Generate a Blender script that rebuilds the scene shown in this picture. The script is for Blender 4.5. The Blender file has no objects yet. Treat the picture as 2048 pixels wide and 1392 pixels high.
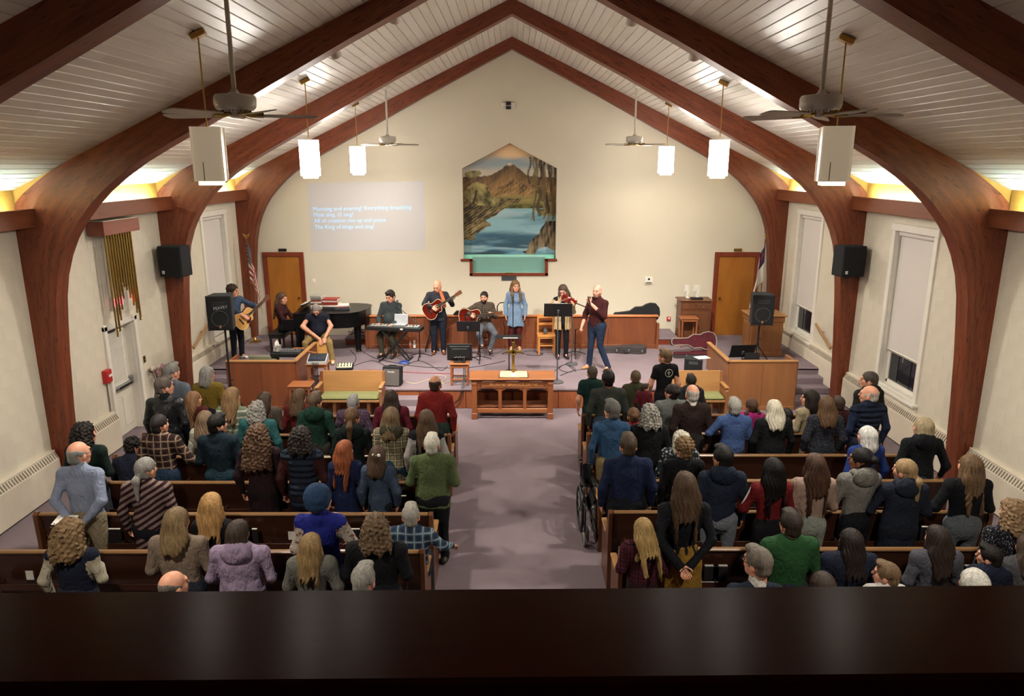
import bpy, math, random
import numpy as np
from mathutils import Vector, Matrix

SC = bpy.context.scene
COL = SC.collection
random.seed(7)
RNG = np.random.default_rng(11)
PI = math.pi

# ------------------------------------------------------------------ camera
FPX, PITCH, CAM_H = 1457.0, math.radians(14.1), 4.70
cam_d = bpy.data.cameras.new('camera')
cam_d.sensor_width = 36.0
cam_d.sensor_fit = 'HORIZONTAL'
cam_d.lens = FPX / 2048.0 * 36.0
cam_d.clip_start = 0.05
cam_d.clip_end = 100
cam = bpy.data.objects.new('camera', cam_d)
cam.location = (0, 0, CAM_H)
cam.rotation_euler = (PI / 2 - PITCH, 0, 0)
COL.objects.link(cam)
SC.camera = cam

# ------------------------------------------------------------------ world, exposure
SC.view_settings.view_transform = 'Standard'
SC.view_settings.look = 'None'
SC.view_settings.gamma = 1.0
SC.view_settings.use_curve_mapping = False
SC.view_settings.exposure = 1.88
world = bpy.data.worlds.new('night')
SC.world = world
world.use_nodes = True
world.node_tree.nodes['Background'].inputs[0].default_value = (0.02, 0.025, 0.04, 1)
world.node_tree.nodes['Background'].inputs[1].default_value = 0.3
SC.cycles.max_bounces = 6
SC.cycles.diffuse_bounces = 3
SC.cycles.glossy_bounces = 3
SC.cycles.transmission_bounces = 4
SC.cycles.transparent_max_bounces = 6
SC.cycles.caustics_reflective = False
SC.cycles.caustics_refractive = False
SC.cycles.sample_clamp_indirect = 4.0
SC.cycles.use_denoising = True
SC.cycles.use_adaptive_sampling = True
SC.cycles.adaptive_threshold = 0.05
SC.cycles.adaptive_min_samples = 20

PENDANT_GLOW, DOWNLIGHT_W, COVE_GLOW, SPOT_W = 10.2, 40.0, 52.0, 520.0


# ------------------------------------------------------------------ helpers
def at(px, py, Y):
    """Point of the place seen at photo pixel (px, py) at distance Y down the hall."""
    u, v = (px - 1024) / FPX, (py - 696) / FPX
    c, s = math.cos(PITCH), math.sin(PITCH)
    t = Y / (c - v * s)
    return Vector((u * t, Y, CAM_H + t * (-s - v * c)))


def on(px, py, z):
    """Point of the place seen at photo pixel (px, py) on the level z."""
    u, v = (px - 1024) / FPX, (py - 696) / FPX
    c, s = math.cos(PITCH), math.sin(PITCH)
    t = (z - CAM_H) / (-s - v * c)
    return Vector((u * t, t * (c - v * s), z))


def lin(h):
    h = h.lstrip('#')
    o = []
    for i in (0, 2, 4):
        x = int(h[i:i + 2], 16) / 255
        o.append(x / 12.92 if x <= 0.04045 else ((x + 0.055) / 1.055) ** 2.4)
    return tuple(o)


MATS = {}


class NT:
    def __init__(s, name):
        s.m = bpy.data.materials.new(name)
        s.m.use_nodes = True
        s.t = s.m.node_tree
        s.b = s.t.nodes['Principled BSDF']

    def n(s, kind, **kw):
        nd = s.t.nodes.new(kind)
        for k, v in kw.items():
            if k.startswith('_'):
                setattr(nd, k[1:], v)
            else:
                key = int(k[1:]) if k[0] == 'i' and k[1:].isdigit() else k.replace('_', ' ')
                nd.inputs[key].default_value = v
        return nd

    def l(s, a, ao, b, bi):
        s.t.links.new(a.outputs[ao], b.inputs[bi])

    def coords(s, scale=(1, 1, 1), rot=(0, 0, 0), kind='Object'):
        tc = s.n('ShaderNodeTexCoord')
        mp = s.n('ShaderNodeMapping')
        mp.inputs['Scale'].default_value = scale
        mp.inputs['Rotation'].default_value = rot
        s.l(tc, kind, mp, 'Vector')
        return mp

    def ramp(s, stops, src=None, so=0, interp='LINEAR'):
        r = s.n('ShaderNodeValToRGB')
        r.color_ramp.interpolation = interp
        e = r.color_ramp.elements
        while len(e) < len(stops):
            e.new(0.5)
        for k, (p, c) in enumerate(stops):
            e[k].position = p
            e[k].color = (*c, 1)
        if src is not None:
            s.l(src, so, r, 'Fac')
        return r

    def bump(s, src, so, dist, strength=0.5):
        bm = s.n('ShaderNodeBump')
        bm.inputs['Strength'].default_value = strength
        bm.inputs['Distance'].default_value = dist
        s.l(src, so, bm, 'Height')
        if s.b.inputs['Normal'].is_linked:
            s.t.links.new(s.b.inputs['Normal'].links[0].from_socket, bm.inputs['Normal'])
        s.l(bm, 'Normal', s.b, 'Normal')


def shade(c, f):
    return tuple(min(1, max(0, x * f)) for x in c)


def plain(name, col, rough=0.6, metal=0.0, var=0.12, scale=6.0, spec=0.4, bump=0.0):
    if name in MATS:
        return MATS[name]
    c = lin(col) if isinstance(col, str) else col
    m = NT(name)
    mp = m.coords((scale,) * 3)
    nz = m.n('ShaderNodeTexNoise', Scale=1.0, Detail=3.0)
    m.l(mp, 0, nz, 'Vector')
    r = m.ramp([(0.3, shade(c, 1 - var)), (0.7, shade(c, 1 + var))], nz)
    m.l(r, 0, m.b, 'Base Color')
    m.b.inputs['Roughness'].default_value = rough
    m.b.inputs['Metallic'].default_value = metal
    m.b.inputs['Specular IOR Level'].default_value = spec
    if bump:
        n2 = m.n('ShaderNodeTexNoise', Scale=12.0, Detail=2.0)
        m.l(mp, 0, n2, 'Vector')
        m.bump(n2, 0, bump)
    MATS[name] = m.m
    return m.m


def wood(name, c1, c2, axis='Z', rough=0.45, scale=9.0, stretch=14.0, spec=0.4, streak=None):
    """Grain running along AXIS of the object's own coordinates."""
    if name in MATS:
        return MATS[name]
    m = NT(name)
    sc = [scale] * 3
    sc['XYZ'.index(axis)] = scale / stretch
    mp = m.coords(tuple(sc))
    nz = m.n('ShaderNodeTexNoise', Scale=1.0, Detail=5.0, Roughness=0.65, Distortion=0.35)
    m.l(mp, 0, nz, 'Vector')
    a, b = lin(c1), lin(c2)
    stops = [(0.3, a), (0.68, b)]
    r = m.ramp(stops, nz)
    out = r
    if streak:
        sc2 = [scale * 3.5] * 3
        sc2['XYZ'.index(axis)] = scale / 9
        mp2 = m.coords(tuple(sc2))
        n2 = m.n('ShaderNodeTexNoise', Scale=1.0, Detail=2.0)
        m.l(mp2, 0, n2, 'Vector')
        r2 = m.ramp([(0.66, (0, 0, 0)), (0.74, (1, 1, 1))], n2)
        mx = m.n('ShaderNodeMix', _data_type='RGBA')
        m.l(r2, 0, mx, 0)
        m.l(r, 0, mx, 6)
        mx.inputs[7].default_value = (*lin(streak), 1)
        m.l(mx, 2, m.b, 'Base Color')
    else:
        m.l(out, 0, m.b, 'Base Color')
    m.b.inputs['Roughness'].default_value = rough
    m.b.inputs['Specular IOR Level'].default_value = spec
    m.bump(nz, 0, 0.0015, 0.25)
    MATS[name] = m.m
    return m.m


def emit(name, col, strength, base=None):
    if name in MATS:
        return MATS[name]
    m = NT(name)
    c = lin(col) if isinstance(col, str) else col
    m.b.inputs['Base Color'].default_value = (*(lin(base) if base else c), 1)
    m.b.inputs['Emission Color'].default_value = (*c, 1)
    m.b.inputs['Emission Strength'].default_value = strength
    m.b.inputs['Roughness'].default_value = 0.5
    MATS[name] = m.m
    return m.m


# ------------------------------------------------------------------ mesh collector
class MB:
    def __init__(s):
        s.v, s.f = [], []

    def add(s, vs, fs):
        o = len(s.v)
        s.v += [tuple(p) for p in vs]
        s.f += [tuple(i + o for i in f) for f in fs]
        return s

    def box(s, c, d, b=0.0, rot=None):
        """Box centred at c, full sizes d, chamfer b, optional rotation matrix."""
        hx, hy, hz = d[0] / 2, d[1] / 2, d[2] / 2
        b = min(b, hx * .9, hy * .9, hz * .9)
        vs, fs = [], []
        if b <= 0:
            vs = [(x * hx, y * hy, z * hz) for x in (-1, 1) for y in (-1, 1) for z in (-1, 1)]
            fs = [(0, 1, 3, 2), (4, 6, 7, 5), (0, 4, 5, 1), (2, 3, 7, 6), (0, 2, 6, 4), (1, 5, 7, 3)]
        else:
            idx = {}
            for x in (-1, 1):
                for y in (-1, 1):
                    for z in (-1, 1):
                        for a in range(3):
                            p = [x * hx, y * hy, z * hz]
                            for k in range(3):
                                if k != a:
                                    p[k] -= (x, y, z)[k] * b
                            idx[(x, y, z, a)] = len(vs)
                            vs.append(tuple(p))
            for a in range(3):
                o1, o2 = [k for k in range(3) if k != a]
                for sg in (-1, 1):
                    q = []
                    for s1, s2 in ((-1, -1), (1, -1), (1, 1), (-1, 1)):
                        k = [0, 0, 0]
                        k[a], k[o1], k[o2] = sg, s1, s2
                        q.append(idx[(*k, a)])
                    fs.append(tuple(q))
            for a in range(3):
                o1, o2 = [k for k in range(3) if k != a]
                for s1 in (-1, 1):
                    for s2 in (-1, 1):
                        k0, k1 = [0, 0, 0], [0, 0, 0]
                        k0[a], k1[a] = -1, 1
                        k0[o1] = k1[o1] = s1
                        k0[o2] = k1[o2] = s2
                        fs.append((idx[(*k0, o1)], idx[(*k1, o1)], idx[(*k1, o2)], idx[(*k0, o2)]))
            for x in (-1, 1):
                for y in (-1, 1):
                    for z in (-1, 1):
                        fs.append(tuple(idx[(x, y, z, a)] for a in range(3)))
        if rot is not None:
            vs = [rot @ Vector(p) for p in vs]
        return s.add([(p[0] + c[0], p[1] + c[1], p[2] + c[2]) for p in vs], fs)

    def cyl(s, p0, p1, r0, r1=None, n=12, caps=True):
        r1 = r0 if r1 is None else r1
        return s.tube([p0, p1], [r0, r1], n, caps)

    def tube(s, pts, r, n=8, caps=True):
        pts = [Vector(p) for p in pts]
        rs = r if isinstance(r, (list, tuple)) else [r] * len(pts)
        vs, fs = [], []
        up = None
        for i, p in enumerate(pts):
            d = (pts[min(i + 1, len(pts) - 1)] - pts[max(i - 1, 0)])
            d = d.normalized() if d.length > 1e-9 else Vector((0, 0, 1))
            if up is None:
                up = Vector((1, 0, 0)) if abs(d.x) < .8 else Vector((0, 1, 0))
            a = (up - d * up.dot(d)).normalized()
            up = a
            b = d.cross(a)
            for k in range(n):
                t = 2 * PI * k / n
                vs.append(p + (a * math.cos(t) + b * math.sin(t)) * rs[i])
        for i in range(len(pts) - 1):
            for k in range(n):
                fs.append((i * n + k, i * n + (k + 1) % n, (i + 1) * n + (k + 1) % n, (i + 1) * n + k))
        if caps:
            fs.append(tuple(range(n - 1, -1, -1)))
            fs.append(tuple((len(pts) - 1) * n + k for k in range(n)))
        return s.add(vs, fs)

    def lathe(s, prof, n=20, o=(0, 0, 0), close=True):
        vs, fs = [], []
        for r, z in prof:
            for k in range(n):
                t = 2 * PI * k / n
                vs.append((o[0] + r * math.cos(t), o[1] + r * math.sin(t), o[2] + z))
        for i in range(len(prof) - 1):
            for k in range(n):
                fs.append((i * n + k, i * n + (k + 1) % n, (i + 1) * n + (k + 1) % n, (i + 1) * n + k))
        if close:
            fs.append(tuple(range(n - 1, -1, -1)))
            fs.append(tuple((len(prof) - 1) * n + k for k in range(n)))
        return s.add(vs, fs)

    def prism(s, poly, axis, a, b):
        """Polygon (2-D, in the other two axes' order) extruded along axis from a to b."""
        n = len(poly)

        def mk(p, t):
            return {'X': (t, p[0], p[1]), 'Y': (p[0], t, p[1]), 'Z': (p[0], p[1], t)}[axis]
        vs = [mk(p, a) for p in poly] + [mk(p, b) for p in poly]
        fs = [tuple(range(n)), tuple(range(2 * n - 1, n - 1, -1))]
        for k in range(n):
            fs.append((k, k + n, (k + 1) % n + n, (k + 1) % n))
        return s.add(vs, fs)

    def strip(s, prof_a, prof_b):
        n = len(prof_a)
        return s.add(list(prof_a) + list(prof_b), [(k, k + 1, n + k + 1, n + k) for k in range(n - 1)])

    def ball(s, c, r, n=10, sc=(1, 1, 1)):
        vs, fs = [], []
        m = max(4, n // 2)
        for i in range(1, m):
            ph = PI * i / m
            for k in range(n):
                t = 2 * PI * k / n
                vs.append((c[0] + r * sc[0] * math.sin(ph) * math.cos(t), c[1] + r * sc[1] * math.sin(ph) * math.sin(t), c[2] + r * sc[2] * math.cos(ph)))
        top, bot = len(vs), len(vs) + 1
        vs += [(c[0], c[1], c[2] + r * sc[2]), (c[0], c[1], c[2] - r * sc[2])]
        for i in range(m - 2):
            for k in range(n):
                fs.append((i * n + k, (i + 1) * n + k, (i + 1) * n + (k + 1) % n, i * n + (k + 1) % n))
        for k in range(n):
            fs.append((top, k, (k + 1) % n))
            fs.append((bot, (m - 2) * n + (k + 1) % n, (m - 2) * n + k))
        return s.add(vs, fs)

    def mesh(s, name, smooth=False, fix=True):
        me = bpy.data.meshes.new(name)
        me.from_pydata(s.v, [], s.f)
        if fix:
            import bmesh
            bm = bmesh.new()
            bm.from_mesh(me)
            bmesh.ops.recalc_face_normals(bm, faces=bm.faces)
            bm.to_mesh(me)
            bm.free()
        if smooth:
            me.polygons.foreach_set('use_smooth', [True] * len(me.polygons))
            try:
                me.set_sharp_from_angle(angle=math.radians(40))
            except Exception:
                pass
        return me

    def build(s, name, mat, parent=None, smooth=False, loc=None, rot=None):
        return obj(name, s.mesh(name, smooth), mat, parent, loc, rot)


def obj(name, me, mat, parent=None, loc=None, rot=None):
    o = bpy.data.objects.new(name, me)
    COL.objects.link(o)
    if mat is not None and me is not None and not me.materials:
        me.materials.append(mat)
    if parent is not None:
        o.parent = parent
    if loc is not None:
        o.location = loc
    if rot is not None:
        o.rotation_euler = rot
    return o


def thing(name, label, cat, loc=(0, 0, 0), rz=0.0, group=None, kind=None):
    o = bpy.data.objects.new(name, None)
    o.empty_display_size = 0.1
    COL.objects.link(o)
    o.location = loc
    o.rotation_euler = (0, 0, rz)
    return tag(o, label, cat, group, kind)


def tag(o, label=None, cat=None, group=None, kind=None):
    if label:
        o['label'] = label
    if cat:
        o['category'] = cat
    if group:
        o['group'] = group
    if kind:
        o['kind'] = kind
    return o


def structure(o, label=None, cat=None):
    return tag(o, label, cat, None, 'structure')


def copy_tree(o, parent=None):
    c = o.copy()
    COL.objects.link(c)
    c.parent = parent
    for ch in list(o.children):
        copy_tree(ch, c)
    return c


def text_mesh(txt, size, extrude=0.0, bold=False, align='CENTER'):
    cu = bpy.data.curves.new('lettering', 'FONT')
    cu.body = txt
    cu.size = size
    cu.extrude = extrude
    cu.align_x = align
    cu.align_y = 'CENTER'
    cu.resolution_u = 2
    if bold:
        cu.offset = size * 0.018
    o = bpy.data.objects.new('lettering_source', cu)
    COL.objects.link(o)
    me = bpy.data.meshes.new_from_object(o)
    bpy.data.objects.remove(o)
    bpy.data.curves.remove(cu)
    return me
# ------------------------------------------------------------------ materials of the building
M_CREAM = plain('cream_plaster', '#cfc6b2', 0.75, var=0.03, scale=0.7, spec=0.25)
M_BLOCK = plain('painted_block', '#d3cbb9', 0.55, var=0.03, scale=2.0, spec=0.35, bump=0.002)
M_MORTAR = plain('painted_joint', '#d0c8b6', 0.7, var=0.03, spec=0.2)
M_TRIM = plain('white_trim', '#e2ddd2', 0.4, var=0.03)
M_HEATER = plain('heater_enamel', '#d6cbb8', 0.45, var=0.03)
M_DARKGAP = plain('dark_gap', '#3a352e', 0.8)
M_NIGHT = plain('night_glass', '#20232a', 0.08, var=0.05, spec=0.6)
M_BLIND = plain('roller_blind_cloth', '#d2ccc6', 0.8, var=0.03, scale=1.0)
M_BRASS = plain('brass', '#b08d4a', 0.28, 1.0, var=0.05)
M_BRASSDARK = plain('aged_brass', '#9a7d3a', 0.3, 0.9, var=0.15)
M_STEEL = plain('steel', '#a8a8a8', 0.3, 0.9, var=0.05)
M_BLACK = plain('black_plastic', '#151516', 0.45, var=0.1)
M_BLACKMAT = plain('black_matt', '#17171a', 0.85, var=0.15, scale=40)
M_GREYDARK = plain('dark_grey_plastic', '#3b3d40', 0.5)
M_CASING = wood('casing_wood', '#6e2c18', '#7f3a22', 'Z', 0.4, 8)
M_STAGEWOOD = wood('stage_wood', '#7e4326', '#925432', 'Z', 0.38, 7, 10)
M_RAILWOOD = wood('rail_wood', '#6a3a24', '#7e482c', 'Z', 0.36, 6, 9)
M_OAK = wood('honey_oak', '#94683e', '#a67a4a', 'X', 0.4, 7, 10)
M_OAKZ = wood('honey_oak_upright', '#835434', '#94643c', 'Z', 0.4, 7, 10)
M_DOORWOOD = wood('door_birch', '#8f561c', '#a86c2a', 'Z', 0.35, 3.2, 5)
M_TABLE = wood('table_wood', '#8c5230', '#a0663e', 'X', 0.32, 7, 12)
M_TABLEZ = wood('table_wood_upright', '#824829', '#945a36', 'Z', 0.34, 7, 12)
M_PEW = wood('pew_walnut', '#2c170d', '#40241a', 'X', 0.3, 6, 12)
M_PEWEND = wood('pew_end_walnut', '#54301c', '#684026', 'Z', 0.3, 6, 10)
M_PEWCAP = wood('pew_cap_walnut', '#6a4a2e', '#80603e', 'X', 0.28, 6, 14)
M_FASCIA = wood('fascia_pine', '#a87a34', '#bd9048', 'Y', 0.5, 5, 10)
M_VALANCE = wood('valance_fir', '#6d3a24', '#80482e', 'Y', 0.42, 6, 12)
M_RAILCAP = wood('parapet_walnut', '#34130b', '#3d170d', 'X', 0.25, 5, 14, spec=0.0025)


def carpet_mat():
    m = NT('mauve_carpet')
    mp = m.coords((1, 1, 1))
    n1 = m.n('ShaderNodeTexNoise', Scale=240.0, Detail=1.0)
    n2 = m.n('ShaderNodeTexNoise', Scale=1.3, Detail=3.0)
    m.l(mp, 0, n1, 'Vector')
    m.l(mp, 0, n2, 'Vector')
    c = lin('#7e7075')
    r1 = m.ramp([(0.25, shade(c, 0.82)), (0.75, shade(c, 1.18))], n1)
    r2 = m.ramp([(0.3, (0.88, 0.88, 0.88)), (0.7, (1.06, 1.06, 1.06))], n2)
    mx = m.n('ShaderNodeMix', _data_type='RGBA', _blend_type='MULTIPLY')
    mx.inputs[0].default_value = 1
    m.l(r1, 0, mx, 6)
    m.l(r2, 0, mx, 7)
    m.l(mx, 2, m.b, 'Base Color')
    m.b.inputs['Roughness'].default_value = 0.95
    m.b.inputs['Specular IOR Level'].default_value = 0.1
    m.bump(n1, 0, 0.004, 0.5)
    return m.m


M_CARPET = carpet_mat()


def plank_mat():
    m = NT('whitewashed_plank')
    oi = m.n('ShaderNodeObjectInfo')
    tc = m.n('ShaderNodeTexCoord')
    mp = m.n('ShaderNodeMapping')
    mp.inputs['Scale'].default_value = (22, 3.0, 22)
    m.l(tc, 'Object', mp, 'Vector')
    m.l(oi, 'Random', mp, 'Location')
    nz = m.n('ShaderNodeTexNoise', Scale=1.0, Detail=4.0, Roughness=0.7)
    m.l(mp, 0, nz, 'Vector')
    r = m.ramp([(0.28, lin('#c4bbae')), (0.45, lin('#dcd6cd')), (0.8, lin('#e4dfd7'))], nz)
    rr = m.ramp([(0.0, (0.88, 0.87, 0.85)), (1.0, (1.0, 1.0, 1.0))], oi, 'Random')
    mx = m.n('ShaderNodeMix', _data_type='RGBA', _blend_type='MULTIPLY')
    mx.inputs[0].default_value = 1
    m.l(r, 0, mx, 6)
    m.l(rr, 0, mx, 7)
    m.l(mx, 2, m.b, 'Base Color')
    m.b.inputs['Roughness'].default_value = 0.38
    m.b.inputs['Specular IOR Level'].default_value = 0.45
    m.bump(nz, 0, 0.004, 0.35)
    return m.m


M_PLANK = plank_mat()


def arch_mat():
    m = NT('laminated_fir')
    tc = m.n('ShaderNodeTexCoord')
    mp = m.n('ShaderNodeMapping')
    mp.inputs['Scale'].default_value = (1.3, 15, 1)
    m.l(tc, 'UV', mp, 'Vector')
    nz = m.n('ShaderNodeTexNoise', Scale=1.0, Detail=5.0, Roughness=0.65)
    m.l(mp, 0, nz, 'Vector')
    r = m.ramp([(0.3, lin('#5c2917')), (0.7, lin('#834327'))], nz)
    mp2 = m.n('ShaderNodeMapping')
    mp2.inputs['Scale'].default_value = (5.5, 42, 1)
    m.l(tc, 'UV', mp2, 'Vector')
    n2 = m.n('ShaderNodeTexNoise', Scale=1.0, Detail=1.0)
    m.l(mp2, 0, n2, 'Vector')
    r2 = m.ramp([(0.635, (0, 0, 0)), (0.70, (1, 1, 1))], n2)
    mx = m.n('ShaderNodeMix', _data_type='RGBA')
    m.l(r2, 0, mx, 0)
    m.l(r, 0, mx, 6)
    mx.inputs[7].default_value = (*lin('#3f1a0e'), 1)
    wv = m.n('ShaderNodeTexWave', Scale=1.0)
    wv.bands_direction = 'Y'
    mp3 = m.n('ShaderNodeMapping')
    mp3.inputs['Scale'].default_value = (0.02, 8.0, 1)
    m.l(tc, 'UV', mp3, 'Vector')
    m.l(mp3, 0, wv, 'Vector')
    r3 = m.ramp([(0.0, (0.86, 0.86, 0.86)), (0.12, (1, 1, 1))], wv)
    m2 = m.n('ShaderNodeMix', _data_type='RGBA', _blend_type='MULTIPLY')
    m2.inputs[0].default_value = 1
    m.l(mx, 2, m2, 6)
    m.l(r3, 0, m2, 7)
    m.l(m2, 2, m.b, 'Base Color')
    m.b.inputs['Roughness'].default_value = 0.42
    m.b.inputs['Specular IOR Level'].default_value = 0.4
    return m.m


M_ARCH = arch_mat()

# ------------------------------------------------------------------ main dimensions (metres)
WX, YF, ZS = 6.80, 18.45, 0.42            # side walls, front wall, stage level
RIDGE, SLOPE = 7.60, 0.478
ARCH_Y = [5.97, 10.06, 14.15, 18.19]
STAGE_Y = 13.76


def roof(x):
    return RIDGE - SLOPE * abs(x)


# floor
b = MB().box((0, 8.2, -0.1), (14.4, 21.5, 0.2))
structure(b.build('floor', M_CARPET), 'mauve grey carpet covering the hall floor', 'carpet')

# stage platform with its wooden front panels
st = thing('floor_stage', 'low carpeted stage with a wooden front panel and side steps', 'stage', (0, 0, 0), kind='structure')
MB().box((0, (STAGE_Y + YF) / 2 + .02, ZS - .03), (11.14, YF - STAGE_Y + .04, .06), .02).build('carpet_top', M_CARPET, st)
MB().box((0, (15.26 + YF) / 2, ZS - .035), (13.5, YF - 15.26, .066), .02).build('carpet_top', M_CARPET, st)
MB().box((0, (STAGE_Y + YF) / 2 + .06, .18), (11.05, YF - STAGE_Y - .06, .36)).build('core', M_STAGEWOOD, st)
px_ = -5.5
while px_ < 5.4:
    w_ = 0.915
    MB().box((px_ + w_ / 2, STAGE_Y + .035, .18), (w_ - .006, .03, .355), .004).build('front_panel', M_STAGEWOOD, st)
    px_ += w_ + .002
for sg in (-1, 1):
    for k, (y0, z1) in enumerate(((14.70, .14), (14.98, .28), (15.26, .42))):
        MB().box((sg * 6.15, y0 + .16, z1 / 2), (1.15, .32, z1), .015).build('step', M_CARPET, st)
for y0, z1 in ((13.26, .14), (13.51, .28)):
    MB().box((-2.05, y0 + .13, z1 / 2), (.78, .27, z1), .015).build('step', M_CARPET, st)

# raised wood-edged platform along the front wall
pf = thing('floor_platform', 'shallow carpeted platform along the front wall with brown riser', 'platform', kind='structure')
MB().box((0, 17.9, .565), (8.2, 1.1, .04), .012).build('carpet_top', M_CARPET, pf)
MB().box((0, 17.9, .48), (8.16, 1.06, .13)).build('riser', M_CASING, pf)

# front wall with the gabled baptistry opening
HX0, HX1, HA = -1.225, 1.105, -0.06
fw = MB()
Y0, Y1 = YF, YF + .32


def fwp(poly):
    fw.prism(poly, 'Y', Y0, Y1)


fwp([(-6.95, -.1), (HX0, -.1), (HX0, roof(HX0) + .05), (-6.95, roof(6.95) + .05)])
fwp([(HX1, -.1), (6.95, -.1), (6.95, roof(6.95) + .05), (HX1, roof(HX1) + .05)])
fwp([(HX0, -.1), (HX1, -.1), (HX1, 2.37), (.84, 2.37), (.84, 2.03), (-1.0, 2.03), (-1.0, 2.37), (HX0, 2.37)])
fwp([(HX0, 4.62), (HA, 5.22), (HA, RIDGE + .08), (HX0, roof(HX0) + .05)])
fwp([(HA, 5.22), (HX1, 4.62), (HX1, roof(HX1) + .05), (0, RIDGE + .08), (HA, RIDGE + .08)])
structure(fw.build('wall_front', M_CREAM), 'smooth cream plaster gable wall behind the stage', 'wall')
structure(MB().box((0, 19.6, 3.7), (6, .1, 5)).build('wall_baptistry', M_CREAM), 'plain wall closing the niche behind the mural', 'wall')

# rear wall and balcony behind the camera
structure(MB().box((0, -2.6, 3.7), (14.4, .2, 8.2)).build('wall_rear', M_CREAM), 'cream wall at the rear of the balcony', 'wall')
structure(MB().box((0, -.75, 2.85), (13.9, 3.6, .2)).build('floor_balcony', M_CARPET), 'carpeted balcony floor', 'floor')
pr = thing('balcony_parapet', 'dark glossy wooden parapet cap along the balcony front', 'parapet', (0, 1.17, 3.956), math.radians(.75), kind='structure')
th_ = math.atan(.287)
rm = Matrix.Rotation(-th_, 3, 'X')
MB().box((0, -.1875, .0538 - .02), (13.4, .392, .04), .006, rm).build('parapet_cap', M_RAILCAP, pr)
MB().box((0, -.06, -.62), (13.4, .07, 1.2)).build('front_panel', M_RAILCAP, pr)
MB().box((0, -.375, .0), (13.4, .03, .16), .004).build('inner_lip', M_RAILCAP, pr)


# ------------------------------------------------------------------ side walls of painted block
def rects_minus(y0, y1, z0, z1, holes):
    out = [(y0, y1, z0, z1)]
    for (a, b_, c, d) in holes:
        nxt = []
        for (p, q, r, s_) in out:
            if b_ <= p or a >= q or d <= r or c >= s_:
                nxt.append((p, q, r, s_))
                continue
            if p < a:
                nxt.append((p, a, r, s_))
            if q > b_:
                nxt.append((b_, q, r, s_))
            m0, m1 = max(p, a), min(q, b_)
            if r < c:
                nxt.append((m0, m1, r, c))
            if s_ > d:
                nxt.append((m0, m1, d, s_))
        out = nxt
    return out


HOLES = {-1: [(11.86, 12.76, 0.0, 2.0), (16.10, 17.38, .8, 3.6)], 1: [(11.72, 12.98, .8, 3.6), (16.10, 17.38, .8, 3.6)]}
BLOCK_CACHE = {}


def block_mesh(l, h):
    k = (round(l, 3), round(h, 3))
    if k not in BLOCK_CACHE:
        BLOCK_CACHE[k] = MB().box((0, 0, 0), (.03, l - .003, h - .003), .001).mesh('block')
        BLOCK_CACHE[k].materials.append(M_BLOCK)
    return BLOCK_CACHE[k]


for sg, side in ((-1, 'left'), (1, 'right')):
    w = thing('wall_' + side, 'cream painted concrete block side wall on the %s with timber arches' % ('door side' if sg < 0 else 'window side'), 'wall', kind='structure')
    m = MB()
    for (p, q, r, s_) in rects_minus(-2.6, YF, 0.0, roof(6.95) + .1, HOLES[sg]):
        m.box((sg * (WX + .1145), (p + q) / 2, (r + s_) / 2), (.24, q - p, s_ - r))
    m.build('backing', M_MORTAR, w)
    rest = MB()
    n = 0
    for row in range(21):
        z0, z1 = row * .2, row * .2 + .2
        y = 5.9 - (.2 if row % 2 else 0)
        while y < YF:
            for (p, q, r, s_) in rects_minus(y, min(y + .4, YF), z0, z1, HOLES[sg]):
                if q - p < .03:
                    continue
                c = (sg * (WX + .008), (p + q) / 2, (r + s_) / 2)
                if 8.5 < y < 14.1 and n < 300 and z1 > .5:
                    n += 1
                    obj('block', block_mesh(q - p, s_ - r), M_BLOCK, w, c)
                else:
                    rest.box(c, (.03, q - p - .003, s_ - r - .003), .001)
            y += .4
    o = rest.build('block_field', M_BLOCK, w)
    o['kind'] = 'stuff'

# ------------------------------------------------------------------ plank ceiling
M_ROOF = plain('roof_deck', '#6d665c', 0.9)
pl_w = 7.537 / 54
sl = math.atan(SLOPE)
plank = MB().add(
    [(-pl_w / 2 + .002, -.5, .012), (-pl_w / 2 + .002, -.5, -.004), (-pl_w / 2 + .009, -.5, -.012), (pl_w / 2 - .009, -.5, -.012), (pl_w / 2 - .002, -.5, -.004), (pl_w / 2 - .002, -.5, .012),
     (-pl_w / 2 + .002, .5, .012), (-pl_w / 2 + .002, .5, -.004), (-pl_w / 2 + .009, .5, -.012), (pl_w / 2 - .009, .5, -.012), (pl_w / 2 - .002, .5, -.004), (pl_w / 2 - .002, .5, .012)],
    [(0, 1, 2, 3, 4, 5), (6, 7, 8, 9, 10, 11), (0, 1, 7, 6), (1, 2, 8, 7), (2, 3, 9, 8), (3, 4, 10, 9), (4, 5, 11, 10), (5, 0, 6, 11)]).mesh('plank')
plank.materials.append(M_PLANK)
rp = random.Random(3)
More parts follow.
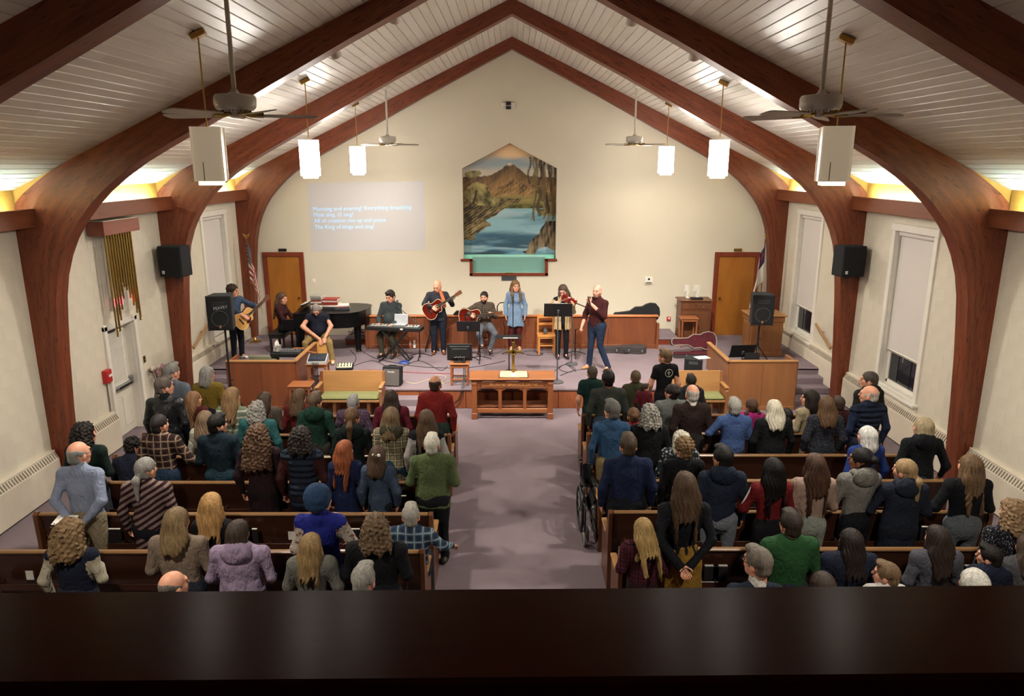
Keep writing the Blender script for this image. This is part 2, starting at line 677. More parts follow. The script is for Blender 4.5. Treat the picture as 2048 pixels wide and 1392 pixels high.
for sg, side in ((-1, 'left'), (1, 'right')):
    w = thing('ceiling_' + side, 'sloping whitewashed plank ceiling above the %s pews' % side, 'ceiling', kind='structure')
    MB().add([(0, -2.7, RIDGE + .03), (sg * 7.2, -2.7, roof(7.2) + .03), (sg * 7.2, 18.8, roof(7.2) + .03), (0, 18.8, RIDGE + .03),
              (0, -2.7, RIDGE + .2), (sg * 7.2, -2.7, roof(7.2) + .2), (sg * 7.2, 18.8, roof(7.2) + .2), (0, 18.8, RIDGE + .2)],
             [(0, 1, 2, 3), (4, 5, 6, 7), (0, 1, 5, 4), (2, 3, 7, 6), (1, 2, 6, 5), (0, 3, 7, 4)]).build('roof_deck', M_ROOF, w)
    for k in range(54):
        d = (k + .5) * pl_w
        x, z = d * math.cos(sl), RIDGE + .012 - d * math.sin(sl)
        cuts = [-2.6]
        y = 1.0 + rp.random() * 4.5
        while y < 17.2:
            cuts.append(y)
            y += rp.choice((3.0, 3.6, 4.3, 4.9))
        cuts.append(YF)
        for a, c in zip(cuts[:-1], cuts[1:]):
            o = obj('plank', plank, M_PLANK, w, (sg * x, (a + c) / 2, z), (0, sg * sl, 0))
            o.scale = (1, c - a - .003, 1)

# ------------------------------------------------------------------ laminated arches
INNER = [(0, 7.34), (.7, 6.99), (1.4, 6.63), (2.09, 6.28), (2.75, 5.93), (3.4, 5.585), (4.0, 5.275), (4.63, 4.945), (5.0, 4.74), (5.3, 4.54), (5.55, 4.345), (5.75, 4.15), (5.95, 3.92), (6.1, 3.70), (6.22, 3.46), (6.32, 3.18), (6.385, 2.88), (6.43, 2.5), (6.48, 2.0), (6.53, 1.3), (6.57, .6), (6.59, 0)]
OUTER = [(0, 7.6), (.8, roof(.8)), (1.55, roof(1.55)), (2.25, roof(2.25)), (2.95, roof(2.95)), (3.65, roof(3.65)), (4.3, roof(4.3)), (5.0, roof(5.0)), (5.45, roof(5.45)), (5.8, roof(5.8)), (6.18, roof(6.18) - .01), (6.42, 4.47), (6.62, 4.32), (6.74, 4.2), (6.79, 4.0), (6.8, 3.7), (6.8, 3.3), (6.8, 2.8), (6.8, 2.2), (6.8, 1.4), (6.8, .65), (6.8, 0)]
ARCH_NAMES = ['nearest the balcony, cut off by the picture top', 'second from the balcony with broad curved haunches', 'carrying the two wall loudspeakers', 'set against the front wall']


def arch(y0, thick, label):
    w = thing('trim_arch', 'red brown laminated timber arch ' + label, 'arch', (0, y0, 0), kind='structure')
    for sg in (-1, 1):
        vs, fs, uv = [], [], []
        s_len, acc = [0], 0
        for i in range(1, len(INNER)):
            acc += math.dist(INNER[i], INNER[i - 1])
            s_len.append(acc)
        for i in range(len(INNER)):
            for p in (INNER[i], OUTER[i]):
                for yy in (0, thick):
                    vs.append((sg * p[0], yy, p[1]))
        me_f = []

        def q(a, b_, c, d, ua, ub, va, vb):
            me_f.append((a, b_, c, d))
            uv.append([(ua, va), (ub, va), (ub, vb), (ua, vb)])
        for i in range(len(INNER) - 1):
            a, n_ = i * 4, (i + 1) * 4
            w0 = math.dist(INNER[i], OUTER[i])
            q(a, n_, n_ + 2, a + 2, s_len[i], s_len[i + 1], 0, w0)
            q(a + 1, n_ + 1, n_ + 3, a + 3, s_len[i], s_len[i + 1], 0, w0)
            q(a, n_, n_ + 1, a + 1, s_len[i], s_len[i + 1], 2, 2 + thick)
            q(a + 2, n_ + 2, n_ + 3, a + 3, s_len[i], s_len[i + 1], 3, 3 + thick)
        me = bpy.data.meshes.new('arch_half')
        me.from_pydata(vs, [], me_f)
        ul = me.uv_layers.new(name='grain')
        ul.data.foreach_set('uv', [x for f in uv for p in f for x in p])
        import bmesh
        bm = bmesh.new()
        bm.from_mesh(me)
        bmesh.ops.recalc_face_normals(bm, faces=bm.faces)
        bm.to_mesh(me)
        bm.free()
        me.polygons.foreach_set('use_smooth', [True] * len(me.polygons))
        me.set_sharp_from_angle(angle=math.radians(35))
        obj('arch_half', me, M_ARCH, w)
        MB().prism([(sg * 6.2, roof(6.2)), (sg * 6.8, roof(6.8)), (sg * 6.8, 4.08), (sg * 6.73, 4.2), (sg * 6.45, 4.44)], 'Y', .03, thick - .03).build('filler_wedge', M_FASCIA, w)
    return w


for y0, lb in zip(ARCH_Y, ARCH_NAMES):
    arch(y0, .28 if y0 < 18 else .25, lb)

# ------------------------------------------------------------------ cove valances, fascia boards, cove tubes
M_TUBE = emit('cove_tube_glow', (0.70, 1.0, 0.95), COVE_GLOW)
bays = [(6.25, 10.06, 'nearest bay'), (10.34, 14.15, 'middle bay'), (14.43, 18.19, 'stage bay')]
for sg, side in ((-1, 'left'), (1, 'right')):
    for y0, y1, nm in bays:
        L = y1 - y0
        v = thing('trim_valance', 'red brown cove light valance high on the %s wall, %s' % (side, nm), 'valance', (sg * 6.48, (y0 + y1) / 2, 3.88), kind='structure')
        MB().box((sg * .02, 0, .12), (.04, L - .01, .25), .006).build('front_board', M_VALANCE, v)
        MB().box((sg * .17, 0, .012), (.30, L - .02, .024)).build('shelf', M_VALANCE, v)
        MB().box((sg * .285, 0, .26), (.03, L - .02, .46)).build('fascia_board', M_FASCIA, v)
        t_ = thing('cove_light', 'long fluorescent tube behind the %s valance, %s' % (side, nm), 'light', (sg * 6.56, (y0 + y1) / 2, 3.905), group='cove lights')
        MB().cyl((0, -L / 2 + .3, .15), (0, L / 2 - .3, .15), .018, n=8).build('tube', M_TUBE, t_)
        MB().box((0, 0, .06), (.06, L - .5, .11), .004).build('batten', M_TRIM, t_)


# ------------------------------------------------------------------ windows with roller blinds
def window(n, sg, y0, y1, blind_z, label):
    w = thing('window_%d' % n, label, 'window', (sg * WX, (y0 + y1) / 2, .8), kind='structure')
    W = y1 - y0
    H = 2.8
    s = sg
    tr = .11
    for yy in (-W / 2 - tr / 2 + .02, W / 2 + tr / 2 - .02):
        MB().box((-s * .02, yy, H / 2), (.04, tr, H + .1), .006).build('window_casing', M_TRIM, w)
    MB().box((-s * .025, 0, H + .045), (.05, W + .22, .13), .008).build('window_head', M_TRIM, w)
    MB().box((-s * .045, 0, -.03), (.13, W + .28, .05), .008).build('window_sill', M_TRIM, w)
    MB().box((-s * .018, 0, -.11), (.036, W + .2, .11), .006).build('window_apron', M_TRIM, w)
    m = MB()
    m.box((s * .1, -W / 2 + .012, H / 2), (.2, .024, H))
    m.box((s * .1, W / 2 - .012, H / 2), (.2, .024, H))
    m.box((s * .1, 0, H - .012), (.2, W, .024))
    m.box((s * .1, 0, .012), (.2, W, .024))
    m.build('window_reveal', M_TRIM, w)
    f = MB()
    for yy in (-W / 2 + .05, W / 2 - .05):
        f.box((s * .14, yy, H / 2), (.04, .06, H - .04), .004)
    for zz in (.05, .62, 1.4, H - .05):
        f.box((s * .14, 0, zz), (.04, W - .06, .06), .004)
    sash = f.build('sash', M_TRIM, w)
    MB().box((s * .155, 0, H / 2), (.006, W - .1, H - .1)).build('pane', M_NIGHT, sash)
    # lower sash: open slot with small dark panes
    for k in range(3):
        MB().box((s * .147, -W / 2 + .23 + k * (W - .42) / 2 * 1.0, .33), (.008, (W - .3) / 3, .48), .002).build('pane', M_NIGHT, sash)
    bz = blind_z - .8
    bl = MB()
    bl.box((s * .075, 0, (H - .08 + bz) / 2), (.006, W - .09, H - .08 - bz))
    bo = bl.build('roller_blind', M_BLIND, w)
    MB().cyl((s * .06, -W / 2 + .04, H - .07), (s * .06, W / 2 - .04, H - .07), .045, n=14).build('blind_roller', M_BLIND, bo, True)
    MB().cyl((s * .075, -W / 2 + .05, bz), (s * .075, W / 2 - .05, bz), .012, n=8).build('hem_bar', M_TRIM, bo, True)
    MB().cyl((s * .06, 0, bz), (s * .06, 0, bz - .12), .003, n=5).build('pull_cord', M_TRIM, bo)
    return w


window(1, 1, 11.72, 12.98, 1.45, 'tall white framed window with lowered blind above the heater beside the pews')
window(2, 1, 16.10, 17.38, 1.45, 'tall white framed window with lowered blind behind the pulpit')
window(3, -1, 16.10, 17.38, .86, 'tall white framed window fully covered by its blind beside the guitarist')

# ------------------------------------------------------------------ side exit door, left wall
d = thing('door_1', 'white panelled side exit door with a slatted blind and push bar', 'door', (-WX, 12.31, 0), kind='structure')
M_DOORW = plain('door_paint', '#d9d3c4', 0.4, var=0.03)
for yy in (-.49, .49):
    MB().box((.015, yy, 1.03), (.07, .09, 2.12), .008).build('door_casing', M_TRIM, d)
MB().box((.015, 0, 2.06), (.07, 1.07, .1), .008).build('door_head', M_TRIM, d)
m = MB()
m.box((-.12, -.445, 1.0), (.22, .02, 2.0)).box((-.12, .445, 1.0), (.22, .02, 2.0)).box((-.12, 0, 1.99), (.22, .9, .02))
m.build('door_reveal', M_TRIM, d)
leaf = MB().box((-.17, 0, 1.0), (.045, .87, 1.98), .004).build('door_leaf', M_DOORW, d)
for yy in (-.2, .2):
    MB().box((-.143, yy, .42), (.014, .27, .56), .006).build('panel', M_DOORW, leaf)
MB().box((-.142, 0, 1.43), (.012, .66, .96), .004).build('window_frame', M_TRIM, leaf)
MB().box((-.135, 0, 1.43), (.006, .56, .86)).build('pane', M_NIGHT, leaf)
bl = MB().box((-.115, 0, 1.90), (.04, .62, .05), .006).build('door_blind', M_TRIM, d)
slat = MB().box((0, 0, 0), (.022, .58, .002), rot=Matrix.Rotation(.5, 3, 'Y')).mesh('slat')
for k in range(36):
    obj('slat', slat, M_TRIM, bl, (-.112, 0, 1.87 - k * .0255))
MB().box((-.115, 0, .95), (.03, .6, .025), .004).build('bottom_rail', M_TRIM, bl)
pb = MB().box((-.10, 0, .9), (.06, .78, .07), .012).build('push_bar', M_STEEL, d)
MB().box((-.085, .12, .895), (.05, .44, .05), .01).build('bar_insert', M_BLACK, pb)
MB().box((-.10, .34, .96), (.07, .08, .12), .012).build('lock_case', M_STEEL, pb)
MB().box((-.10, -.1, 1.93), (.06, .2, .05), .008).build('door_closer', M_GREYDARK, d)


# ------------------------------------------------------------------ stage doors
def stage_door(n, x0, x1, sgn_knob, label):
    w = thing('door_%d' % n, label, 'door', ((x0 + x1) / 2, YF, ZS), kind='structure')
    W = x1 - x0
    for xx in (-W / 2 - .055, W / 2 + .055):
        MB().box((xx, -.02, 1.02), (.11, .05, 2.05), .006).build('door_casing', M_CASING, w)
    MB().box((0, -.02, 2.09), (W + .22, .05, .11), .006).build('door_head', M_CASING, w)
    lf = MB().box((0, -.008, 1.015), (W, .02, 2.03), .003).build('door_leaf', M_DOORWOOD, w)
    MB().lathe([(.012, 0), (.012, .03), (.03, .035), (.036, .05), (.028, .068), (.0, .072)], 12).build('knob', M_BRASS, lf, True, (sgn_knob * (W / 2 - .07), -.018, .98), (PI / 2, 0, 0))
    sg_ = MB().box((0, -.02, 2.2), (.2, .02, .07), .004).build('name_plate', M_BLACK if n == 2 else M_BRASSDARK, w)
    return w


stage_door(2, -6.2, -5.38, 1, 'amber birch door with dark casing behind the flag on the piano side')
stage_door(3, 5.24, 6.16, -1, 'amber birch door with dark casing behind the pulpit')


# ------------------------------------------------------------------ convector heaters along the side walls
def heater(sg, y0, y1, z0, h, label):
    w = thing('trim_heater', label, 'heater', (sg * WX, (y0 + y1) / 2, z0), kind='structure')
    L = y1 - y0
    s = -sg
    MB().prism([(0, 0.03), (s * .13, 0.03), (s * .13, h - .11), (s * .07, h), (0, h)], 'Y', -L / 2, L / 2).build('cover', M_HEATER, w)
    g = MB()
    n = int(L / .055)
    p0, p1 = Vector((s * .125, 0, h - .094)), Vector((s * .078, 0, h - .012))
    for k in range(n):
        y = -L / 2 + (k + .5) * L / n
        dn = Vector((s * .9, 0, .44)) * .004
        a, c = p0 + dn, p1 + dn
        g.tube([(a.x, y, a.z), (c.x, y, c.z)], .011, 4)
    o = g.build('vent_slots', plain('vent_shadow', '#877c6a', .7), w)
    o['kind'] = 'stuff'
    MB().box((s * .04, 0, h + .012), (.09, L, .02), .004).build('top_lip', M_HEATER, w)
    MB().box((s * .06, 0, .015), (.1, L, .03)).build('toe_gap', M_DARKGAP, w)
    return w


heater(-1, 6.3, 10.02, 0, .62, 'long cream convector heater on the wall by the rear pews, door side')
heater(-1, 10.38, 11.72, 0, .62, 'short cream convector heater between the arch and the exit door')
heater(-1, 14.5, 18.15, ZS - .3, .66, 'cream convector heater under the covered window by the piano steps')
heater(1, 6.3, 10.02, 0, .66, 'long cream convector heater on the wall by the rear pews, window side')
heater(1, 10.38, 14.1, 0, .64, 'cream convector heater under the pew side window')
heater(1, 14.5, 18.15, ZS - .3, .66, 'cream convector heater under the pulpit side window')
# ------------------------------------------------------------------ pendant lanterns
M_SHADE = emit('lit_opal_shade', (1.0, 0.95, 0.88), PENDANT_GLOW, '#f2ede0')
M_INNER = emit('lit_diffuser', (1.0, 0.85, 0.6), 5.0, '#f4e6c8')


def dim_shade():
    m = NT('dim_opal_shade')
    m.b.inputs['Base Color'].default_value = (*lin('#e6ded0'), 1)
    m.b.inputs['Roughness'].default_value = 0.3
    m.b.inputs['Emission Color'].default_value = (1.0, .82, .55, 1)
    m.b.inputs['Emission Strength'].default_value = .05
    return m.m


M_SHADE_DIM = dim_shade()
M_INNER_DIM = emit('dim_diffuser', (1.0, 0.72, 0.36), 2.2, '#f4e6c8')


def pendant(x, y, lit, rz, label):
    zt, zb = 5.09, 4.49
    p = thing('pendant_light', label, 'light', (x, y, zb), rz, group='hanging lanterns')
    W = .285
    sh = M_SHADE if lit else M_SHADE_DIM
    for k in range(4):
        R = Matrix.Rotation(k * PI / 2, 3, 'Z')
        m = MB()
        # pinwheel panel with a slot in its lower half
        a, c = -W / 2 - .012, W / 2 + .012
        for (x0, x1, z0, z1) in ((a, -.055, .04, .6), (-.045, c, .04, .6), (-.055, -.045, .24, .6)):
            vs = [R @ Vector((xx, yy, zz)) for xx in (x0, x1) for yy in (-W / 2, -W / 2 + .006) for zz in (z0, z1)]
            m.add(vs, [(0, 1, 3, 2), (4, 6, 7, 5), (0, 4, 5, 1), (2, 3, 7, 6), (0, 2, 6, 4), (1, 5, 7, 3)])
        pn_ = m.build('shade_panel', sh, p)
        vs = [R @ Vector((xx, yy, zz)) for xx in (-.0545, -.0455) for yy in (-W / 2 - .0005, -W / 2 + .007) for zz in (.042, .239)]
        MB().add(vs, [(0, 1, 3, 2), (4, 6, 7, 5), (0, 4, 5, 1), (2, 3, 7, 6), (0, 2, 6, 4), (1, 5, 7, 3)]).build('slot', M_BRASSDARK, pn_)  # dark bar fills the open slot to keep it looking unlit
    MB().box((0, 0, .03), (W - .05, W - .05, .06), .004).build('diffuser', M_INNER if lit else M_INNER_DIM, p)
    MB().box((0, 0, .58), (W - .02, W - .02, .012)).build('top_plate', M_BRASS, p)
    ld = bpy.data.lights.new('lamp_glow', 'AREA')
    ld.shape = 'SQUARE'
    ld.size = W - .06
    ld.energy = DOWNLIGHT_W * (.5 if lit else 1)
    ld.color = (1, .93, .82)
    lo_ = bpy.data.objects.new('lamp_glow', ld)
    COL.objects.link(lo_)
    lo_.parent = p
    lo_.location = (0, 0, -.004)
    zc = roof(x) - zb
    MB().cyl((0, 0, .58), (0, 0, zc - .02), .008, n=8).build('stem', M_BRASS, p)
    MB().box((0, 0, 0), (.16, .12, .06), .008, Matrix.Rotation((1 if x > 0 else -1) * math.atan(SLOPE), 3, 'Y')).build('canopy', M_BRASS, p, loc=(0, 0, zc - .035))
    return p


for x, y, lit, rz, lb in ((-3.25, 8.1, 0, .22, 'large dim square lantern hanging below the big fan over the left pews'),
                          (3.40, 7.95, 0, -.25, 'large dim square lantern hanging below the big fan over the right pews'),
                          (-3.29, 12.25, 1, .24, 'bright white square lantern left of the projected words, middle row'),
                          (3.36, 12.25, 1, -.26, 'bright white square lantern on the right, middle row'),
                          (-3.30, 3.95, 0, .2, 'added unseen square lantern over the balcony front, window far side'),  # unseen pair added over the balcony to light the nearest rows' backs
                          (3.36, 3.95, 0, -.2, 'added unseen square lantern over the balcony front, window near side'),
                          (-3.36, 16.4, 1, .28, 'smaller bright lantern hanging beside the far fan above the piano'),
                          (3.36, 16.4, 1, -.28, 'smaller bright lantern hanging beside the far fan on the pulpit side')):
    pendant(x, y, lit, rz, lb)

# ------------------------------------------------------------------ ceiling fans
M_FAN = plain('fan_enamel', '#cfcabf', 0.3, var=0.03)
M_BLADE = plain('fan_blade', '#b5ada0', 0.45, var=0.05)


def fan(x, y, rz, span, label):
    z = 5.21
    f = thing('ceiling_fan', label, 'fan', (x, y, z), rz, group='ceiling fans')
    zc = roof(x) - z
    MB().lathe([(.03, -.11), (.055, -.10), (.06, -.07), (.09, -.055), (.15, -.045), (.17, -.03), (.178, 0), (.178, .06), (.165, .082), (.1, .09), (.05, .095), (.035, .11), (.026, .13)], 28).build('motor', M_FAN, f, True)
    MB().cyl((0, 0, .1), (0, 0, zc - .02), .02, n=12).build('down_rod', M_FAN, f, True)
    MB().lathe([(.075, 0), (.07, -.05), (.03, -.08)], 20).build('ceiling_cup', M_FAN, f, True, (0, 0, zc - .0))
    m = MB()
    for k in range(24):
        t = 2 * PI * k / 24
        m.box((.125 * math.cos(t), .125 * math.sin(t), -.052), (.012, .006, .012), rot=Matrix.Rotation(t, 3, 'Z'))
    m.build('vent_ring', M_DARKGAP, f)
    for k in range(5):
        t = 2 * PI * k / 5
        R = Matrix.Rotation(t, 3, 'Z') @ Matrix.Rotation(math.radians(12), 3, 'X')
        out = [(.17, -.05), (.24, -.062), (span - .05, -.07), (span - .012, -.058), (span, -.03), (span, .03), (span - .012, .058), (span - .05, .07), (.24, .062), (.17, .05)]
        vs = [R @ Vector((a, b_, zz)) + Vector((0, 0, -.085)) for zz in (-.004, .004) for a, b_ in out]
        n = len(out)
        mb = MB().add(vs, [tuple(range(n)), tuple(range(n, 2 * n))] + [(i, (i + 1) % n, (i + 1) % n + n, i + n) for i in range(n)])
        bl = mb.build('blade', M_BLADE, f)
        R2 = Matrix.Rotation(t, 3, 'Z')
        MB().tube([R2 @ Vector((.06, 0, -.075)), R2 @ Vector((.13, 0, -.085)), R2 @ Vector((.23, 0, -.078))], [.016, .022, .03], 6).build('blade_bracket', M_BRASSDARK, bl)
    return f


fan(-2.42, 6.7, .42, .70, 'large white five blade ceiling fan over the left pews')
fan(2.72, 6.75, 1.15, .70, 'large white five blade ceiling fan over the right pews')
fan(-2.66, 16.2, .25, .66, 'small looking far ceiling fan above the keyboard player')
fan(2.62, 16.2, .9, .66, 'small looking far ceiling fan right of the mural')

# ------------------------------------------------------------------ stage spotlights on the back of the second arch
for x, tx, lb in ((-1.55, -3.4, 'inner left'), (-2.4, -.8, 'outer left'), (1.6, 1.2, 'inner right'), (2.45, 3.6, 'outer right')):
    z = (7.34 - .512 * abs(x))
    p = thing('spotlight', 'small white can spotlight behind the arch, %s one aimed at the stage' % lb, 'spotlight', (x, 10.46, z + .1), group='stage spotlights')
    tgt = Vector((tx, 15.3, .5)) - Vector((x, 10.46, z + .02))
    dirn = tgt.normalized()
    MB().tube([-dirn * .09, dirn * .02, dirn * .11], [.05, .065, .075], 14, caps=False).build('can', M_TRIM, p, True)
    MB().cyl((0, -.12, .05), -dirn * .02, .012, n=6).build('bracket', M_TRIM, p)
    MB().cyl(dirn * .09, dirn * .095, .068, n=14).build('lens', emit('spot_lens', (1, .93, .82), 6.0), p)
    ld = bpy.data.lights.new('spot_beam', 'SPOT')
    ld.energy = SPOT_W
    ld.color = (1, .93, .84)
    ld.spot_size = math.radians(58)
    ld.spot_blend = .9
    ld.shadow_soft_size = .06
    lo = bpy.data.objects.new('spot_beam', ld)
    COL.objects.link(lo)
    lo.parent = p
    lo.location = dirn * .12
    lo.rotation_euler = dirn.to_track_quat('-Z', 'Y').to_euler()

# ------------------------------------------------------------------ things on the front wall
# mural in the baptistry niche: a colour for every point of a fine sheet, painted as one landscape
NXM, NZM = 200, 260
X0M, X1M, Z0M, Z1M = -1.5, 1.4, 2.2, 5.4
gx, gz = np.meshgrid(np.linspace(X0M, X1M, NXM), np.linspace(Z0M, Z1M, NZM))
U = (gx - (-1.24)) / 2.36
W_ = (5.25 - gz) / 2.9            # 0 at apex, ~1 at the foot


def snoise(x, y, n, seed, lo=3, hi=20):
    r = np.random.default_rng(seed)
    o = np.zeros_like(x)
    for k in range(n):
        a, fr, ph = r.uniform(0, 2 * PI), r.uniform(lo, hi), r.uniform(0, 2 * PI)
        o += np.sin(fr * (x * math.cos(a) + y * math.sin(a)) + ph)
    return o / math.sqrt(n)


def lerp(a, b_, t):
    t = np.clip(t, 0, 1)[..., None]
    return np.array(a) * (1 - t) + np.array(b_) * t


def put(img, mask, col):
    m_ = np.clip(mask, 0, 1)[..., None]
    return img * (1 - m_) + col * m_


L3 = lambda h: np.array(lin(h))


def fbm(x, y, seed, f0=6, octv=5, sx=1.0, sy=1.0):
    o = np.zeros_like(x)
    for k in range(octv):
        o += snoise(x * sx, y * sy, 7, seed * 17 + k, f0 * 1.9 ** k * .7, f0 * 1.9 ** k * 1.4) * .62 ** k
    return o


def lit(h):
    """Side light on a painted relief."""
    d = np.gradient(h, axis=1) * 9 - np.gradient(h, axis=0) * 5
    return np.clip(.5 + d, 0, 1)


n1 = fbm(U, W_, 1)
img = lerp(L3('#e2c196'), L3('#8fa0a8'), (W_ - .07) / .17 + .28 * fbm(U, W_, 2, 5, 4, .6, 2.6))
img = put(img, np.clip(1.15 - (((U - .5) / .2) ** 2 + ((W_ - .07) / .075) ** 2), 0, 1), L3('#edc898'))
img = put(img, .5 * np.clip(fbm(U, W_, 3, 7, 4, .5, 3.0) - .5, 0, 1) * (W_ > .1), L3('#5f7382'))
img = put(img, np.clip((W_ - .19) / .05, 0, 1) * .55, L3('#e6d2b2'))
ridge = .325 - .155 * np.exp(-np.abs((U - .5) / .17) ** 1.4) - .03 * np.exp(-((U - .12) / .12) ** 2) - .03 * np.exp(-((U - .9) / .14) ** 2) + .012 * fbm(U, U * 0, 4, 14, 4)
rel = fbm(U, W_, 5, 7, 6, 1.0, .8) * .10 + .09 * np.abs(np.sin(11 * (U - .5) + 5 * (W_ - .2) * np.sign(U - .5)))
tt = (W_ - ridge) / .16
mnt = lerp(L3('#3c2c26'), L3('#b08a58'), .2 + .5 * tt + 1.1 * (lit(rel) - .5) + .1 * n1)
img = put(img, (W_ > ridge) * 1.0, mnt)
img = put(img, .85 * np.clip(1.4 - np.abs(U - .5) / .035 - tt / .14, 0, 1) * (W_ > ridge), L3('#f0dcc0'))
front = .395 - .085 * np.exp(-np.abs((U - .53) / .17) ** 1.5) - .05 * np.exp(-((U - .05) / .2) ** 2) + .012 * fbm(U, U * 0, 6, 12, 4)
rel2 = fbm(U, W_, 7, 9, 6, 1, 1.5) * .12 + .05 * np.abs(np.sin(9 * (U - .53)))
img = put(img, (W_ > front) * 1.0, lerp(L3('#54402a'), L3('#cfa468'), .3 + 1.5 * (lit(rel2) - .5) + 2.2 * (W_ - front)))
meadow = W_ > .452 + .008 * fbm(U, U * 0, 8, 10, 3)
img = put(img, meadow * 1.0, lerp(L3('#6a6434'), L3('#aa9a5c'), .5 + .38 * fbm(U, W_, 9, 6, 4, .5, 6)))
img = put(img, ((W_ > .525 + .01 * n1) & (W_ < .558)) * .85, lerp(L3('#2f3016'), L3('#6f6c38'), .4 + .5 * fbm(U, W_, 10, 30, 3)))
rip = fbm(U, W_, 11, 7, 5, .5, 4.5)
water = lerp(L3('#8fbac4'), L3('#3f6f86'), (W_ - .56) / .40 + .30 * rip)
water = put(water, np.clip((W_ - .70) / .25, 0, 1) * np.clip(1.6 * rip, 0, 1) * .8, L3('#1c2c36'))
water = put(water, np.clip(1.6 * (fbm(U, W_, 12, 8, 4, .5, 5) - .55), 0, 1) * .5, L3('#b5cdd0'))
img = put(img, (W_ > .555) * 1.0, water)
e1 = .03 * fbm(U, W_, 13, 10, 4)
bank = (U < .46 - 1.7 * (W_ - .555) + e1) & (W_ > .47) & (W_ < .70)
bank |= (U < .34 - 2.6 * np.maximum(W_ - .70, 0) - 1.2 * np.maximum(.70 - W_, 0) + e1) & (W_ > .60)
bank |= (U < .13 + e1) & (W_ > .42) & (W_ < .83)
rel3 = fbm(U, W_, 14, 14, 5, .8, 1.6) * .12
bcol = lerp(L3('#33281a'), L3('#a08c5c'), .35 + 2.0 * (lit(rel3) - .5) + .18 * fbm(U, W_, 15, 26, 3))
img = put(img, bank * 1.0, bcol)
leafy = lambda cx, cy, rx, ry, sd: ((U - cx) / rx) ** 2 + ((W_ - cy) / ry) ** 2 + .45 * fbm(U, W_, sd, 24, 3) < 1
for cx, cy, rx, ry, sd in ((.16, .40, .12, .055, 16), (.10, .455, .11, .05, 17), (.22, .45, .09, .045, 18), (.10, .265, .085, .03, 19), (.31, .51, .10, .04, 20), (.20, .505, .1, .03, 25)):
    img = put(img, leafy(cx, cy, rx, ry, sd) * .92, lerp(L3('#37321a'), L3('#b0a268'), .45 + .34 * fbm(U, W_, sd + 30, 34, 3)))
img = put(img, ((np.abs(U - .13 - .015 * np.sin(W_ * 34)) < .010) & (W_ > .40) & (W_ < .52)) * 1.0, L3('#33241a'))
rb = (U > .70 + .12 * np.sin((W_ - .54) * 22)) & (W_ > .565 + e1 * .3) & (W_ < .615)
img = put(img, rb * 1.0, lerp(L3('#33301a'), L3('#8f8048'), .45 + .4 * fbm(U, W_, 21, 20, 4, .7, 2)))
rb2 = (U > 1.47 - .92 * W_ + e1) & (W_ > .66) & (W_ < .915 + e1)
img = put(img, rb2 * 1.0, lerp(L3('#120f0e'), L3('#94805e'), .22 + 2.2 * (lit(fbm(U, W_, 22, 12, 5) * .12) - .5) + .5 * np.clip((W_ - .70) / .12, 0, .5)))
for k in range(26):
    r_ = np.random.default_rng(70 + k)
    x0 = r_.uniform(.70, 1.0)
    top_, bot_ = (r_.uniform(.05, .2), r_.uniform(.28, .42)) if k % 2 else (r_.uniform(.33, .42), r_.uniform(.52, .72))
    xs_ = x0 + .012 * np.sin(W_ * r_.uniform(20, 45) + k) - .05 * (W_ - top_)
    img = put(img, ((np.abs(U - xs_) < .006 + .007 * np.abs(np.sin(W_ * 160 + k))) & (W_ > top_) & (W_ < bot_)) * .8, L3(['#4a4122', '#6f6234', '#8d7c48', '#382c18'][k % 4]))
crown = (U > .72) & (W_ < .50) & (W_ > .36) & (fbm(U, W_, 26, 18, 4, 1.6, .8) > .25)
img = put(img, crown * .8, lerp(L3('#3a2e18'), L3('#85703f'), .5 + .4 * fbm(U, W_, 27, 34, 3)))
for c0, sl_ in ((.885, .20), (.95, .14)):
    img = put(img, ((np.abs(U - (c0 + sl_ * (W_ - .45)) - .006 * n1) < .013 + .012 * (W_ - .3)) & (W_ > .18) & (W_ < .60)) * 1.0, lerp(L3('#2e2016'), L3('#6d5236'), .5 + .5 * fbm(U, W_, 28, 40, 2, 2, .4)))
img = np.clip(img, 0, 1)
yM = YF + .2
vs = np.stack([gx.ravel(), np.full(gx.size, 0.0), gz.ravel()], 1)
ii = np.arange(NXM * NZM).reshape(NZM, NXM)
qs = np.stack([ii[:-1, :-1].ravel(), ii[:-1, 1:].ravel(), ii[1:, 1:].ravel(), ii[1:, :-1].ravel()], 1)
me = bpy.data.meshes.new('mural')
me.from_pydata(vs.tolist(), [], qs.tolist())
ca = me.color_attributes.new('paint', 'FLOAT_COLOR', 'POINT')
ca.data.foreach_set('color', np.concatenate([img.reshape(-1, 3), np.ones((img.shape[0] * img.shape[1], 1))], 1).astype(np.float32).ravel())
mm = NT('mural_paint')
at_ = mm.n('ShaderNodeVertexColor', _layer_name='paint')
mm.l(at_, 'Color', mm.b, 'Base Color')
mm.b.inputs['Roughness'].default_value = .6
mu = thing('mural', 'painted mountain lake mural in a gabled niche above the stage', 'mural', (0, yM, 0))
obj('painted_panel', me, mm.m, mu)
MB().box(((X0M + X1M) / 2, .02, (Z0M + Z1M) / 2), (X1M - X0M, .03, Z1M - Z0M)).build('backing_board', M_CREAM, mu)

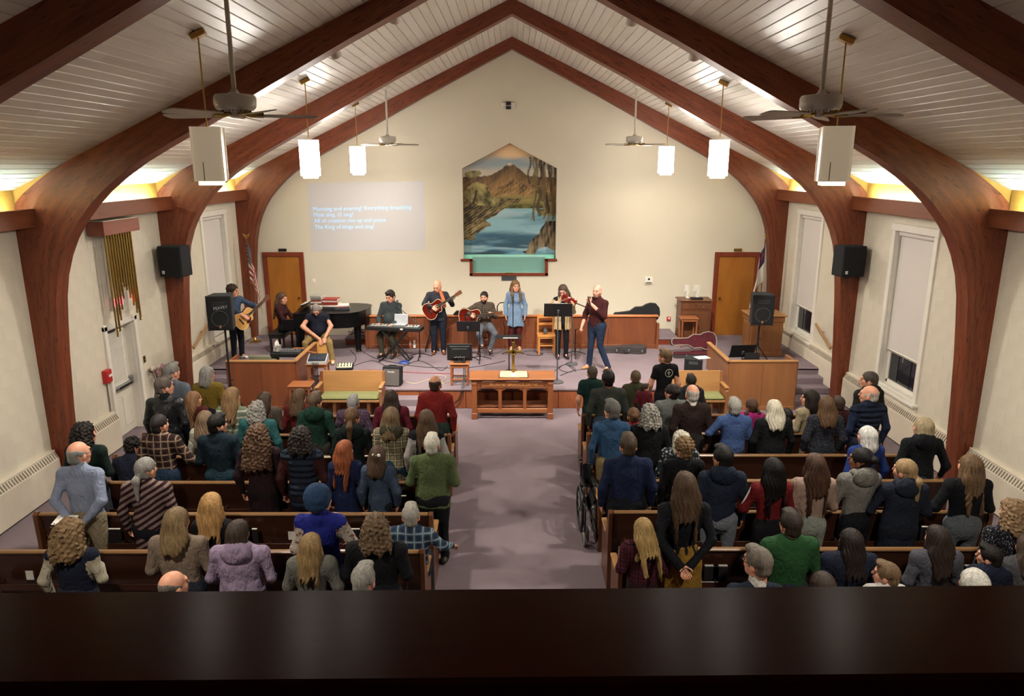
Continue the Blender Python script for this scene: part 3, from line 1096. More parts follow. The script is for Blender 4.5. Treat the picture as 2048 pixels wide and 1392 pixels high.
tk = thing('baptistry_tank', 'teal water tank front with brown trim under the mural', 'tank', (-.08, YF, 2.03))
M_TEAL = plain('teal_water', '#2a8f7c', .25, var=.05, scale=2)
M_TEAL2 = plain('pale_teal_water', '#8fdcc6', .25, var=.05, scale=2)
MB().box((0, .13, .2), (1.84, .09, .4)).build('water', M_TEAL, tk)
MB().box((0, .10, .22), (1.83, .02, .2)).build('water_band', plain('mid_teal_water', '#4fae98', .25, var=.05, scale=2), tk)
MB().box((0.01, .13, .41), (2.3, .08, .10)).build('water_surface', M_TEAL2, tk)
gm = NT('clear_glass')
gm.b.inputs['Base Color'].default_value = (.85, .98, .95, 1)
gm.b.inputs['Alpha'].default_value = .12
gm.b.inputs['Roughness'].default_value = .05
M_GLASS = gm.m
MB().box((0, .05, .23), (1.84, .008, .46)).build('pane', M_GLASS, tk)
for c, s_ in (((0, -.005, -.03), (2.0, .06, .07)), ((-.955, -.005, .15), (.075, .06, .42)), ((.955, -.005, .15), (.075, .06, .42)),
              ((-1.07, -.005, .335), (.30, .06, .06)), ((1.06, -.005, .335), (.32, .06, .06))):
    MB().box(c, s_, .006).build('trim_board', M_CASING, tk)
MB().box((0, -.03, .005), (.2, .03, .025), .004).build('drain_cover', M_BRASSDARK, tk)

o = tag(MB().box((0, 0, 0), (.38, .02, .13), .004).build('plaque', M_GREYDARK, None, loc=at(1018, 556, YF - .012)), 'small dark plaque on the wall under the mural', 'plaque')
for k in range(2):
    MB().box((0, -.011, .022 - k * .035), (.22 - .06 * k, .003, .008)).build('raised_line', M_GREYDARK, o)

# emergency light high on the gable
e = thing('emergency_light', 'small white and black unit high on the gable', 'light', at(1017, 212, YF - .001))
MB().box((0, -.03, .02), (.34, .05, .14), .02).build('bracket', M_TRIM, e)
MB().box((0, -.075, .055), (.12, .06, .08), .006).build('upper_lamp', M_BLACK, e)
MB().box((0, -.075, -.045), (.12, .06, .07), .006).build('lower_lamp', M_BLACK, e)

# projected song words: the projector's light is put into patch colour and glowing letters
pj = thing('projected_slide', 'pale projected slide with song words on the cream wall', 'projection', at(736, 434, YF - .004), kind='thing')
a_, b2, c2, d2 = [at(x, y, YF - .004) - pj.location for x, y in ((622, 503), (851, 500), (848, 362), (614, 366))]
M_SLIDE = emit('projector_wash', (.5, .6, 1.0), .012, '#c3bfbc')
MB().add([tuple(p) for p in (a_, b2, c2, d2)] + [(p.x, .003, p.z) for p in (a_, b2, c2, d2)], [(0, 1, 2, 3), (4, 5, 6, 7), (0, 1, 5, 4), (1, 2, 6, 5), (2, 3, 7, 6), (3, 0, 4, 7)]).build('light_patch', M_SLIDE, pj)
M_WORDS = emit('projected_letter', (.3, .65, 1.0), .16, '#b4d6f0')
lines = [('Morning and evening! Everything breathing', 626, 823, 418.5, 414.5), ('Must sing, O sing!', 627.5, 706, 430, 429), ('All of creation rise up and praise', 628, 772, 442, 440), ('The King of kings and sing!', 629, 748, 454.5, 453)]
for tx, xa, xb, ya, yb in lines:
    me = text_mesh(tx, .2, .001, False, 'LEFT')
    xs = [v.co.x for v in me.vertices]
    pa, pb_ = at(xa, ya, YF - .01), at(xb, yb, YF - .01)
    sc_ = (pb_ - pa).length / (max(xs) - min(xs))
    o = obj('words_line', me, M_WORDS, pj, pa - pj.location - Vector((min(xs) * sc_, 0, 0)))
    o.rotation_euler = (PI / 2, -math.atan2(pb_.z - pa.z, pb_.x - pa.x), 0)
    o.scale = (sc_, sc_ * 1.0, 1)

# small wall fittings
def fitting(name, px, py, w_, h_, m_, label, cat, dep=.03):
    t = thing(name, label, cat, at(px, py, YF))
    MB().box((0, -dep / 2, 0), (w_, dep, h_), .006).build('plate', m_, t)
    return t


t = fitting('thermostat_box', 1297, 560, .2, .17, M_TRIM, 'square white control box on the front wall right of centre', 'control box', .05)
MB().box((0, -.055, .03), (.05, .012, .05), .004).build('sensor', M_BLACK, t)
MB().box((0, -.052, -.055), (.15, .006, .02)).build('grille', M_GREYDARK, t)
t = fitting('light_switch', 628, 562, .075, .12, M_TRIM, 'white light switch on the wall above the piano', 'switch', .012)
MB().box((0, -.018, .0), (.02, .014, .04), .003).build('toggle', M_TRIM, t)
t = fitting('fire_alarm', 1337, 637, .10, .1, plain('alarm_red', '#b02a2a', .4), 'small red fire pull station beside the dark cabinet', 'fire alarm', .05)
MB().box((0, -.055, .015), (.05, .01, .04), .003).build('handle', M_TRIM, t)
for px, lb in ((1372, 'inner'), (1390, 'outer')):
    t = fitting('switch_plate', px, 577, .1, .16, M_TRIM, 'white wall switch plate above the dark cabinet, %s one' % lb, 'switch', .012)
    for k in (-1, 0, 1):
        MB().box((k * .026, -.016, 0), (.012, .01, .03), .002).build('toggle', M_TRIM, t)

# side wall fittings near the exit door
ex = thing('exit_sign', 'red and white lit exit sign above the side door', 'sign', (-WX + .03, 12.30, 2.42))
MB().box((0, 0, 0), (.05, .34, .22), .008).build('sign_case', M_TRIM, ex)
o = obj('lettering', text_mesh('EXIT', .17, .004, True), emit('exit_red', (1, .05, .12), 2.2, '#d03040'), ex, (.028, 0, 0))
o.rotation_euler = (PI / 2, 0, PI / 2)
fa = thing('fire_bell_pull', 'red fire alarm box with conduit beside the exit door', 'fire alarm', (-WX + .03, 11.68, 1.28))
MB().box((.0, 0, 0), (.11, .17, .22), .01).build('alarm_case', plain('alarm_red', '#b02a2a', .4), fa)
MB().box((.062, .02, .01), (.015, .1, .04), .004).build('pull_bar', M_TRIM, fa)
MB().cyl((-.01, 0, -.1), (-.01, 0, -.62), .012, n=8).build('conduit', M_STEEL, fa)
ls = thing('wall_switch', 'brown double switch plate on the block wall past the exit door', 'switch', (-WX + .01, 13.0, 1.22))
MB().box((0, 0, 0), (.012, .08, .13), .003).build('plate', M_BRASSDARK, ls)
for k in (-1, 1):
    MB().box((.01, 0, k * .03), (.014, .03, .03), .003).build('toggle', M_BLACK, ls)
# coats hanging just past the door
ch = thing('flower_arrangement', 'dried flower bunch on the wall by the exit door', 'flowers', (-WX + .12, 13.2, .66))
rr_ = random.Random(5)
for k in range(16):
    a = rr_.uniform(-.6, .6)
    e_ = (rr_.uniform(-.08, .14), .22 * math.sin(a) + rr_.uniform(-.03, .03), .25 + .12 * rr_.random())
    s_ = MB().tube([(0, 0, -.1), (e_[0] * .4, e_[1] * .5, .1), e_], .006, 5).build('stem', plain('dry_stem', '#7d6a55', .8), ch)
    MB().ball(e_, .035, 6, (1, 1, 1.4)).build('bloom', plain(['bloom_mauve', 'bloom_cream', 'bloom_dark'][k % 3], ['#9a6f76', '#cfc4b2', '#4a3136'][k % 3], .8), s_)

# chimes
cb = thing('tubular_chimes', 'rack of long brass organ chime tubes under a brown wooden box', 'chimes', (-WX, 12.28, 3.6))
MB().box((.16, 0, .11), (.28, 1.14, .22), .004).build('chime_box', wood('chime_wood', '#7d4634', '#8f5442', 'Y', .45, 7), cb)
MB().box((.16, 0, .225), (.26, 1.1, .012)).build('box_top', M_CREAM, cb)
tube_n = 21
for k in range(tube_n):
    u_ = abs(k - 10) / 10
    y = -.40 + k * .04
    ln = .82 + .74 * u_ + (.12 if k < 8 else 0) * u_
    o = MB().cyl((.2 + (.03 if k % 2 else 0), y, .01), (.2 + (.03 if k % 2 else 0), y, -ln), .0145, n=10).build('chime_tube', M_BRASSDARK, cb, True)
    MB().cyl((.2 + (.03 if k % 2 else 0), y, -ln), (.2 + (.03 if k % 2 else 0), y, -ln - .012), .016, n=10).build('end_cap', M_BRASSDARK, o)


# wall loudspeakers on the third arch
def wall_speaker(sg, label):
    p = thing('wall_loudspeaker', label, 'loudspeaker', (sg * 6.42, 13.93, 2.63), sg * .12, group='wall loudspeakers')
    MB().box((0, -.05, .3), (.46, .36, .58), .015).build('cabinet', M_BLACKMAT, p)
    MB().box((0, -.235, .3), (.41, .012, .53), .004).build('grille', plain('speaker_grille', '#0e0e10', .9), p)
    MB().box((-.14, -.245, .1), (.05, .006, .06)).build('badge', plain('badge_grey', '#b8b8b8', .5), p)
    MB().box((0, .16, .3), (.2, .14, .12)).build('wall_bracket', M_BLACK, p)
    MB().box((0, .02, -.02), (.12, .1, .05)).build('swivel', M_BLACK, p)


wall_speaker(-1, 'black wall loudspeaker on the arch beside the brass chimes')
wall_speaker(1, 'black wall loudspeaker on the arch between the two bare windows')
# ------------------------------------------------------------------ partitions at the stage corners
def partition(sg, label):
    p = thing('choir_partition', label, 'partition', (sg * 4.9, 13.72, 0))
    x0, x1 = (-sg * .66), (sg * .67)
    a, c = min(x0, x1), max(x0, x1)
    n = 2
    mz = M_OAKZ if sg > 0 else M_RAILWOOD
    for k in range(n):
        w_ = (c - a) / n
        MB().box((a + w_ * (k + .5), -.015, .5), (w_ - .004, .04, .96), .004).build('front_panel', mz, p)
    MB().box(((a + c) / 2, -.03, .04), (c - a, .05, .08), .004).build('base_board', mz, p)
    MB().box(((a + c) / 2, .0, .99), (c - a + .03, .1, .03), .006).build('cap_rail', M_OAK, p)
    MB().box((x0, .77, .70), (.05, 1.5, .56), .004).build('side_panel', mz, p)
    MB().box((x0, .77, .99), (.09, 1.56, .03), .006).build('cap_rail', M_OAK if sg > 0 else M_OAK, p)
    MB().box((x1, .3, .5), (.05, .6, .94), .004).build('end_panel', mz, p)
    return p


partition(-1, 'brown wooden choir partition below the guitarist on the piano side')
partition(1, 'honey wooden choir partition in front of the pulpit')

# low panelled rail behind the band
rl = thing('choir_rail', 'low panelled wooden rail running behind the musicians', 'rail', (0, 17.02, ZS))
xs = [-3.46, -2.3, -1.15, 0, 1.15, 2.3, 3.43]
for a, c in zip(xs[:-1], xs[1:]):
    MB().box(((a + c) / 2, 0, .39), (c - a - .006, .045, .76), .004).build('panel', M_RAILWOOD, rl)
MB().box((0, -.02, .05), (6.9, .04, .1), .004).build('base_board', M_RAILWOOD, rl)
MB().box((0, .01, .795), (6.98, .16, .035), .008).build('cap_rail', wood('rail_cap', '#a05a30', '#b56e3c', 'X', .35, 7), rl)
for sg in (-1, 1):
    MB().box((sg * 3.48, .0, .31), (.06, .14, .62), .006).build('end_post', M_RAILWOOD, rl)
    MB().box((sg * 3.43, .14, .4), (.05, .24, .76), .004).build('return_panel', M_RAILWOOD, rl)


# front benches with green cushions (facing the pews)
M_GREEN = plain('green_cushion', '#76784c', .85, var=.06, scale=30)


def bench(x0, x1, label):
    p = thing('front_bench', label, 'bench', ((x0 + x1) / 2, 13.36, 0), group='front benches')
    W = x1 - x0
    R = Matrix.Rotation(.10, 3, 'X')
    MB().box((0, .17, .60), (W - .04, .035, .50), .006, Matrix.Rotation(-.10, 3, 'X')).build('backrest', M_OAK, p)
    MB().box((0, -.08, .375), (W - .06, .42, .04), .006).build('seat', M_OAK, p)
    MB().box((0, -.09, .43), (W - .08, .40, .07), .03).build('cushion', M_GREEN, p)
    for sg in (-1, 1):
        MB().prism([(-.26, 0), (.14, 0), (.19, .84), (.15, .84), (.13, .62), (-.24, .60), (-.27, .56)], 'X', sg * W / 2 - .025, sg * W / 2 + .025).build('end_panel', M_RAILWOOD if sg < 0 else M_OAKZ, p)
        MB().box((sg * W / 2, -.06, .63), (.075, .40, .035), .008).build('armrest', M_OAK, p)
    for xx in (-.3, .35):
        MB().prism([(-.2, 0), (.12, 0), (.1, .36), (-.18, .36)], 'X', xx - .03, xx + .03).build('support', M_OAKZ, p)


bench(-3.68, -2.48, 'wooden bench with green cushion in front of the stage, left of the table')
bench(2.82, 4.05, 'wooden bench with green cushion behind the boys in the front pew')


# small side tables
def stool_table(x, y, z, h, w_, label, rz=0):
    p = thing('side_table', label, 'side table', (x, y, z), rz, group='matching side tables')
    MB().box((0, 0, h - .012), (w_, w_ * .86, .025), .008).build('table_top', M_TABLE, p)
    for sx in (-1, 1):
        for sy in (-1, 1):
            MB().box((sx * (w_ / 2 - .04), sy * (w_ * .43 - .04), (h - .025) / 2), (.04, .04, h - .025), .006).build('leg', M_TABLEZ, p)
    for sy in (-1, 1):
        MB().box((0, sy * (w_ * .43 - .04), h - .06), (w_ - .1, .02, .06), .004).build('apron', M_TABLE, p)
        MB().box((0, sy * (w_ * .43 - .04), .13), (w_ - .1, .02, .03), .004).build('stretcher', M_TABLE, p)
    for sx in (-1, 1):
        MB().box((sx * (w_ / 2 - .04), 0, h - .06), (.02, w_ * .86 - .1, .06), .004).build('apron', M_TABLE, p)
        MB().box((sx * (w_ / 2 - .04), 0, .13), (.02, w_ * .86 - .1, .03), .004).build('stretcher', M_TABLE, p)
    return p


TX = at(920, 769, 14.03)
stool_table(TX.x, 14.08, ZS, .46, .40, 'small wooden side table carrying the monitor screen')
stool_table(-3.88, 14.06, ZS, .46, .42, 'small wooden side table carrying the mixing desk')
stool_table(-4.06, 13.44, 0, .62, .44, 'low wooden side table in front of the choir partition')
stool_table(at(1375, 670, 17.25).x, 17.25, ZS, .72, .42, 'tall narrow wooden side table before the dark cabinet')

# communion table
ct = thing('communion_table', 'carved wooden communion table with three front openings', 'table', (.008, 13.40, 0))
MB().box((0, 0, .795), (1.63, .60, .028), .008).build('table_top', M_TABLE, ct)
MB().box((0, 0, .768), (1.57, .55, .03), .012).build('top_moulding', M_RAILWOOD, ct)
for sx in (-1, 1):
    for sy in (-1, 1):
        lg = MB().box((sx * .72, sy * .22, .375), (.1, .1, .75), .008).build('leg', M_TABLEZ, ct)
        MB().box((sx * .72, sy * .22, .06), (.115, .115, .12), .008).build('plinth', M_TABLEZ, lg)
        MB().box((sx * .72, sy * .22, .70), (.112, .112, .06), .01).build('capital', M_TABLEZ, lg)
for sy in (-1, 1):
    fr = MB().box((0, sy * .235, .685), (1.36, .03, .10), .004).build('frieze', M_TABLE, ct)
    if sy < 0:
        o = obj('carved_lettering', text_mesh('IN REMEMBRANCE OF ME', .07, .004, True), plain('carved_gilt', '#c98d55', .5), fr, (.02, -.252, .685))
        o.rotation_euler = (PI / 2, 0, 0)
        o.scale = (1.12, 1, 1)
        o['kind'] = 'stuff'
        for sx in (-1, 1):
            MB().lathe([(.03, 0), (.026, .008), (.012, .012), (.0, .014)], 14).build('rosette', M_RAILWOOD, fr, True, (sx * .61, -.25, .685), (PI / 2, 0, 0))
    MB().box((0, sy * .235, .618), (1.40, .045, .02), .004).build('moulding', M_RAILWOOD, ct)
    MB().box((0, sy * .23, .165), (1.36, .04, .09), .006).build('bottom_rail', M_TABLE, ct)
    for xx in (-.235, .235):
        MB().box((xx, sy * .23, .41), (.065, .04, .42), .005).build('mullion', M_TABLEZ, ct)
    for xa, xb in ((-.67, -.268), (-.2, .2), (.268, .67)):
        for xx, s_ in ((xa, 1), (xb, -1)):
            r = .075
            poly = [(xx, .61), (xx, .61 - r)] + [(xx + s_ * (r - r * math.cos(t)) * .55, .61 - r + r * math.sin(t) * .55) for t in (0.3, .8, 1.3)] + [(xx + s_ * r, .61 - .02), (xx + s_ * r, .61)]
            MB().prism(poly, 'Y', sy * .23 - .018, sy * .23 + .018).build('corner_bracket', M_TABLEZ, ct)
MB().box((0, 0, .22), (1.36, .36, .025), .004).build('lower_shelf', M_RAILWOOD, ct)
for sx in (-1, 1):
    MB().box((sx * .715, 0, .40), (.04, .36, .42), .004).build('side_panel', M_RAILWOOD, ct)

# brass cross and open book on the table
cr = thing('brass_cross', 'standing brass cross behind the open book on the table', 'cross', (.025, 13.58, .81))
MB().box((0, 0, .3), (.05, .035, .6), .006).build('upright', M_BRASSDARK, cr)
MB().box((0, 0, .40), (.31, .035, .05), .006).build('crossbar', M_BRASSDARK, cr)
MB().tube([(.055 * math.cos(t), -.02, .40 + .055 * math.sin(t)) for t in np.linspace(0, 2 * PI, 21)], .008, 6).build('ring', M_BRASS, cr, True)
MB().box((0, 0, .02), (.13, .1, .04), .01).build('foot', M_BRASS, cr)
bk = thing('open_book', 'large open book with cream pages lying on the carved table', 'book', (.03, 13.32, .809))
M_PAGE = plain('cream_page', '#e9dfb8', .75, var=.04, scale=60)
for sg in (-1, 1):
    pr_ = [(0, .02)] + [(sg * x, .02 + .035 * math.sin(min(1, x / .11) * PI * .62)) for x in np.linspace(.02, .245, 9)] + [(sg * .265, .012), (0, .006)]
    pg = MB().prism(pr_, 'Y', -.14, .14).build('page_block', M_PAGE, bk)
    m = MB()
    for k in range(9):
        m.box((sg * .135, .1 - k * .024, .056), (.17, .004, .002))
    m.build('print_lines', plain('faint_print', '#b9ae88', .8), pg)
MB().box((0, 0, .004), (.56, .30, .008)).build('cover', plain('book_leather', '#4a2a1a', .5), bk)
MB().box((0, -.155, .012), (.012, .06, .003)).build('ribbon', plain('ribbon_red', '#8c2020', .6), bk)

# dark cabinet by the stage door with things on it
cbn = thing('dark_cabinet', 'dark walnut cabinet standing left of the stage door', 'cabinet', (4.5, 17.75, ZS))
M_WAL = wood('cabinet_walnut', '#573420', '#6b4229', 'Z', .4, 6, 9)
MB().box((0, 0, .53), (.74, .48, 1.02), .008).build('body', M_WAL, cbn)
MB().box((0, 0, 1.065), (.82, .54, .035), .01).build('top', M_WAL, cbn)
MB().box((0, -.02, .04), (.77, .5, .08), .008).build('plinth', M_WAL, cbn)
dr = MB().box((-.0, -.245, .42), (.66, .02, .7), .006).build('door', M_WAL, cbn)
MB().box((.0, -.258, .42), (.006, .008, .7)).build('joint', M_DARKGAP, dr)
for sx in (-1, 1):
    f_ = MB().box((sx * .18, -.245, .92), (.33, .02, .13), .006).build('drawer', M_WAL, cbn)
    MB().ball((sx * .18, -.262, .92), .012, 8).build('knob', M_BRASS, f_)
gl = NT('etched_glass')
gl.b.inputs['Base Color'].default_value = (.9, .9, .86, 1)
gl.b.inputs['Roughness'].default_value = .25
gl.b.inputs['Alpha'].default_value = .14
for xx, lb in ((-.14, 'nearer the wall edge'), (.1, 'nearer the door')):
    h_ = thing('glass_hurricane', 'clear glass candle chimney on the dark cabinet, ' + lb, 'candle holder', (4.5 + xx, 17.85, ZS + 1.083), group='glass candle chimneys')
    MB().lathe([(.05, 0), (.065, .02), (.065, .32)], 16, close=False).build('chimney', gl.m, h_, True)
    MB().lathe([(.05, 0), (.05, .015), (.012, .03), (.012, .2), (.0, .2)], 12).build('candle', M_TRIM, h_, True)
o = tag(MB().box((4.5 + .03, 17.62, ZS + 1.083 + .025), (.3, .1, .05), .015).build('instrument_pouch', M_BLACKMAT), 'flat black zipped pouch lying on the dark cabinet', 'pouch')

# pulpit at the window side
pp = thing('pulpit', 'honey oak pulpit standing before the window side stage door', 'pulpit', (5.83, 16.55, ZS))
MB().box((0, 0, .48), (.72, .62, .96), .01).build('body', M_OAKZ, pp)
MB().box((0, 0, .06), (.78, .68, .12), .012).build('plinth', M_OAKZ, pp)
MB().box((0, -.0, .86), (.76, .66, .12), .01).build('frieze', M_OAKZ, pp)
MB().box((0, 0, .95), (.84, .74, .035), .01).build('top', M_OAK, pp)
MB().box((-.365, 0, .46), (.012, .5, .62), .004).build('side_panel', M_OAKZ, pp)
MB().tube([(.1, -.1, .96), (.12, -.12, 1.1), (.18, -.14, 1.25), (.24, -.16, 1.31)], .006, 6).build('gooseneck', M_BLACK, pp, True)
MB().cyl((.235, -.158, 1.305), (.27, -.17, 1.33), .016, n=8).build('microphone_tip', M_BLACK, pp, True)
for k, (xx, yy, h_) in enumerate(((-.02, .0, .22), (.1, .05, .2))):
    g = thing('water_glass', 'tall clear water tumbler on the pulpit, %s' % ('beside the microphone' if k else 'hidden edge by the speaker'), 'glass', (5.75 + xx, 16.55 + yy, ZS + .968), group='tumblers')
    MB().lathe([(.03, 0), (.042, .01), (.046, h_)], 14, close=False).build('tumbler', gl.m, g, True)
    MB().lathe([(.028, .004), (.038, .01), (.04, h_ * .6)], 12).build('water_fill', plain('water_pale', '#b9c2c4', .1), g, True)
jg = thing('white_jug', 'round white pitcher on the pulpit top', 'pitcher', (5.72, 16.72, ZS + .968))
MB().lathe([(.05, 0), (.08, .05), (.085, .1), (.06, .18), (.065, .24), (.05, .24)], 16).build('jug_body', M_TRIM, jg, True)
MB().tube([(.08, 0, .08), (.13, 0, .11), (.12, 0, .19), (.06, 0, .21)], .009, 6).build('handle', M_TRIM, jg, True)
# ------------------------------------------------------------------ figures: smooth bodies grown from implicit shapes
class Field:
    def __init__(s, lo, hi, h):
        s.h = h
        s.ax = [np.arange(lo[i] - 2.5 * h, hi[i] + 2.6 * h, h) for i in range(3)]
        s.f = np.full([len(a) for a in s.ax], 1.0, np.float32)

    def _sl(s, lo, hi):
        r = []
        for i in range(3):
            a = int(np.searchsorted(s.ax[i], lo[i]))
            b_ = int(np.searchsorted(s.ax[i], hi[i]))
            if b_ <= a:
                return None
            r.append(slice(a, b_))
        return tuple(r)

    def _xyz(s, sl):
        return np.meshgrid(*[s.ax[i][sl[i]].astype(np.float32) for i in range(3)], indexing='ij', sparse=True)

    def cap(s, a, b, ra, rb=None, k=.03, sc=(1, 1, 1), cut=False):
        """Tapered capsule from a to b, squashed by sc about its own axis; cut=True removes it instead."""
        rb = ra if rb is None else rb
        a, b = np.array(a, float), np.array(b, float)
        scv = np.array(sc, float)
        m = max(ra, rb)
        mar = k + 2.5 * s.h
        ext = m * scv + mar
        sl = s._sl(np.minimum(a, b) - ext, np.maximum(a, b) + ext)
        if sl is None:
            return s
        X, Y, Z = s._xyz(sl)
        d = (b - a) / scv
        dd = max(float(d @ d), 1e-9)
        px, py, pz = (X - a[0]) / scv[0], (Y - a[1]) / scv[1], (Z - a[2]) / scv[2]
        t = np.clip((px * d[0] + py * d[1] + pz * d[2]) / dd, 0, 1)
        q = np.sqrt((px - t * d[0]) ** 2 + (py - t * d[1]) ** 2 + (pz - t * d[2]) ** 2)
        v = (q - (ra + (rb - ra) * t)) * scv.min()
        return s._mix(sl, v, k, cut)

    def ell(s, c, r, k=.03, cut=False, R=None):
        c, r = np.array(c, float), np.array(r, float)
        mar = k + 2.5 * s.h + (0 if R is None else r.max() - r.min())
        sl = s._sl(c - r - mar, c + r + mar)
        if sl is None:
            return s
        X, Y, Z = s._xyz(sl)
        x, y, z = X - c[0], Y - c[1], Z - c[2]
        if R is not None:
            x, y, z = (R[0][0] * x + R[1][0] * y + R[2][0] * z, R[0][1] * x + R[1][1] * y + R[2][1] * z, R[0][2] * x + R[1][2] * y + R[2][2] * z)
        q = np.sqrt((x / r[0]) ** 2 + (y / r[1]) ** 2 + (z / r[2]) ** 2)
        q2 = np.sqrt((x / r[0] ** 2) ** 2 + (y / r[1] ** 2) ** 2 + (z / r[2] ** 2) ** 2)
        return s._mix(sl, q * (q - 1) / np.maximum(q2, 1e-6), k, cut)

    def _mix(s, sl, v, k, cut):
        f = s.f[sl]
        if cut:
            v = -v
            h = np.clip(.5 - .5 * (v - f) / k, 0, 1)
            s.f[sl] = v * (1 - h) + f * h + k * h * (1 - h)
        else:
            h = np.clip(.5 + .5 * (v - f) / k, 0, 1)
            s.f[sl] = v * (1 - h) + f * h - k * h * (1 - h)
        return s

    def keep(s, fn, k=.0):
        """Keep only where fn(x, y, z) <= 0."""
        X, Y, Z = np.meshgrid(*[a.astype(np.float32) for a in s.ax], indexing='ij', sparse=True)
        s.f = np.maximum(s.f, fn(X, Y, Z) + 0 * s.f)
        return s

    def add(s, fn):
        X, Y, Z = np.meshgrid(*[a.astype(np.float32) for a in s.ax], indexing='ij', sparse=True)
        s.f = s.f + fn(X, Y, Z)
        return s

    def surface(s):
        """Surface nets: (vertices, quads)."""
        f = s.f
        f[0], f[-1], f[:, 0], f[:, -1], f[:, :, 0], f[:, :, -1] = 1, 1, 1, 1, 1, 1
        ins = f < 0
        n = [k - 1 for k in f.shape]
        corner = [(i, j, k) for i in (0, 1) for j in (0, 1) for k in (0, 1)]
        cs = [slice(None, -1), slice(1, None)]
        cnt = np.zeros(n, np.int8)
        for c in corner:
            cnt += ins[cs[c[0]], cs[c[1]], cs[c[2]]]
        act = (cnt > 0) & (cnt < 8)
        ci = np.argwhere(act)
        if len(ci) == 0:
            return np.zeros((0, 3)), np.zeros((0, 4), int)
        idx = np.full(n, -1, np.int32)
        idx[act] = np.arange(len(ci))
        val = np.stack([f[ci[:, 0] + c[0], ci[:, 1] + c[1], ci[:, 2] + c[2]] for c in corner], 1)
        acc = np.zeros((len(ci), 3))
        num = np.zeros(len(ci))
        for a in range(8):
            for ax in range(3):
                if corner[a][ax]:
                    continue
                c2 = list(corner[a])
                c2[ax] = 1
                b_ = corner.index(tuple(c2))
                va, vb = val[:, a], val[:, b_]
                m = (va < 0) != (vb < 0)
                t = va[m] / (va[m] - vb[m])
                p = np.tile(np.array(corner[a], float), (m.sum(), 1))
                p[:, ax] += t
                acc[m] += p
                num[m] += 1
        v = (ci + acc / num[:, None]) * s.h + np.array([a[0] for a in s.ax])
        quads = []
        for ax in range(3):
            o1, o2 = (ax + 1) % 3, (ax + 2) % 3
            sl0 = [slice(None)] * 3
            sl1 = [slice(None)] * 3
            sl0[ax], sl1[ax] = slice(None, -1), slice(1, None)
            diff = ins[tuple(sl0)] != ins[tuple(sl1)]
            e = np.argwhere(diff)
            e = e[(e[:, o1] > 0) & (e[:, o2] > 0) & (e[:, o1] < n[o1]) & (e[:, o2] < n[o2])]
            if len(e) == 0:
                continue
            st = ins[e[:, 0], e[:, 1], e[:, 2]]
            q = []
            for d1, d2 in ((1, 1), (0, 1), (0, 0), (1, 0)):
                p = e.copy()
                p[:, o1] -= d1
                p[:, o2] -= d2
                q.append(idx[p[:, 0], p[:, 1], p[:, 2]])
            q = np.stack(q, 1)
            q[~st] = q[~st][:, ::-1]
            quads.append(q)
        return v, np.concatenate(quads)


def arr_mesh(name, v, q, mi=None, smooth=True):
    me = bpy.data.meshes.new(name)
    nv, nq = len(v), len(q)
    me.vertices.add(nv)
    me.vertices.foreach_set('co', np.asarray(v, np.float32).ravel())
    me.loops.add(nq * 4)
    me.loops.foreach_set('vertex_index', np.asarray(q, np.int32).ravel())
    me.polygons.add(nq)
    me.polygons.foreach_set('loop_start', np.arange(nq, dtype=np.int32) * 4)
    me.polygons.foreach_set('use_smooth', np.full(nq, smooth))
    if mi is not None:
        me.polygons.foreach_set('material_index', np.asarray(mi, np.int32))
    me.update(calc_edges=True)
    return me


_WAVES = {}


def wob(seed, n=5, lo=8, hi=30, st=(1, 1, 1)):
    """Cheap smooth noise: a sum of a few random waves."""
    key = (seed, n, lo, hi, st)
    if key not in _WAVES:
        r = np.random.default_rng(seed)
        w = []
        for k in range(n):
            d = r.normal(size=3)
            d /= np.linalg.norm(d)
            w.append((d * r.uniform(lo, hi) * np.array(st), r.uniform(0, 6.28)))
        _WAVES[key] = w
    w = _WAVES[key]

    def fn(X, Y, Z):
        o = 0
        for d, p in w:
            o = o + np.sin((d[0] * X + p) + d[1] * Y + d[2] * Z)
        return o / math.sqrt(n)
    return fn


# ---- heads (shared)
HEADS = {}


def head_geo(kind):
    if kind in HEADS:
        return HEADS[kind]
    F = Field((-.1, -.125, -.20), (.1, .135, .13), .0075)
    fem = kind != 'man'
    jw = .052 if fem else .060
    F.ell((0, -.012, .028), (.077, .098, .092), .02)
    F.ell((0, .030, -.035), (.062, .066, .075), .03)
    F.ell((0, .052, -.085), (jw * .72, .042, .036), .03)
    for sg in (-1, 1):
        F.ell((sg * .034, .062, -.022), (.026, .026, .024), .025)
        F.ell((sg * .078, -.008, -.018), (.011, .022, .034), .006)
    F.ell((0, .085, .032), (.05, .018, .014), .02)
    for sg in (-1, 1):
        F.ell((sg * .031, .102, .006), (.019, .016, .012), .012, True)
        F.ell((sg * .031, .086, .004), (.0145, .012, .0115), .003)
    F.cap((0, .094, .018), (0, .116, -.022), .0085, .0135, .012)
    F.ell((0, .100, -.053), (.025, .012, .0085), .008)
    F.ell((0, .100, -.063), (.021, .011, .008), .006)
    nr = .050 if fem else .060
    F.cap((0, -.018, -.04), (0, -.022, -.135), nr, nr - .002, .025)
    v, q = F.surface()
    c = v[q].mean(1)
    mi = np.zeros(len(q), int)
    x, y, z = np.abs(c[:, 0]), c[:, 1], c[:, 2]
    mi[(x < .026) & (y > .096) & (z < -.046) & (z > -.070)] = 1
    mi[(np.abs(x - .031) < .015) & (y > .072) & (np.abs(z - .004) < .009)] = 2
    mi[(np.abs(x - .033) < .020) & (y > .07) & (np.abs(z - .027) < .006)] = 3
    HEADS[kind] = (v, q, mi, c)
    return HEADS[kind]


# ---- hands (shared): wrist at origin, z along the fingers, y the back of the hand, +x the thumb side
HANDS = {}


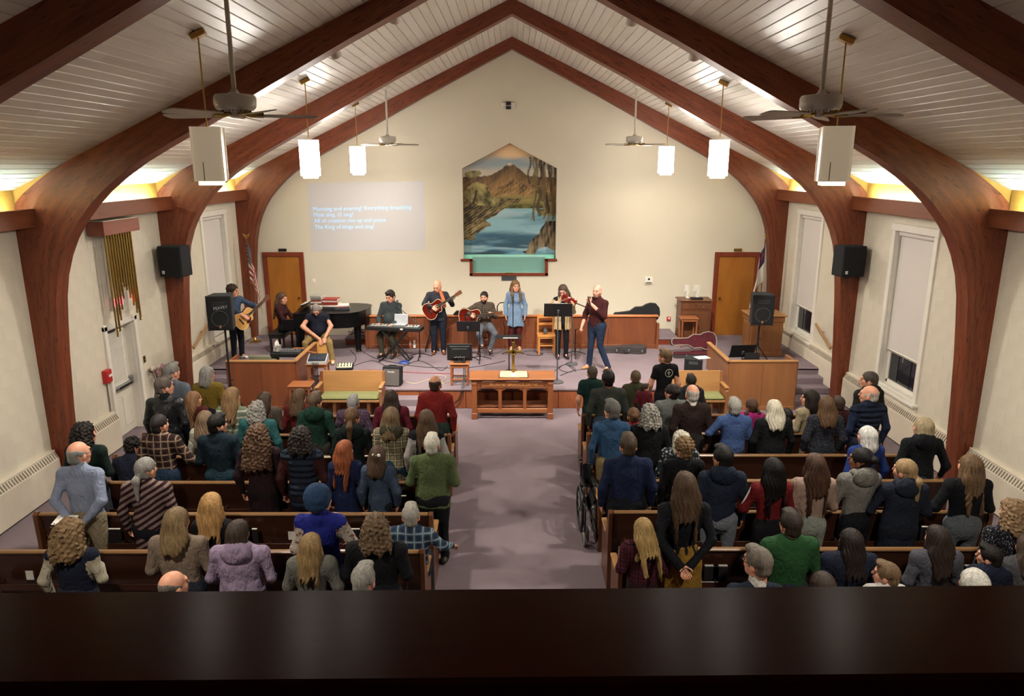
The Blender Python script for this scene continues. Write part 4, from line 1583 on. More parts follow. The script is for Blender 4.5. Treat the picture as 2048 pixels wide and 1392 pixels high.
def hand_geo(kind):
    if kind in HANDS:
        return HANDS[kind]
    curl = {'relax': (.35, .5, .35), 'grip': (1.1, 1.35, .7), 'flat': (.06, .1, .06)}[kind]
    F = Field((-.06, -.10, -.04), (.085, .03, .20), .0055)
    F.cap((0, 0, -.03), (0, 0, .02), .024, .026, .012, (1.1, .8, 1))
    F.cap((-.018, 0, .035), (-.020, 0, .075), .021, .019, .012, (1, .62, 1))
    F.cap((.014, 0, .03), (.020, 0, .078), .022, .019, .012, (1, .62, 1))
    for x, ln in ((.031, .070), (.011, .078), (-.010, .073), (-.030, .056)):
        p = np.array([x, .0, .085])
        d = 0.0
        L = [ln * .45, ln * .32, ln * .25]
        r = [.0092, .0084, .0076, .0068]
        for i in range(3):
            d += curl[i]
            q_ = p + L[i] * np.array([x * .6 if kind != 'grip' else 0, -math.sin(d), math.cos(d)])
            F.cap(p, q_, r[i], r[i + 1], .004)
            p = q_
    p = np.array([.026, -.004, .022])
    for d, l, r0, r1 in (((.72, -.15, .68), .042, .0135, .0105), ((.42, -.35, .84), .032, .0105, .009), ((.12, -.5 if kind == 'grip' else -.3, .9), .025, .009, .0075)):
        d = np.array(d) / np.linalg.norm(d)
        q_ = p + d * l
        F.cap(p, q_, r0, r1, .006)
        p = q_
    HANDS[kind] = F.surface()
    return HANDS[kind]


# ---- hair (shared by style and seed), in the head's own frame
HAIR = {}


def hair_geo(style, seed=0):
    key = (style, seed)
    if key in HAIR:
        return HAIR[key]
    h = .0078 if 'curly' in style else .0095
    low = {'long': -.46, 'verylong': -.58, 'curlylong': -.46, 'bob': -.24, 'curlybob': -.24, 'shoulder': -.33, 'pony': -.34, 'pigtails': -.36, 'halfup': -.34, 'loose': -.44}.get(style, -.12)
    wide = .17 if 'curly' in style else .14
    F = Field((-wide, -.24, low), (wide, .15, .16), h)
    top = .010 if style in ('short', 'crop', 'grey', 'ring', 'pony', 'bun') else .016
    if style in ('crop', 'ring'):
        top = .006 if style == 'crop' else .0045
    F.ell((0, -.012, .028), (.077 + top, .098 + top, .092 + top + .003), .01)
    face = lambda X, Y, Z: .8 * Y - .6 * Z - .036
    W = wob(seed + 40, 6, 30, 80, (1, 1, .35))
    CW = wob(seed + 60, 12, 90, 230)
    ang = lambda X, Y: np.arctan2(X, -(Y + .0))
    if style in ('short', 'crop', 'ring', 'curlyshort'):
        F.ell((0, -.035, -.035), (.073 + top * .6, .070 + top, .055), .02)
        if style == 'curlyshort':
            F.ell((0, -.02, .05), (.098, .115, .098), .02)
        if style == 'short':
            F.ell((.0, .055, .105), (.06, .05, .026), .02)
        F.keep(lambda X, Y, Z: np.maximum(face(X, Y, Z), np.maximum(-.082 - Z, np.where(np.abs(X) > .06, -.028 - Z - .6 * np.minimum(Y, 0), -1))))
        if style == 'ring':
            F.keep(lambda X, Y, Z: Z - .030 + .45 * np.maximum(Y, -.07))
        F.add(lambda X, Y, Z: (.008 * CW(X, Y, Z) if style == 'curlyshort' else .0028 * np.sin(26 * ang(X, Y) + 14 * Z) + .0022 * W(X, Y, Z)))
    elif style in ('bob', 'curlybob', 'shoulder', 'long', 'verylong', 'curlylong', 'halfup', 'loose'):
        end = {'bob': -.15, 'curlybob': -.14, 'shoulder': -.23, 'long': -.34, 'verylong': -.46, 'curlylong': -.32, 'halfup': -.24, 'loose': -.32}[style]
        cy = 'curly' in style
        wd = .092 if not cy else .115
        F.cap((0, -.028, .0), (0, -.050, -.11), .082 + (.02 if cy else 0), wd, .03, (1, .92, 1))
        if end < -.16:
            F.cap((0, -.070, -.09), (0, -.128, end + .04), wd + .005, wd * (.84 if not cy else 1.12), .05, (1.22, .60 if not cy else .66, 1))
        else:
            F.cap((0, -.045, -.06), (0, -.05, end + .05), wd, wd + .004, .03, (1.02, .9, 1))
        if style in ('verylong', 'long'):
            for sg in (-1, 1):
                F.cap((sg * .078, .018, -.03), (sg * .105, -.01, max(end + .1, -.27)), .022, .026, .02)
        if style == 'loose':
            for sg in (-1, 1):
                F.cap((sg * .080, .030, -.04), (sg * .088, .075, -.16), .026, .032, .02)
                F.cap((sg * .088, .075, -.16), (sg * .085, .105, -.30), .032, .022, .02)
        F.keep(lambda X, Y, Z: np.maximum(np.where((np.abs(X) > .058) & ((Z < -.02) if style == 'loose' else (np.abs(X) > .066)), Y - (.15 if style == 'loose' else .045) + .25 * Z, face(X, Y, Z)), end - Z + .02 * np.sin(X * 60 + seed)))
        if style == 'halfup':
            F.ell((0, -.115, -.01), (.032, .022, .028), .015)
        if cy:
            F.add(lambda X, Y, Z: .0085 * CW(X, Y, Z) + .007 * W(X, Y, Z))
        else:
            F.add(lambda X, Y, Z: .0036 * np.sin(24 * ang(X, Y) + 6 * np.sin(Z * 14 + seed)) + .0035 * W(X, Y, Z))
    elif style in ('pony', 'bun', 'pigtails'):
        F.ell((0, -.035, -.030), (.076, .072, .055), .02)
        F.keep(lambda X, Y, Z: np.maximum(face(X, Y, Z), np.maximum(-.085 - Z, np.where(np.abs(X) > .062, -.02 - Z - .6 * np.minimum(Y, 0), -1))))
        if style == 'pony':
            F.cap((0, -.105, -.01), (0, -.150, -.06), .026, .036, .012)
            F.cap((0, -.150, -.06), (0, -.150, -.25), .038, .020, .02, (1, .75, 1))
        elif style == 'bun':
            F.ell((0, -.118, .035), (.042, .036, .040), .012)
        else:
            for sg in (-1, 1):
                F.cap((sg * .072, -.055, -.035), (sg * .105, -.065, -.09), .02, .03, .012)
                F.cap((sg * .105, -.065, -.09), (sg * .095, -.05, -.25), .03, .014, .02)
        F.add(lambda X, Y, Z: .0024 * np.sin(26 * ang(X, Y) + 10 * Z) + .0022 * W(X, Y, Z))
    HAIR[key] = arr_mesh('hair', *F.surface())
    return HAIR[key]


HAIRM = {}


def hair_mat(col):
    if col in HAIRM:
        return HAIRM[col]
    m = NT('hair_' + col.strip('#'))
    mp = m.coords((60, 60, 7))
    nz = m.n('ShaderNodeTexNoise', Scale=1.0, Detail=4.0, Roughness=.7)
    m.l(mp, 0, nz, 'Vector')
    c = lin(col)
    g_ = sum(c) / 3
    c = tuple(.80 * x + .20 * g_ for x in c)
    r = m.ramp([(.25, shade(c, .32)), (.52, shade(c, .82)), (.8, shade(c, 1.4))], nz)
    m.l(r, 0, m.b, 'Base Color')
    m.b.inputs['Roughness'].default_value = .5
    m.b.inputs['Specular IOR Level'].default_value = .22
    m.bump(nz, 0, .010, .8)
    HAIRM[col] = m.m
    return m.m


CLOTH = {}


def cloth_mat(spec):
    """spec = 'kind:colour[:colour2[:colour3]]'"""
    if spec in CLOTH:
        return CLOTH[spec]
    kind, *cols = spec.split(':')
    c = [lin(x) for x in cols]
    c = [tuple(.80 * (.92 * q_ + .08 * sum(x) / 3) for q_ in x) for x in c]
    m = NT('cloth_%s_%s' % (kind, '_'.join(x.strip('#') for x in cols)))
    m.b.inputs['Roughness'].default_value = .85
    m.b.inputs['Specular IOR Level'].default_value = .2
    base = m.coords((1, 1, 1))
    fine = m.n('ShaderNodeTexNoise', Scale=160.0, Detail=2.0)
    m.l(base, 0, fine, 'Vector')
    big = m.n('ShaderNodeTexNoise', Scale=7.0, Detail=3.0)
    m.l(base, 0, big, 'Vector')

    def wave(direction, scale, rot=(0, 0, 0), dist=0.0):
        mp = m.coords((1, 1, 1), rot)
        w = m.n('ShaderNodeTexWave', Scale=scale, Distortion=dist)
        w.bands_direction = direction
        m.l(mp, 0, w, 'Vector')
        return w

    def mixc(fac, a, b_):
        mx = m.n('ShaderNodeMix', _data_type='RGBA')
        m.l(fac[0], fac[1], mx, 0)
        for s_, i in ((a, 6), (b_, 7)):
            if isinstance(s_, tuple) and len(s_) == 3:
                mx.inputs[i].default_value = (*s_, 1)
            else:
                m.l(s_[0], s_[1], mx, i)
        return (mx, 2)
    r0 = m.ramp([(.3, shade(c[0], .85)), (.7, shade(c[0], 1.15))], big)
    out = (r0, 0)
    if kind == 'stripe':
        w = wave('Z', 3.4)
        out = mixc((m.ramp([(.72, (0, 0, 0)), (.8, (1, 1, 1))], w), 0), out, c[1])
    elif kind == 'zigzag':
        w = wave('Z', 5.2, (0, .55, 0), 1.2)
        out = mixc((m.ramp([(.42, (0, 0, 0)), (.58, (1, 1, 1))], w), 0), out, c[1])
    elif kind == 'hstripe':
        w = wave('Z', 5.5, (0, 0, 0), .5)
        out = mixc((m.ramp([(.45, (0, 0, 0)), (.6, (1, 1, 1))], w), 0), out, c[1])
    elif kind == 'plaid':
        a = m.ramp([(.55, (0, 0, 0)), (.65, (1, 1, 1))], wave('Z', 3.6))
        b_ = m.ramp([(.55, (0, 0, 0)), (.65, (1, 1, 1))], wave('X', 3.6))
        h1 = m.n('ShaderNodeMix', _data_type='RGBA')
        out = mixc((a, 0), out, c[1])
        out2 = mixc((b_, 0), c[0], c[1])
        mx = m.n('ShaderNodeMix', _data_type='RGBA')
        mx.inputs[0].default_value = .5
        m.l(out[0], out[1], mx, 6)
        m.l(out2[0], out2[1], mx, 7)
        out = (mx, 2)
        if len(c) > 2:
            l1 = m.ramp([(.93, (0, 0, 0)), (.96, (1, 1, 1))], wave('Z', 3.6, (0, 0, 0)))
            l2 = m.ramp([(.95, (0, 0, 0)), (.97, (1, 1, 1))], wave('X', 3.6, (0, 0, 0)))
            out = mixc((l1, 0), out, c[2])
            out = mixc((l2, 0), out, c[2])
    elif kind == 'speckle':
        n = m.n('ShaderNodeTexNoise', Scale=70.0, Detail=1.0)
        m.l(base, 0, n, 'Vector')
        out = mixc((m.ramp([(.6, (0, 0, 0)), (.66, (1, 1, 1))], n), 0), out, c[1])
    elif kind == 'floral':
        n = m.n('ShaderNodeTexVoronoi', Scale=24.0)
        m.l(base, 0, n, 'Vector')
        out = mixc((m.ramp([(.28, (1, 1, 1)), (.4, (0, 0, 0))], n), 0), out, c[1])
    elif kind == 'denim':
        n = m.n('ShaderNodeTexNoise', Scale=300.0, Detail=1.0)
        m.l(base, 0, n, 'Vector')
        out = mixc((m.ramp([(.4, (0, 0, 0)), (.9, (1, 1, 1))], n), 0), out, shade(c[0], 1.6))
    elif kind == 'leather':
        m.b.inputs['Roughness'].default_value = .35
        m.b.inputs['Specular IOR Level'].default_value = .5
    elif kind == 'quilt':
        v = m.n('ShaderNodeTexVoronoi', Scale=11.0)
        m.l(base, 0, v, 'Vector')
        m.bump(v, 0, -.02, .8)
    elif kind == 'puffer':
        w = wave('Z', 4.2)
        m.bump(w, 1 if False else 0, .03, .7)
    m.l(out[0], out[1], m.b, 'Base Color')
    crease = m.n('ShaderNodeTexNoise', Scale=1.0, Detail=2.5, Roughness=.55, Distortion=1.4)
    m.l(m.coords((15, 15, 7)), 0, crease, 'Vector')
    m.bump(crease, 0, .05, .55)
    if kind not in ('quilt', 'puffer', 'leather'):
        m.bump(fine, 0, .004, .4)
    CLOTH[spec] = m.m
    return m.m


SKINS = {}


def skin_mats(tone, haircol):
    key = (tone, haircol)
    if key not in SKINS:
        c = lin(tone)
        s = plain('skin_' + tone.strip('#'), tone, .5, var=.07, scale=25, spec=.35)
        SKINS[key] = [s, plain('lips_' + tone.strip('#'), (c[0] * .85, c[1] * .52, c[2] * .5), .45, var=.05), plain('eye_dark', '#3a302b', .2, var=.3, scale=60), hair_mat(haircol)]
    return SKINS[key]


LIGHT, TAN, BROWN = '#c98f74', '#a87456', '#7a4c35'
N_FIG = [0]


def lift(v, q, pts=None):
    return v, q


def figure(label, x, y, z, h, rz=0.0, hair=('short', '#4a3626'), top='knit:#444444', bottom='denim:#27324a', shoes='#2a2420', skin=LIGHT, w=1.0, belly=0.0, sex='w', sit=False, seat=.46, arms=('down', 'down'),
           hy=0.0, hp=0.0, hr=0.0, hem=None, dress=False, skirt=None, sleeve=1.0, sleeve_mat=None, hood=False, collar=None, lean=0.0, child=False, beard=None, extras=(), cat='person', group=None, hands=('relax', 'relax'), fine=False,
           legs=None, glasses=False, foot=None, chair_h=None, hairscale=1.0, joints=None):
    """One person at (x, y) on the level z, facing +Y turned by rz; arms: a word or ((elbow), (wrist)[, (back-of-hand)]) in own metres."""
    N_FIG[0] += 1
    sd = N_FIG[0]
    k = h / 1.75
    hs = 1.11 * (1.0 if not child else .95) * min(1.03, .62 * k + .40)
    body = thing('person', label, cat, (x, y, z), rz, group)
    top_m = cloth_mat(top)
    bot_m = cloth_mat(bottom)
    J = {}
    drop = 0.0
    if sit:
        drop = .93 * k - (seat + .10 * k)
    zz = lambda a: a * k - drop
    ln = lambda t: lean * t           # forward lean, metres per metre above the pelvis
    pel = np.array([0, 0, zz(.95)])

    def tor(xx, yy, a):
        return np.array([xx * w, yy + ln((a - .95) * k), zz(a)])
    chest, neck = tor(0, -.005, 1.27), tor(0, -.012, 1.49)
    sh = {s: tor(s * .170, -.012, 1.40) for s in (-1, 1)}
    hc = tor(0, .012, 0)
    hc[2] = zz(1.75) - .122 * hs
    hc[1] = .015 + ln(.72 * k) + math.sin(hp) * -.02
    hip = {s: np.array([s * .088 * w, 0, zz(.92)]) for s in (-1, 1)}
    if sit:
        knee = {s: np.array([s * (.10 * w + .02), .43 * k, zz(.92) - .01]) for s in (-1, 1)}
        ank = {s: np.array([s * .11 * w, .40 * k, max(.085 * k, 0.085 if chair_h is None else chair_h)]) for s in (-1, 1)}
    else:
        knee = {s: np.array([s * .095 * w, .012, .50 * k]) for s in (-1, 1)}
        ank = {s: np.array([s * .10 * w, -.02, .085 * k]) for s in (-1, 1)}
    if legs:
        for s in (-1, 1):
            if legs.get(s):
                knee[s], ank[s] = np.array(legs[s][0], float), np.array(legs[s][1], float)
    elb, wri, dors = {}, {}, {}
    for i, s in enumerate((-1, 1)):
        a = arms[i]
        S = sh[s]
        if a == 'down':
            elb[s] = S + np.array([s * .075, -.035, -.275 * k])
            wri[s] = elb[s] + np.array([s * -.005, .07, -.235 * k])
            dors[s] = (s, -.1, 0)
        elif a == 'front':
            elb[s] = S + np.array([s * .065, -.01, -.275 * k])
            wri[s] = elb[s] + np.array([-s * .13, .20, .02 * k])
            dors[s] = (s * .7, 0, .5)
        elif a == 'fold':
            elb[s] = S + np.array([s * .08, .03, -.26 * k])
            wri[s] = elb[s] + np.array([-s * .20, .15, .0])
            dors[s] = (0, .5, .8)
        elif a == 'behind':
            elb[s] = S + np.array([s * .065, -.11, -.25 * k])
            wri[s] = np.array([s * .05, -.19, zz(.92)])
            dors[s] = (0, .9, .1)
        elif a == 'pew':
            elb[s] = S + np.array([s * .10, .06, -.24 * k])
            wri[s] = elb[s] + np.array([s * .02, .22, -.10 * k])
            dors[s] = (0, .2, 1)
        elif a == 'lap':
            elb[s] = S + np.array([s * .07, .02, -.27 * k])
            wri[s] = elb[s] + np.array([-s * .08, .21, -.10 * k])
            dors[s] = (0, .2, 1)
        else:
            elb[s], wri[s] = np.array(a[0], float), np.array(a[1], float)
            dors[s] = a[2] if len(a) > 2 else (s, 0, .3)
    # --- skin: one mesh of limbs and trunk, head, hands
    allp = np.array([*elb.values(), *wri.values(), *knee.values(), *ank.values(), *sh.values(), pel])
    lo, hi = allp.min(0) - .2, allp.max(0) + .2
    lo[2] = max(lo[2], -.02)
    B = Field(lo, hi, .024 if sleeve < .8 else .03)
    B.cap(pel, chest, .125 * w, .125 * w, .05, (1, .62, 1))
    B.cap(sh[-1] * .8 + chest * .2, sh[1] * .8 + chest * .2, .055, None, .05)
    B.cap(neck - (0, 0, .05), neck + (0, .01, .05), .055, .05, .03)
    for s in (-1, 1):
        fm_ = .86 if sleeve > .8 else (1.0 if sex != 'm' or child else 1.14)
        B.cap(sh[s], elb[s], .047 * fm_, .042 * fm_, .03)
        B.cap(elb[s] * .75 + wri[s] * .25, elb[s], .043 * fm_, .041 * fm_, .02)
        B.cap(elb[s], wri[s], .042 * fm_, .029 * fm_, .02)
        B.cap(hip[s], knee[s], .078 * w, .052, .04)
        B.cap(knee[s], ank[s], .052, .036, .03)
        B.cap(ank[s], ank[s] + (0, .12, -.04 * k), .036, .026, .02)
    v, q = B.surface()
    V, Q, MI = [v], [q], [np.zeros(len(q), int)]
    nb = len(v)
    kind = 'man' if sex == 'm' else 'woman'
    hv, hq, hmi, hcen = head_geo(kind)
    Rh = Matrix.Rotation(hy, 3, 'Z') @ Matrix.Rotation(hp, 3, 'X') @ Matrix.Rotation(hr, 3, 'Y')
    Rn = np.array(Rh)
    V.append((hv * hs) @ Rn.T + hc)
    hmi = hmi.copy()
    if beard:
        cx_, cy_, cz_ = np.abs(hcen[:, 0]), hcen[:, 1], hcen[:, 2]
        hmi[(cz_ < -.045) & (cz_ > -.125) & (cy_ > .015) & (hmi != 1)] = 3
        hmi[(np.abs(cz_ + .044) < .006) & (cx_ < .03) & (cy_ > .08)] = 3
    Q.append(hq + nb)
    MI.append(hmi)
    nb += len(hv)
    for i, s in enumerate((-1, 1)):
        gv, gq = hand_geo(hands[i])
        f = wri[s] - elb[s]
        f = f / np.linalg.norm(f)
        if len(arms[i]) > 3 and not isinstance(arms[i], str):
            f = np.array(arms[i][3], float)
            f /= np.linalg.norm(f)
        o = np.array(dors[s], float)
        o = o - f * (o @ f)
        o /= np.linalg.norm(o)
        t = np.cross(o, f) * (1 if s > 0 else -1)
        sc_ = (1.0 if sex == 'm' else .92) * min(1.05, k + .03)
        V.append(wri[s] + sc_ * (gv[:, :1] * t + gv[:, 1:2] * o + gv[:, 2:3] * f))
        Q.append((gq if s > 0 else gq[:, ::-1]) + nb)
        MI.append(np.zeros(len(gq), int))
        nb += len(gv)
    bcol = beard or hair[1]
    me = arr_mesh('body', np.concatenate(V), np.concatenate(Q), np.concatenate(MI))
    for m_ in skin_mats(skin, bcol):
        me.materials.append(m_)
    obj('body', me, None, body)
    # --- top
    vox = .017 if fine else .0195
    hem_z = zz(hem if hem is not None else .86)
    shirt_pts = np.array([*elb.values(), *wri.values(), *sh.values(), pel, neck])
    lo, hi = shirt_pts.min(0) - .19, shirt_pts.max(0) + .10
    lo[2] = min(lo[2], hem_z - .05)
    lo[0], hi[0] = min(lo[0], -.3 * w), max(hi[0], .3 * w)
    lo[1], hi[1] = min(lo[1], -.26 * w), max(hi[1], .26 * w + belly)
    T = Field(lo, hi, vox)
    fw_ = .150 if sex == 'm' else .142
    T.cap(pel + (0, 0, .0), chest, (fw_ + .006) * w, fw_ * w, .05, (1, .66, 1))
    T.cap(chest, (chest + neck) / 2 + (0, 0, .015), fw_ * w, .105 * w, .05, (1, .62, 1))
    if belly:
        T.ell(pel + (0, .05 + belly * .4, .12 * k), (.15 * w, .11 + belly, .17 * k), .06)
    if sex != 'm' and not child:
        for s in (-1, 1):
            T.ell(chest + (s * .068 * w, .085, .0), (.062, .05, .06), .04)
    if hem is not None and hem < .84 or skirt is None and dress:
        bot = zz(hem if hem is not None else .55)
        T.cap(pel + (0, 0, .02), (0, 0, bot - .05), .155 * w, (.165 if not dress else .23) * w, .05, (1, .72, 1))
    T.keep(lambda X, Y, Z: hem_z - Z + .006 * np.sin(X * 31 + sd))
    for s in (-1, 1):
        T.cap(neck + (s * .03, -.01, -.045), sh[s] + (-s * .02, 0, .012), .058, .050, .05)
        T.cap(chest * .4 + sh[s] * .6, sh[s], .074, .056, .06)
        T.cap(sh[s], elb[s] if sleeve > .5 else sh[s] + (elb[s] - sh[s]) * .55, .060 if sex == 'm' else .055, .051 if sleeve > .9 or sleeve < .5 else .062, .04)
        if sleeve > .55:
            en = elb[s] + (wri[s] - elb[s]) * min(1.0, (sleeve - .5) * 2)
            T.cap(elb[s], en, .054 if sleeve > .9 else .063, .040 if sleeve > .9 else .056, .02)
        elif sleeve < .45:
            pass
    T.cap(neck - (0, 0, .06), neck + (0, .006, -.012 if not collar else .012), .074, .064, .03)
    fold = wob(sd * 3 + 1, 6, 14, 40, (1, 1, .45))
    fold2 = wob(sd * 3 + 2, 4, 6, 16, (1, 1, .8))
    T.add(lambda X, Y, Z: .0045 * fold(X, Y, Z) + .005 * fold2(X, Y, Z))
    tv, tq = T.surface()
    tm = arr_mesh('top', tv, tq)
    tm.materials.append(top_m)
    if sleeve_mat:
        tm.materials.append(cloth_mat(sleeve_mat))
        c = tv[tq].mean(1)
        mi = np.zeros(len(tq), int)
        for s in (-1, 1):
            d1 = elb[s] - sh[s]
            m1 = ((c - sh[s]) @ d1) / (d1 @ d1)
            rad = np.linalg.norm(c - sh[s] - np.clip(m1, 0, 1)[:, None] * d1, axis=1)
            d2 = wri[s] - elb[s]
            m2 = ((c - elb[s]) @ d2) / (d2 @ d2)
            rad2 = np.linalg.norm(c - elb[s] - np.clip(m2, 0, 1)[:, None] * d2, axis=1)
            mi[((rad < .09) & (m1 > .12) & (c[:, 0] * s > .135 * w)) | ((rad2 < .075) & (m2 > -.1) & (c[:, 0] * s > .12 * w))] = 1
        tm.polygons.foreach_set('material_index', mi.astype(np.int32))
    tops = obj('dress' if dress else 'top', tm, None, body)
    # --- lower half
    if skirt:
        smat, sz = skirt
        K = Field((-.36 * w, -.32 * w, zz(sz) - .05), (.36 * w, .32 * w, zz(1.06)), vox)
        K.cap(pel + (0, 0, .04), pel + (0, 0, -.08), .14 * w, .172 * w, .04, (1, .78, 1))
        K.cap(pel + (0, 0, -.08), (0, 0, zz(sz) - .05), .170 * w, .20 * w, .04, (1, .8, 1))
        K.keep(lambda X, Y, Z: zz(sz) - Z)
        K.add(lambda X, Y, Z: .006 * np.sin(9 * np.arctan2(X, Y)))
        sk = arr_mesh('skirt', *K.surface())
        obj('skirt', sk, cloth_mat(smat), body)
    if True:
        lp = np.array([*hip.values(), *knee.values(), *ank.values()])
        lo, hi = lp.min(0) - .16, lp.max(0) + .16
        lo[2] = max(lo[2], .02)
        lo[0], hi[0] = min(lo[0], -.24 * w), max(hi[0], .24 * w)
        G = Field(lo, hi, vox + .002)
        slim = .93 if sex != 'm' else 1.04
        G.cap(pel + (0, -.01, .03), pel + (0, -.015, -.05), .138 * w, .148 * w, .04, (1, .74, 1))
        for s in (-1, 1):
            G.cap(hip[s] + (0, -.01, 0), knee[s], .094 * w * slim, .066 * slim, .025)
            G.cap(knee[s], ank[s] + (0, 0, -.02 * k), .066 * slim, .056 * slim, .02)
        fl = wob(sd * 3 + 3, 5, 14, 36, (1, 1, .6))
        G.add(lambda X, Y, Z: .004 * fl(X, Y, Z))
        gmsh = arr_mesh('trousers', *G.surface())
        obj('trousers', gmsh, bot_m, body)
    for s in (-1, 1):
        a = ank[s]
        fd = np.array([s * .12, 1, 0])
        if foot and foot.get(s) is not None:
            fd = np.array(foot[s], float)
        fd = fd / np.linalg.norm(fd)
        zb_ = a[2] - .085 * k
        Sx = Field((a - .2).tolist()[:2] + [zb_ - .01], (a + .2).tolist()[:2] + [zb_ + .14], .013)
        p0, p1 = a - fd * .055, a + fd * .155 * k
        Sx.cap((p0[0], p0[1], zb_ + .043), (p1[0], p1[1], zb_ + .034), .043, .038, .02, (1, 1, .85))
        Sx.cap((a[0], a[1], zb_ + .05), (a[0], a[1], zb_ + .10), .046, .043, .03)
        Sx.keep(lambda X, Y, Z: zb_ + .002 - Z)
        obj('shoe', arr_mesh('shoe', *Sx.surface()), plain('shoe_' + shoes.strip('#'), shoes, .5), body)
    # --- hair
    Mh = Matrix.Translation(Vector(hc)) @ (Rh.to_4x4()) @ Matrix.Scale(hs * hairscale, 4)
    if hair[0] not in ('bald', 'beanie'):
        seed = (hair[2] if len(hair) > 2 else sd % 3)
        base = hair_geo(hair[0], seed)
        mc = base.copy()
        mc.materials.clear()
        mc.materials.append(hair_mat(hair[1]))
        o = obj('hair', mc, None, body)
        o.matrix_local = Mh
    elif hair[0] == 'beanie':
        Hf = Field((-.13, -.15, -.07), (.13, .13, .19), .010)
        Hf.ell((0, -.018, .035), (.100, .122, .118), .02)
        Hf.ell((0, -.045, .055), (.096, .10, .115), .03)
        Hf.ell((0, -.035, -.02), (.094, .098, .07), .02)
        Hf.keep(lambda X, Y, Z: np.maximum(-.062 - Z, .8 * Y - .6 * Z - .048))
        Hf.add(lambda X, Y, Z: .002 * np.sin(40 * np.arctan2(X, Y)))
        o = obj('knit_hat', arr_mesh('knit_hat', *Hf.surface()), cloth_mat('knit:' + hair[1]), body)
        o.matrix_local = Mh
    if hood:
        Hd = Field((-.24, -.28, zz(1.27)), (.24, .14, zz(1.60)), .014)
        Hd.ell(neck + (0, -.085, -.03), (.145, .062, .115), .03)
        Hd.cap(neck + (-.085, -.02, .0), neck + (.085, -.02, .0), .048, None, .03)
        Hd.cap(neck + (-.09, -.01, -.01), neck + (-.05, .09, -.05), .036, .028, .03)
        Hd.cap(neck + (.09, -.01, -.01), neck + (.05, .09, -.05), .036, .028, .03)
        Hd.add(lambda X, Y, Z: .004 * fold(X, Y, Z))
        obj('hood', arr_mesh('hood', *Hd.surface()), top_m if hood is True else cloth_mat(hood), body)
    if collar:
        Cl = Field((-.12, -.13 + neck[1], neck[2] - .08), (.12, .13 + neck[1], neck[2] + .10), .010)
        Cl.cap(neck + (0, .0, -.02), neck + (0, .006, .022), .078, .071, .01)
        Cl.cap(neck + (0, .01, -.02), neck + (0, .02, .10), .052, .058, .01, cut=True)
        obj('collar', arr_mesh('collar', *Cl.surface()), cloth_mat(collar), body)
    if 'bow' in extras:
        o = MB().ball((-.03, 0, 0), .026, 8, (1, .5, .8)).ball((.03, 0, 0), .026, 8, (1, .5, .8)).ball((0, -.004, 0), .012, 6).build('hair_bow', M_TRIM, body, True)
        o.matrix_local = Mh @ Matrix.Translation((.02, -.108, .055))
    if 'stripe' in extras:
        sp3 = [sh[-1] + (-.058, -.01, .02), sh[-1] * .5 + elb[-1] * .5 + (-.056, -.012, 0), elb[-1] + (-.052, -.012, 0), elb[-1] * .4 + wri[-1] * .6 + (-.044, -.008, .01)]
        MB().tube(sp3, .009, 6).build('sleeve_stripe', M_TRIM, body, True)
    if glasses:
        gm_ = MB()
        for s in (-1, 1):
            gm_.tube([(s * .031 + .021 * math.cos(t), .112, .004 + .016 * math.sin(t)) for t in np.linspace(0, 2 * PI, 13)], .0026, 5)
            gm_.tube([(s * .052, .110, .008), (s * .078, .06, .008), (s * .082, -.01, .004)], .0026, 5)
        gm_.tube([(-.011, .114, .006), (.011, .114, .006)], .0026, 5)
        o = gm_.build('glasses', M_BLACK, body)
        o.matrix_local = Mh
    return dict(root=body, head=Mh, wrist=wri, elbow=elb, neck=neck, chest=chest, pel=pel, sh=sh)


def stand(label, px, py, Y, h, **kw):
    """Someone standing on the hall floor whose crown is seen at photo pixel (px, py)."""
    p = at(px, py, Y)
    return figure(label, p.x, Y, 0, h, **kw)
# ------------------------------------------------------------------ pews
PEW_Y = [5.30, 6.61, 7.42, 8.25, 9.06, 9.87, 10.67]
LX0, LX1, RX0, RX1 = -5.28, -.90, 1.10, 5.34


def make_pew(W):
    p = thing('pew', 'pew', 'pew')
    R = Matrix.Rotation(.13, 3, 'X')
    MB().box((0, .02, .68), (W - .06, .028, .52), .005, R).build('backrest', M_PEW, p)
    MB().box((0, -.018, .935), (W - .05, .06, .035), .012).build('top_rail', M_PEWCAP, p)
    MB().box((0, .22, .43), (W - .06, .36, .035), .008).build('seat', M_PEW, p)
    MB().box((0, .38, .38), (W - .08, .02, .09), .004).build('seat_front', M_PEW, p)
    rk = MB()
    rk.box((0, -.075, .56), (W - .3, .09, .012)).box((0, -.122, .60), (W - .3, .012, .07), .003)
    n = max(3, int(W / .75))
    for k in range(n + 1):
        rk.box((-W / 2 + .16 + k * (W - .32) / n, -.085, .60), (.014, .09, .1))
    rk.build('book_rack', M_PEW, p)
    prof = [(-.07, 0), (.43, 0), (.46, .56), (.45, .60), (.14, .62), (.06, .72), (.01, .955), (-.03, .97), (-.06, .94), (-.05, .60)]
    for sg in (-1, 1):
        e = MB().prism(prof, 'X', sg * W / 2 - .022, sg * W / 2 + .022).build('end_panel', M_PEWEND, p)
        MB().box((sg * W / 2, .295, .615), (.07, .33, .032), .01).build('armrest', M_OAK, e)
    for k in range(2):
        MB().prism([(-.02, 0), (.28, 0), (.32, .42), (.0, .42)], 'X', (k - .5) * W / 3 - .02, (k - .5) * W / 3 + .02).build('support', M_PEW, p)
    return p


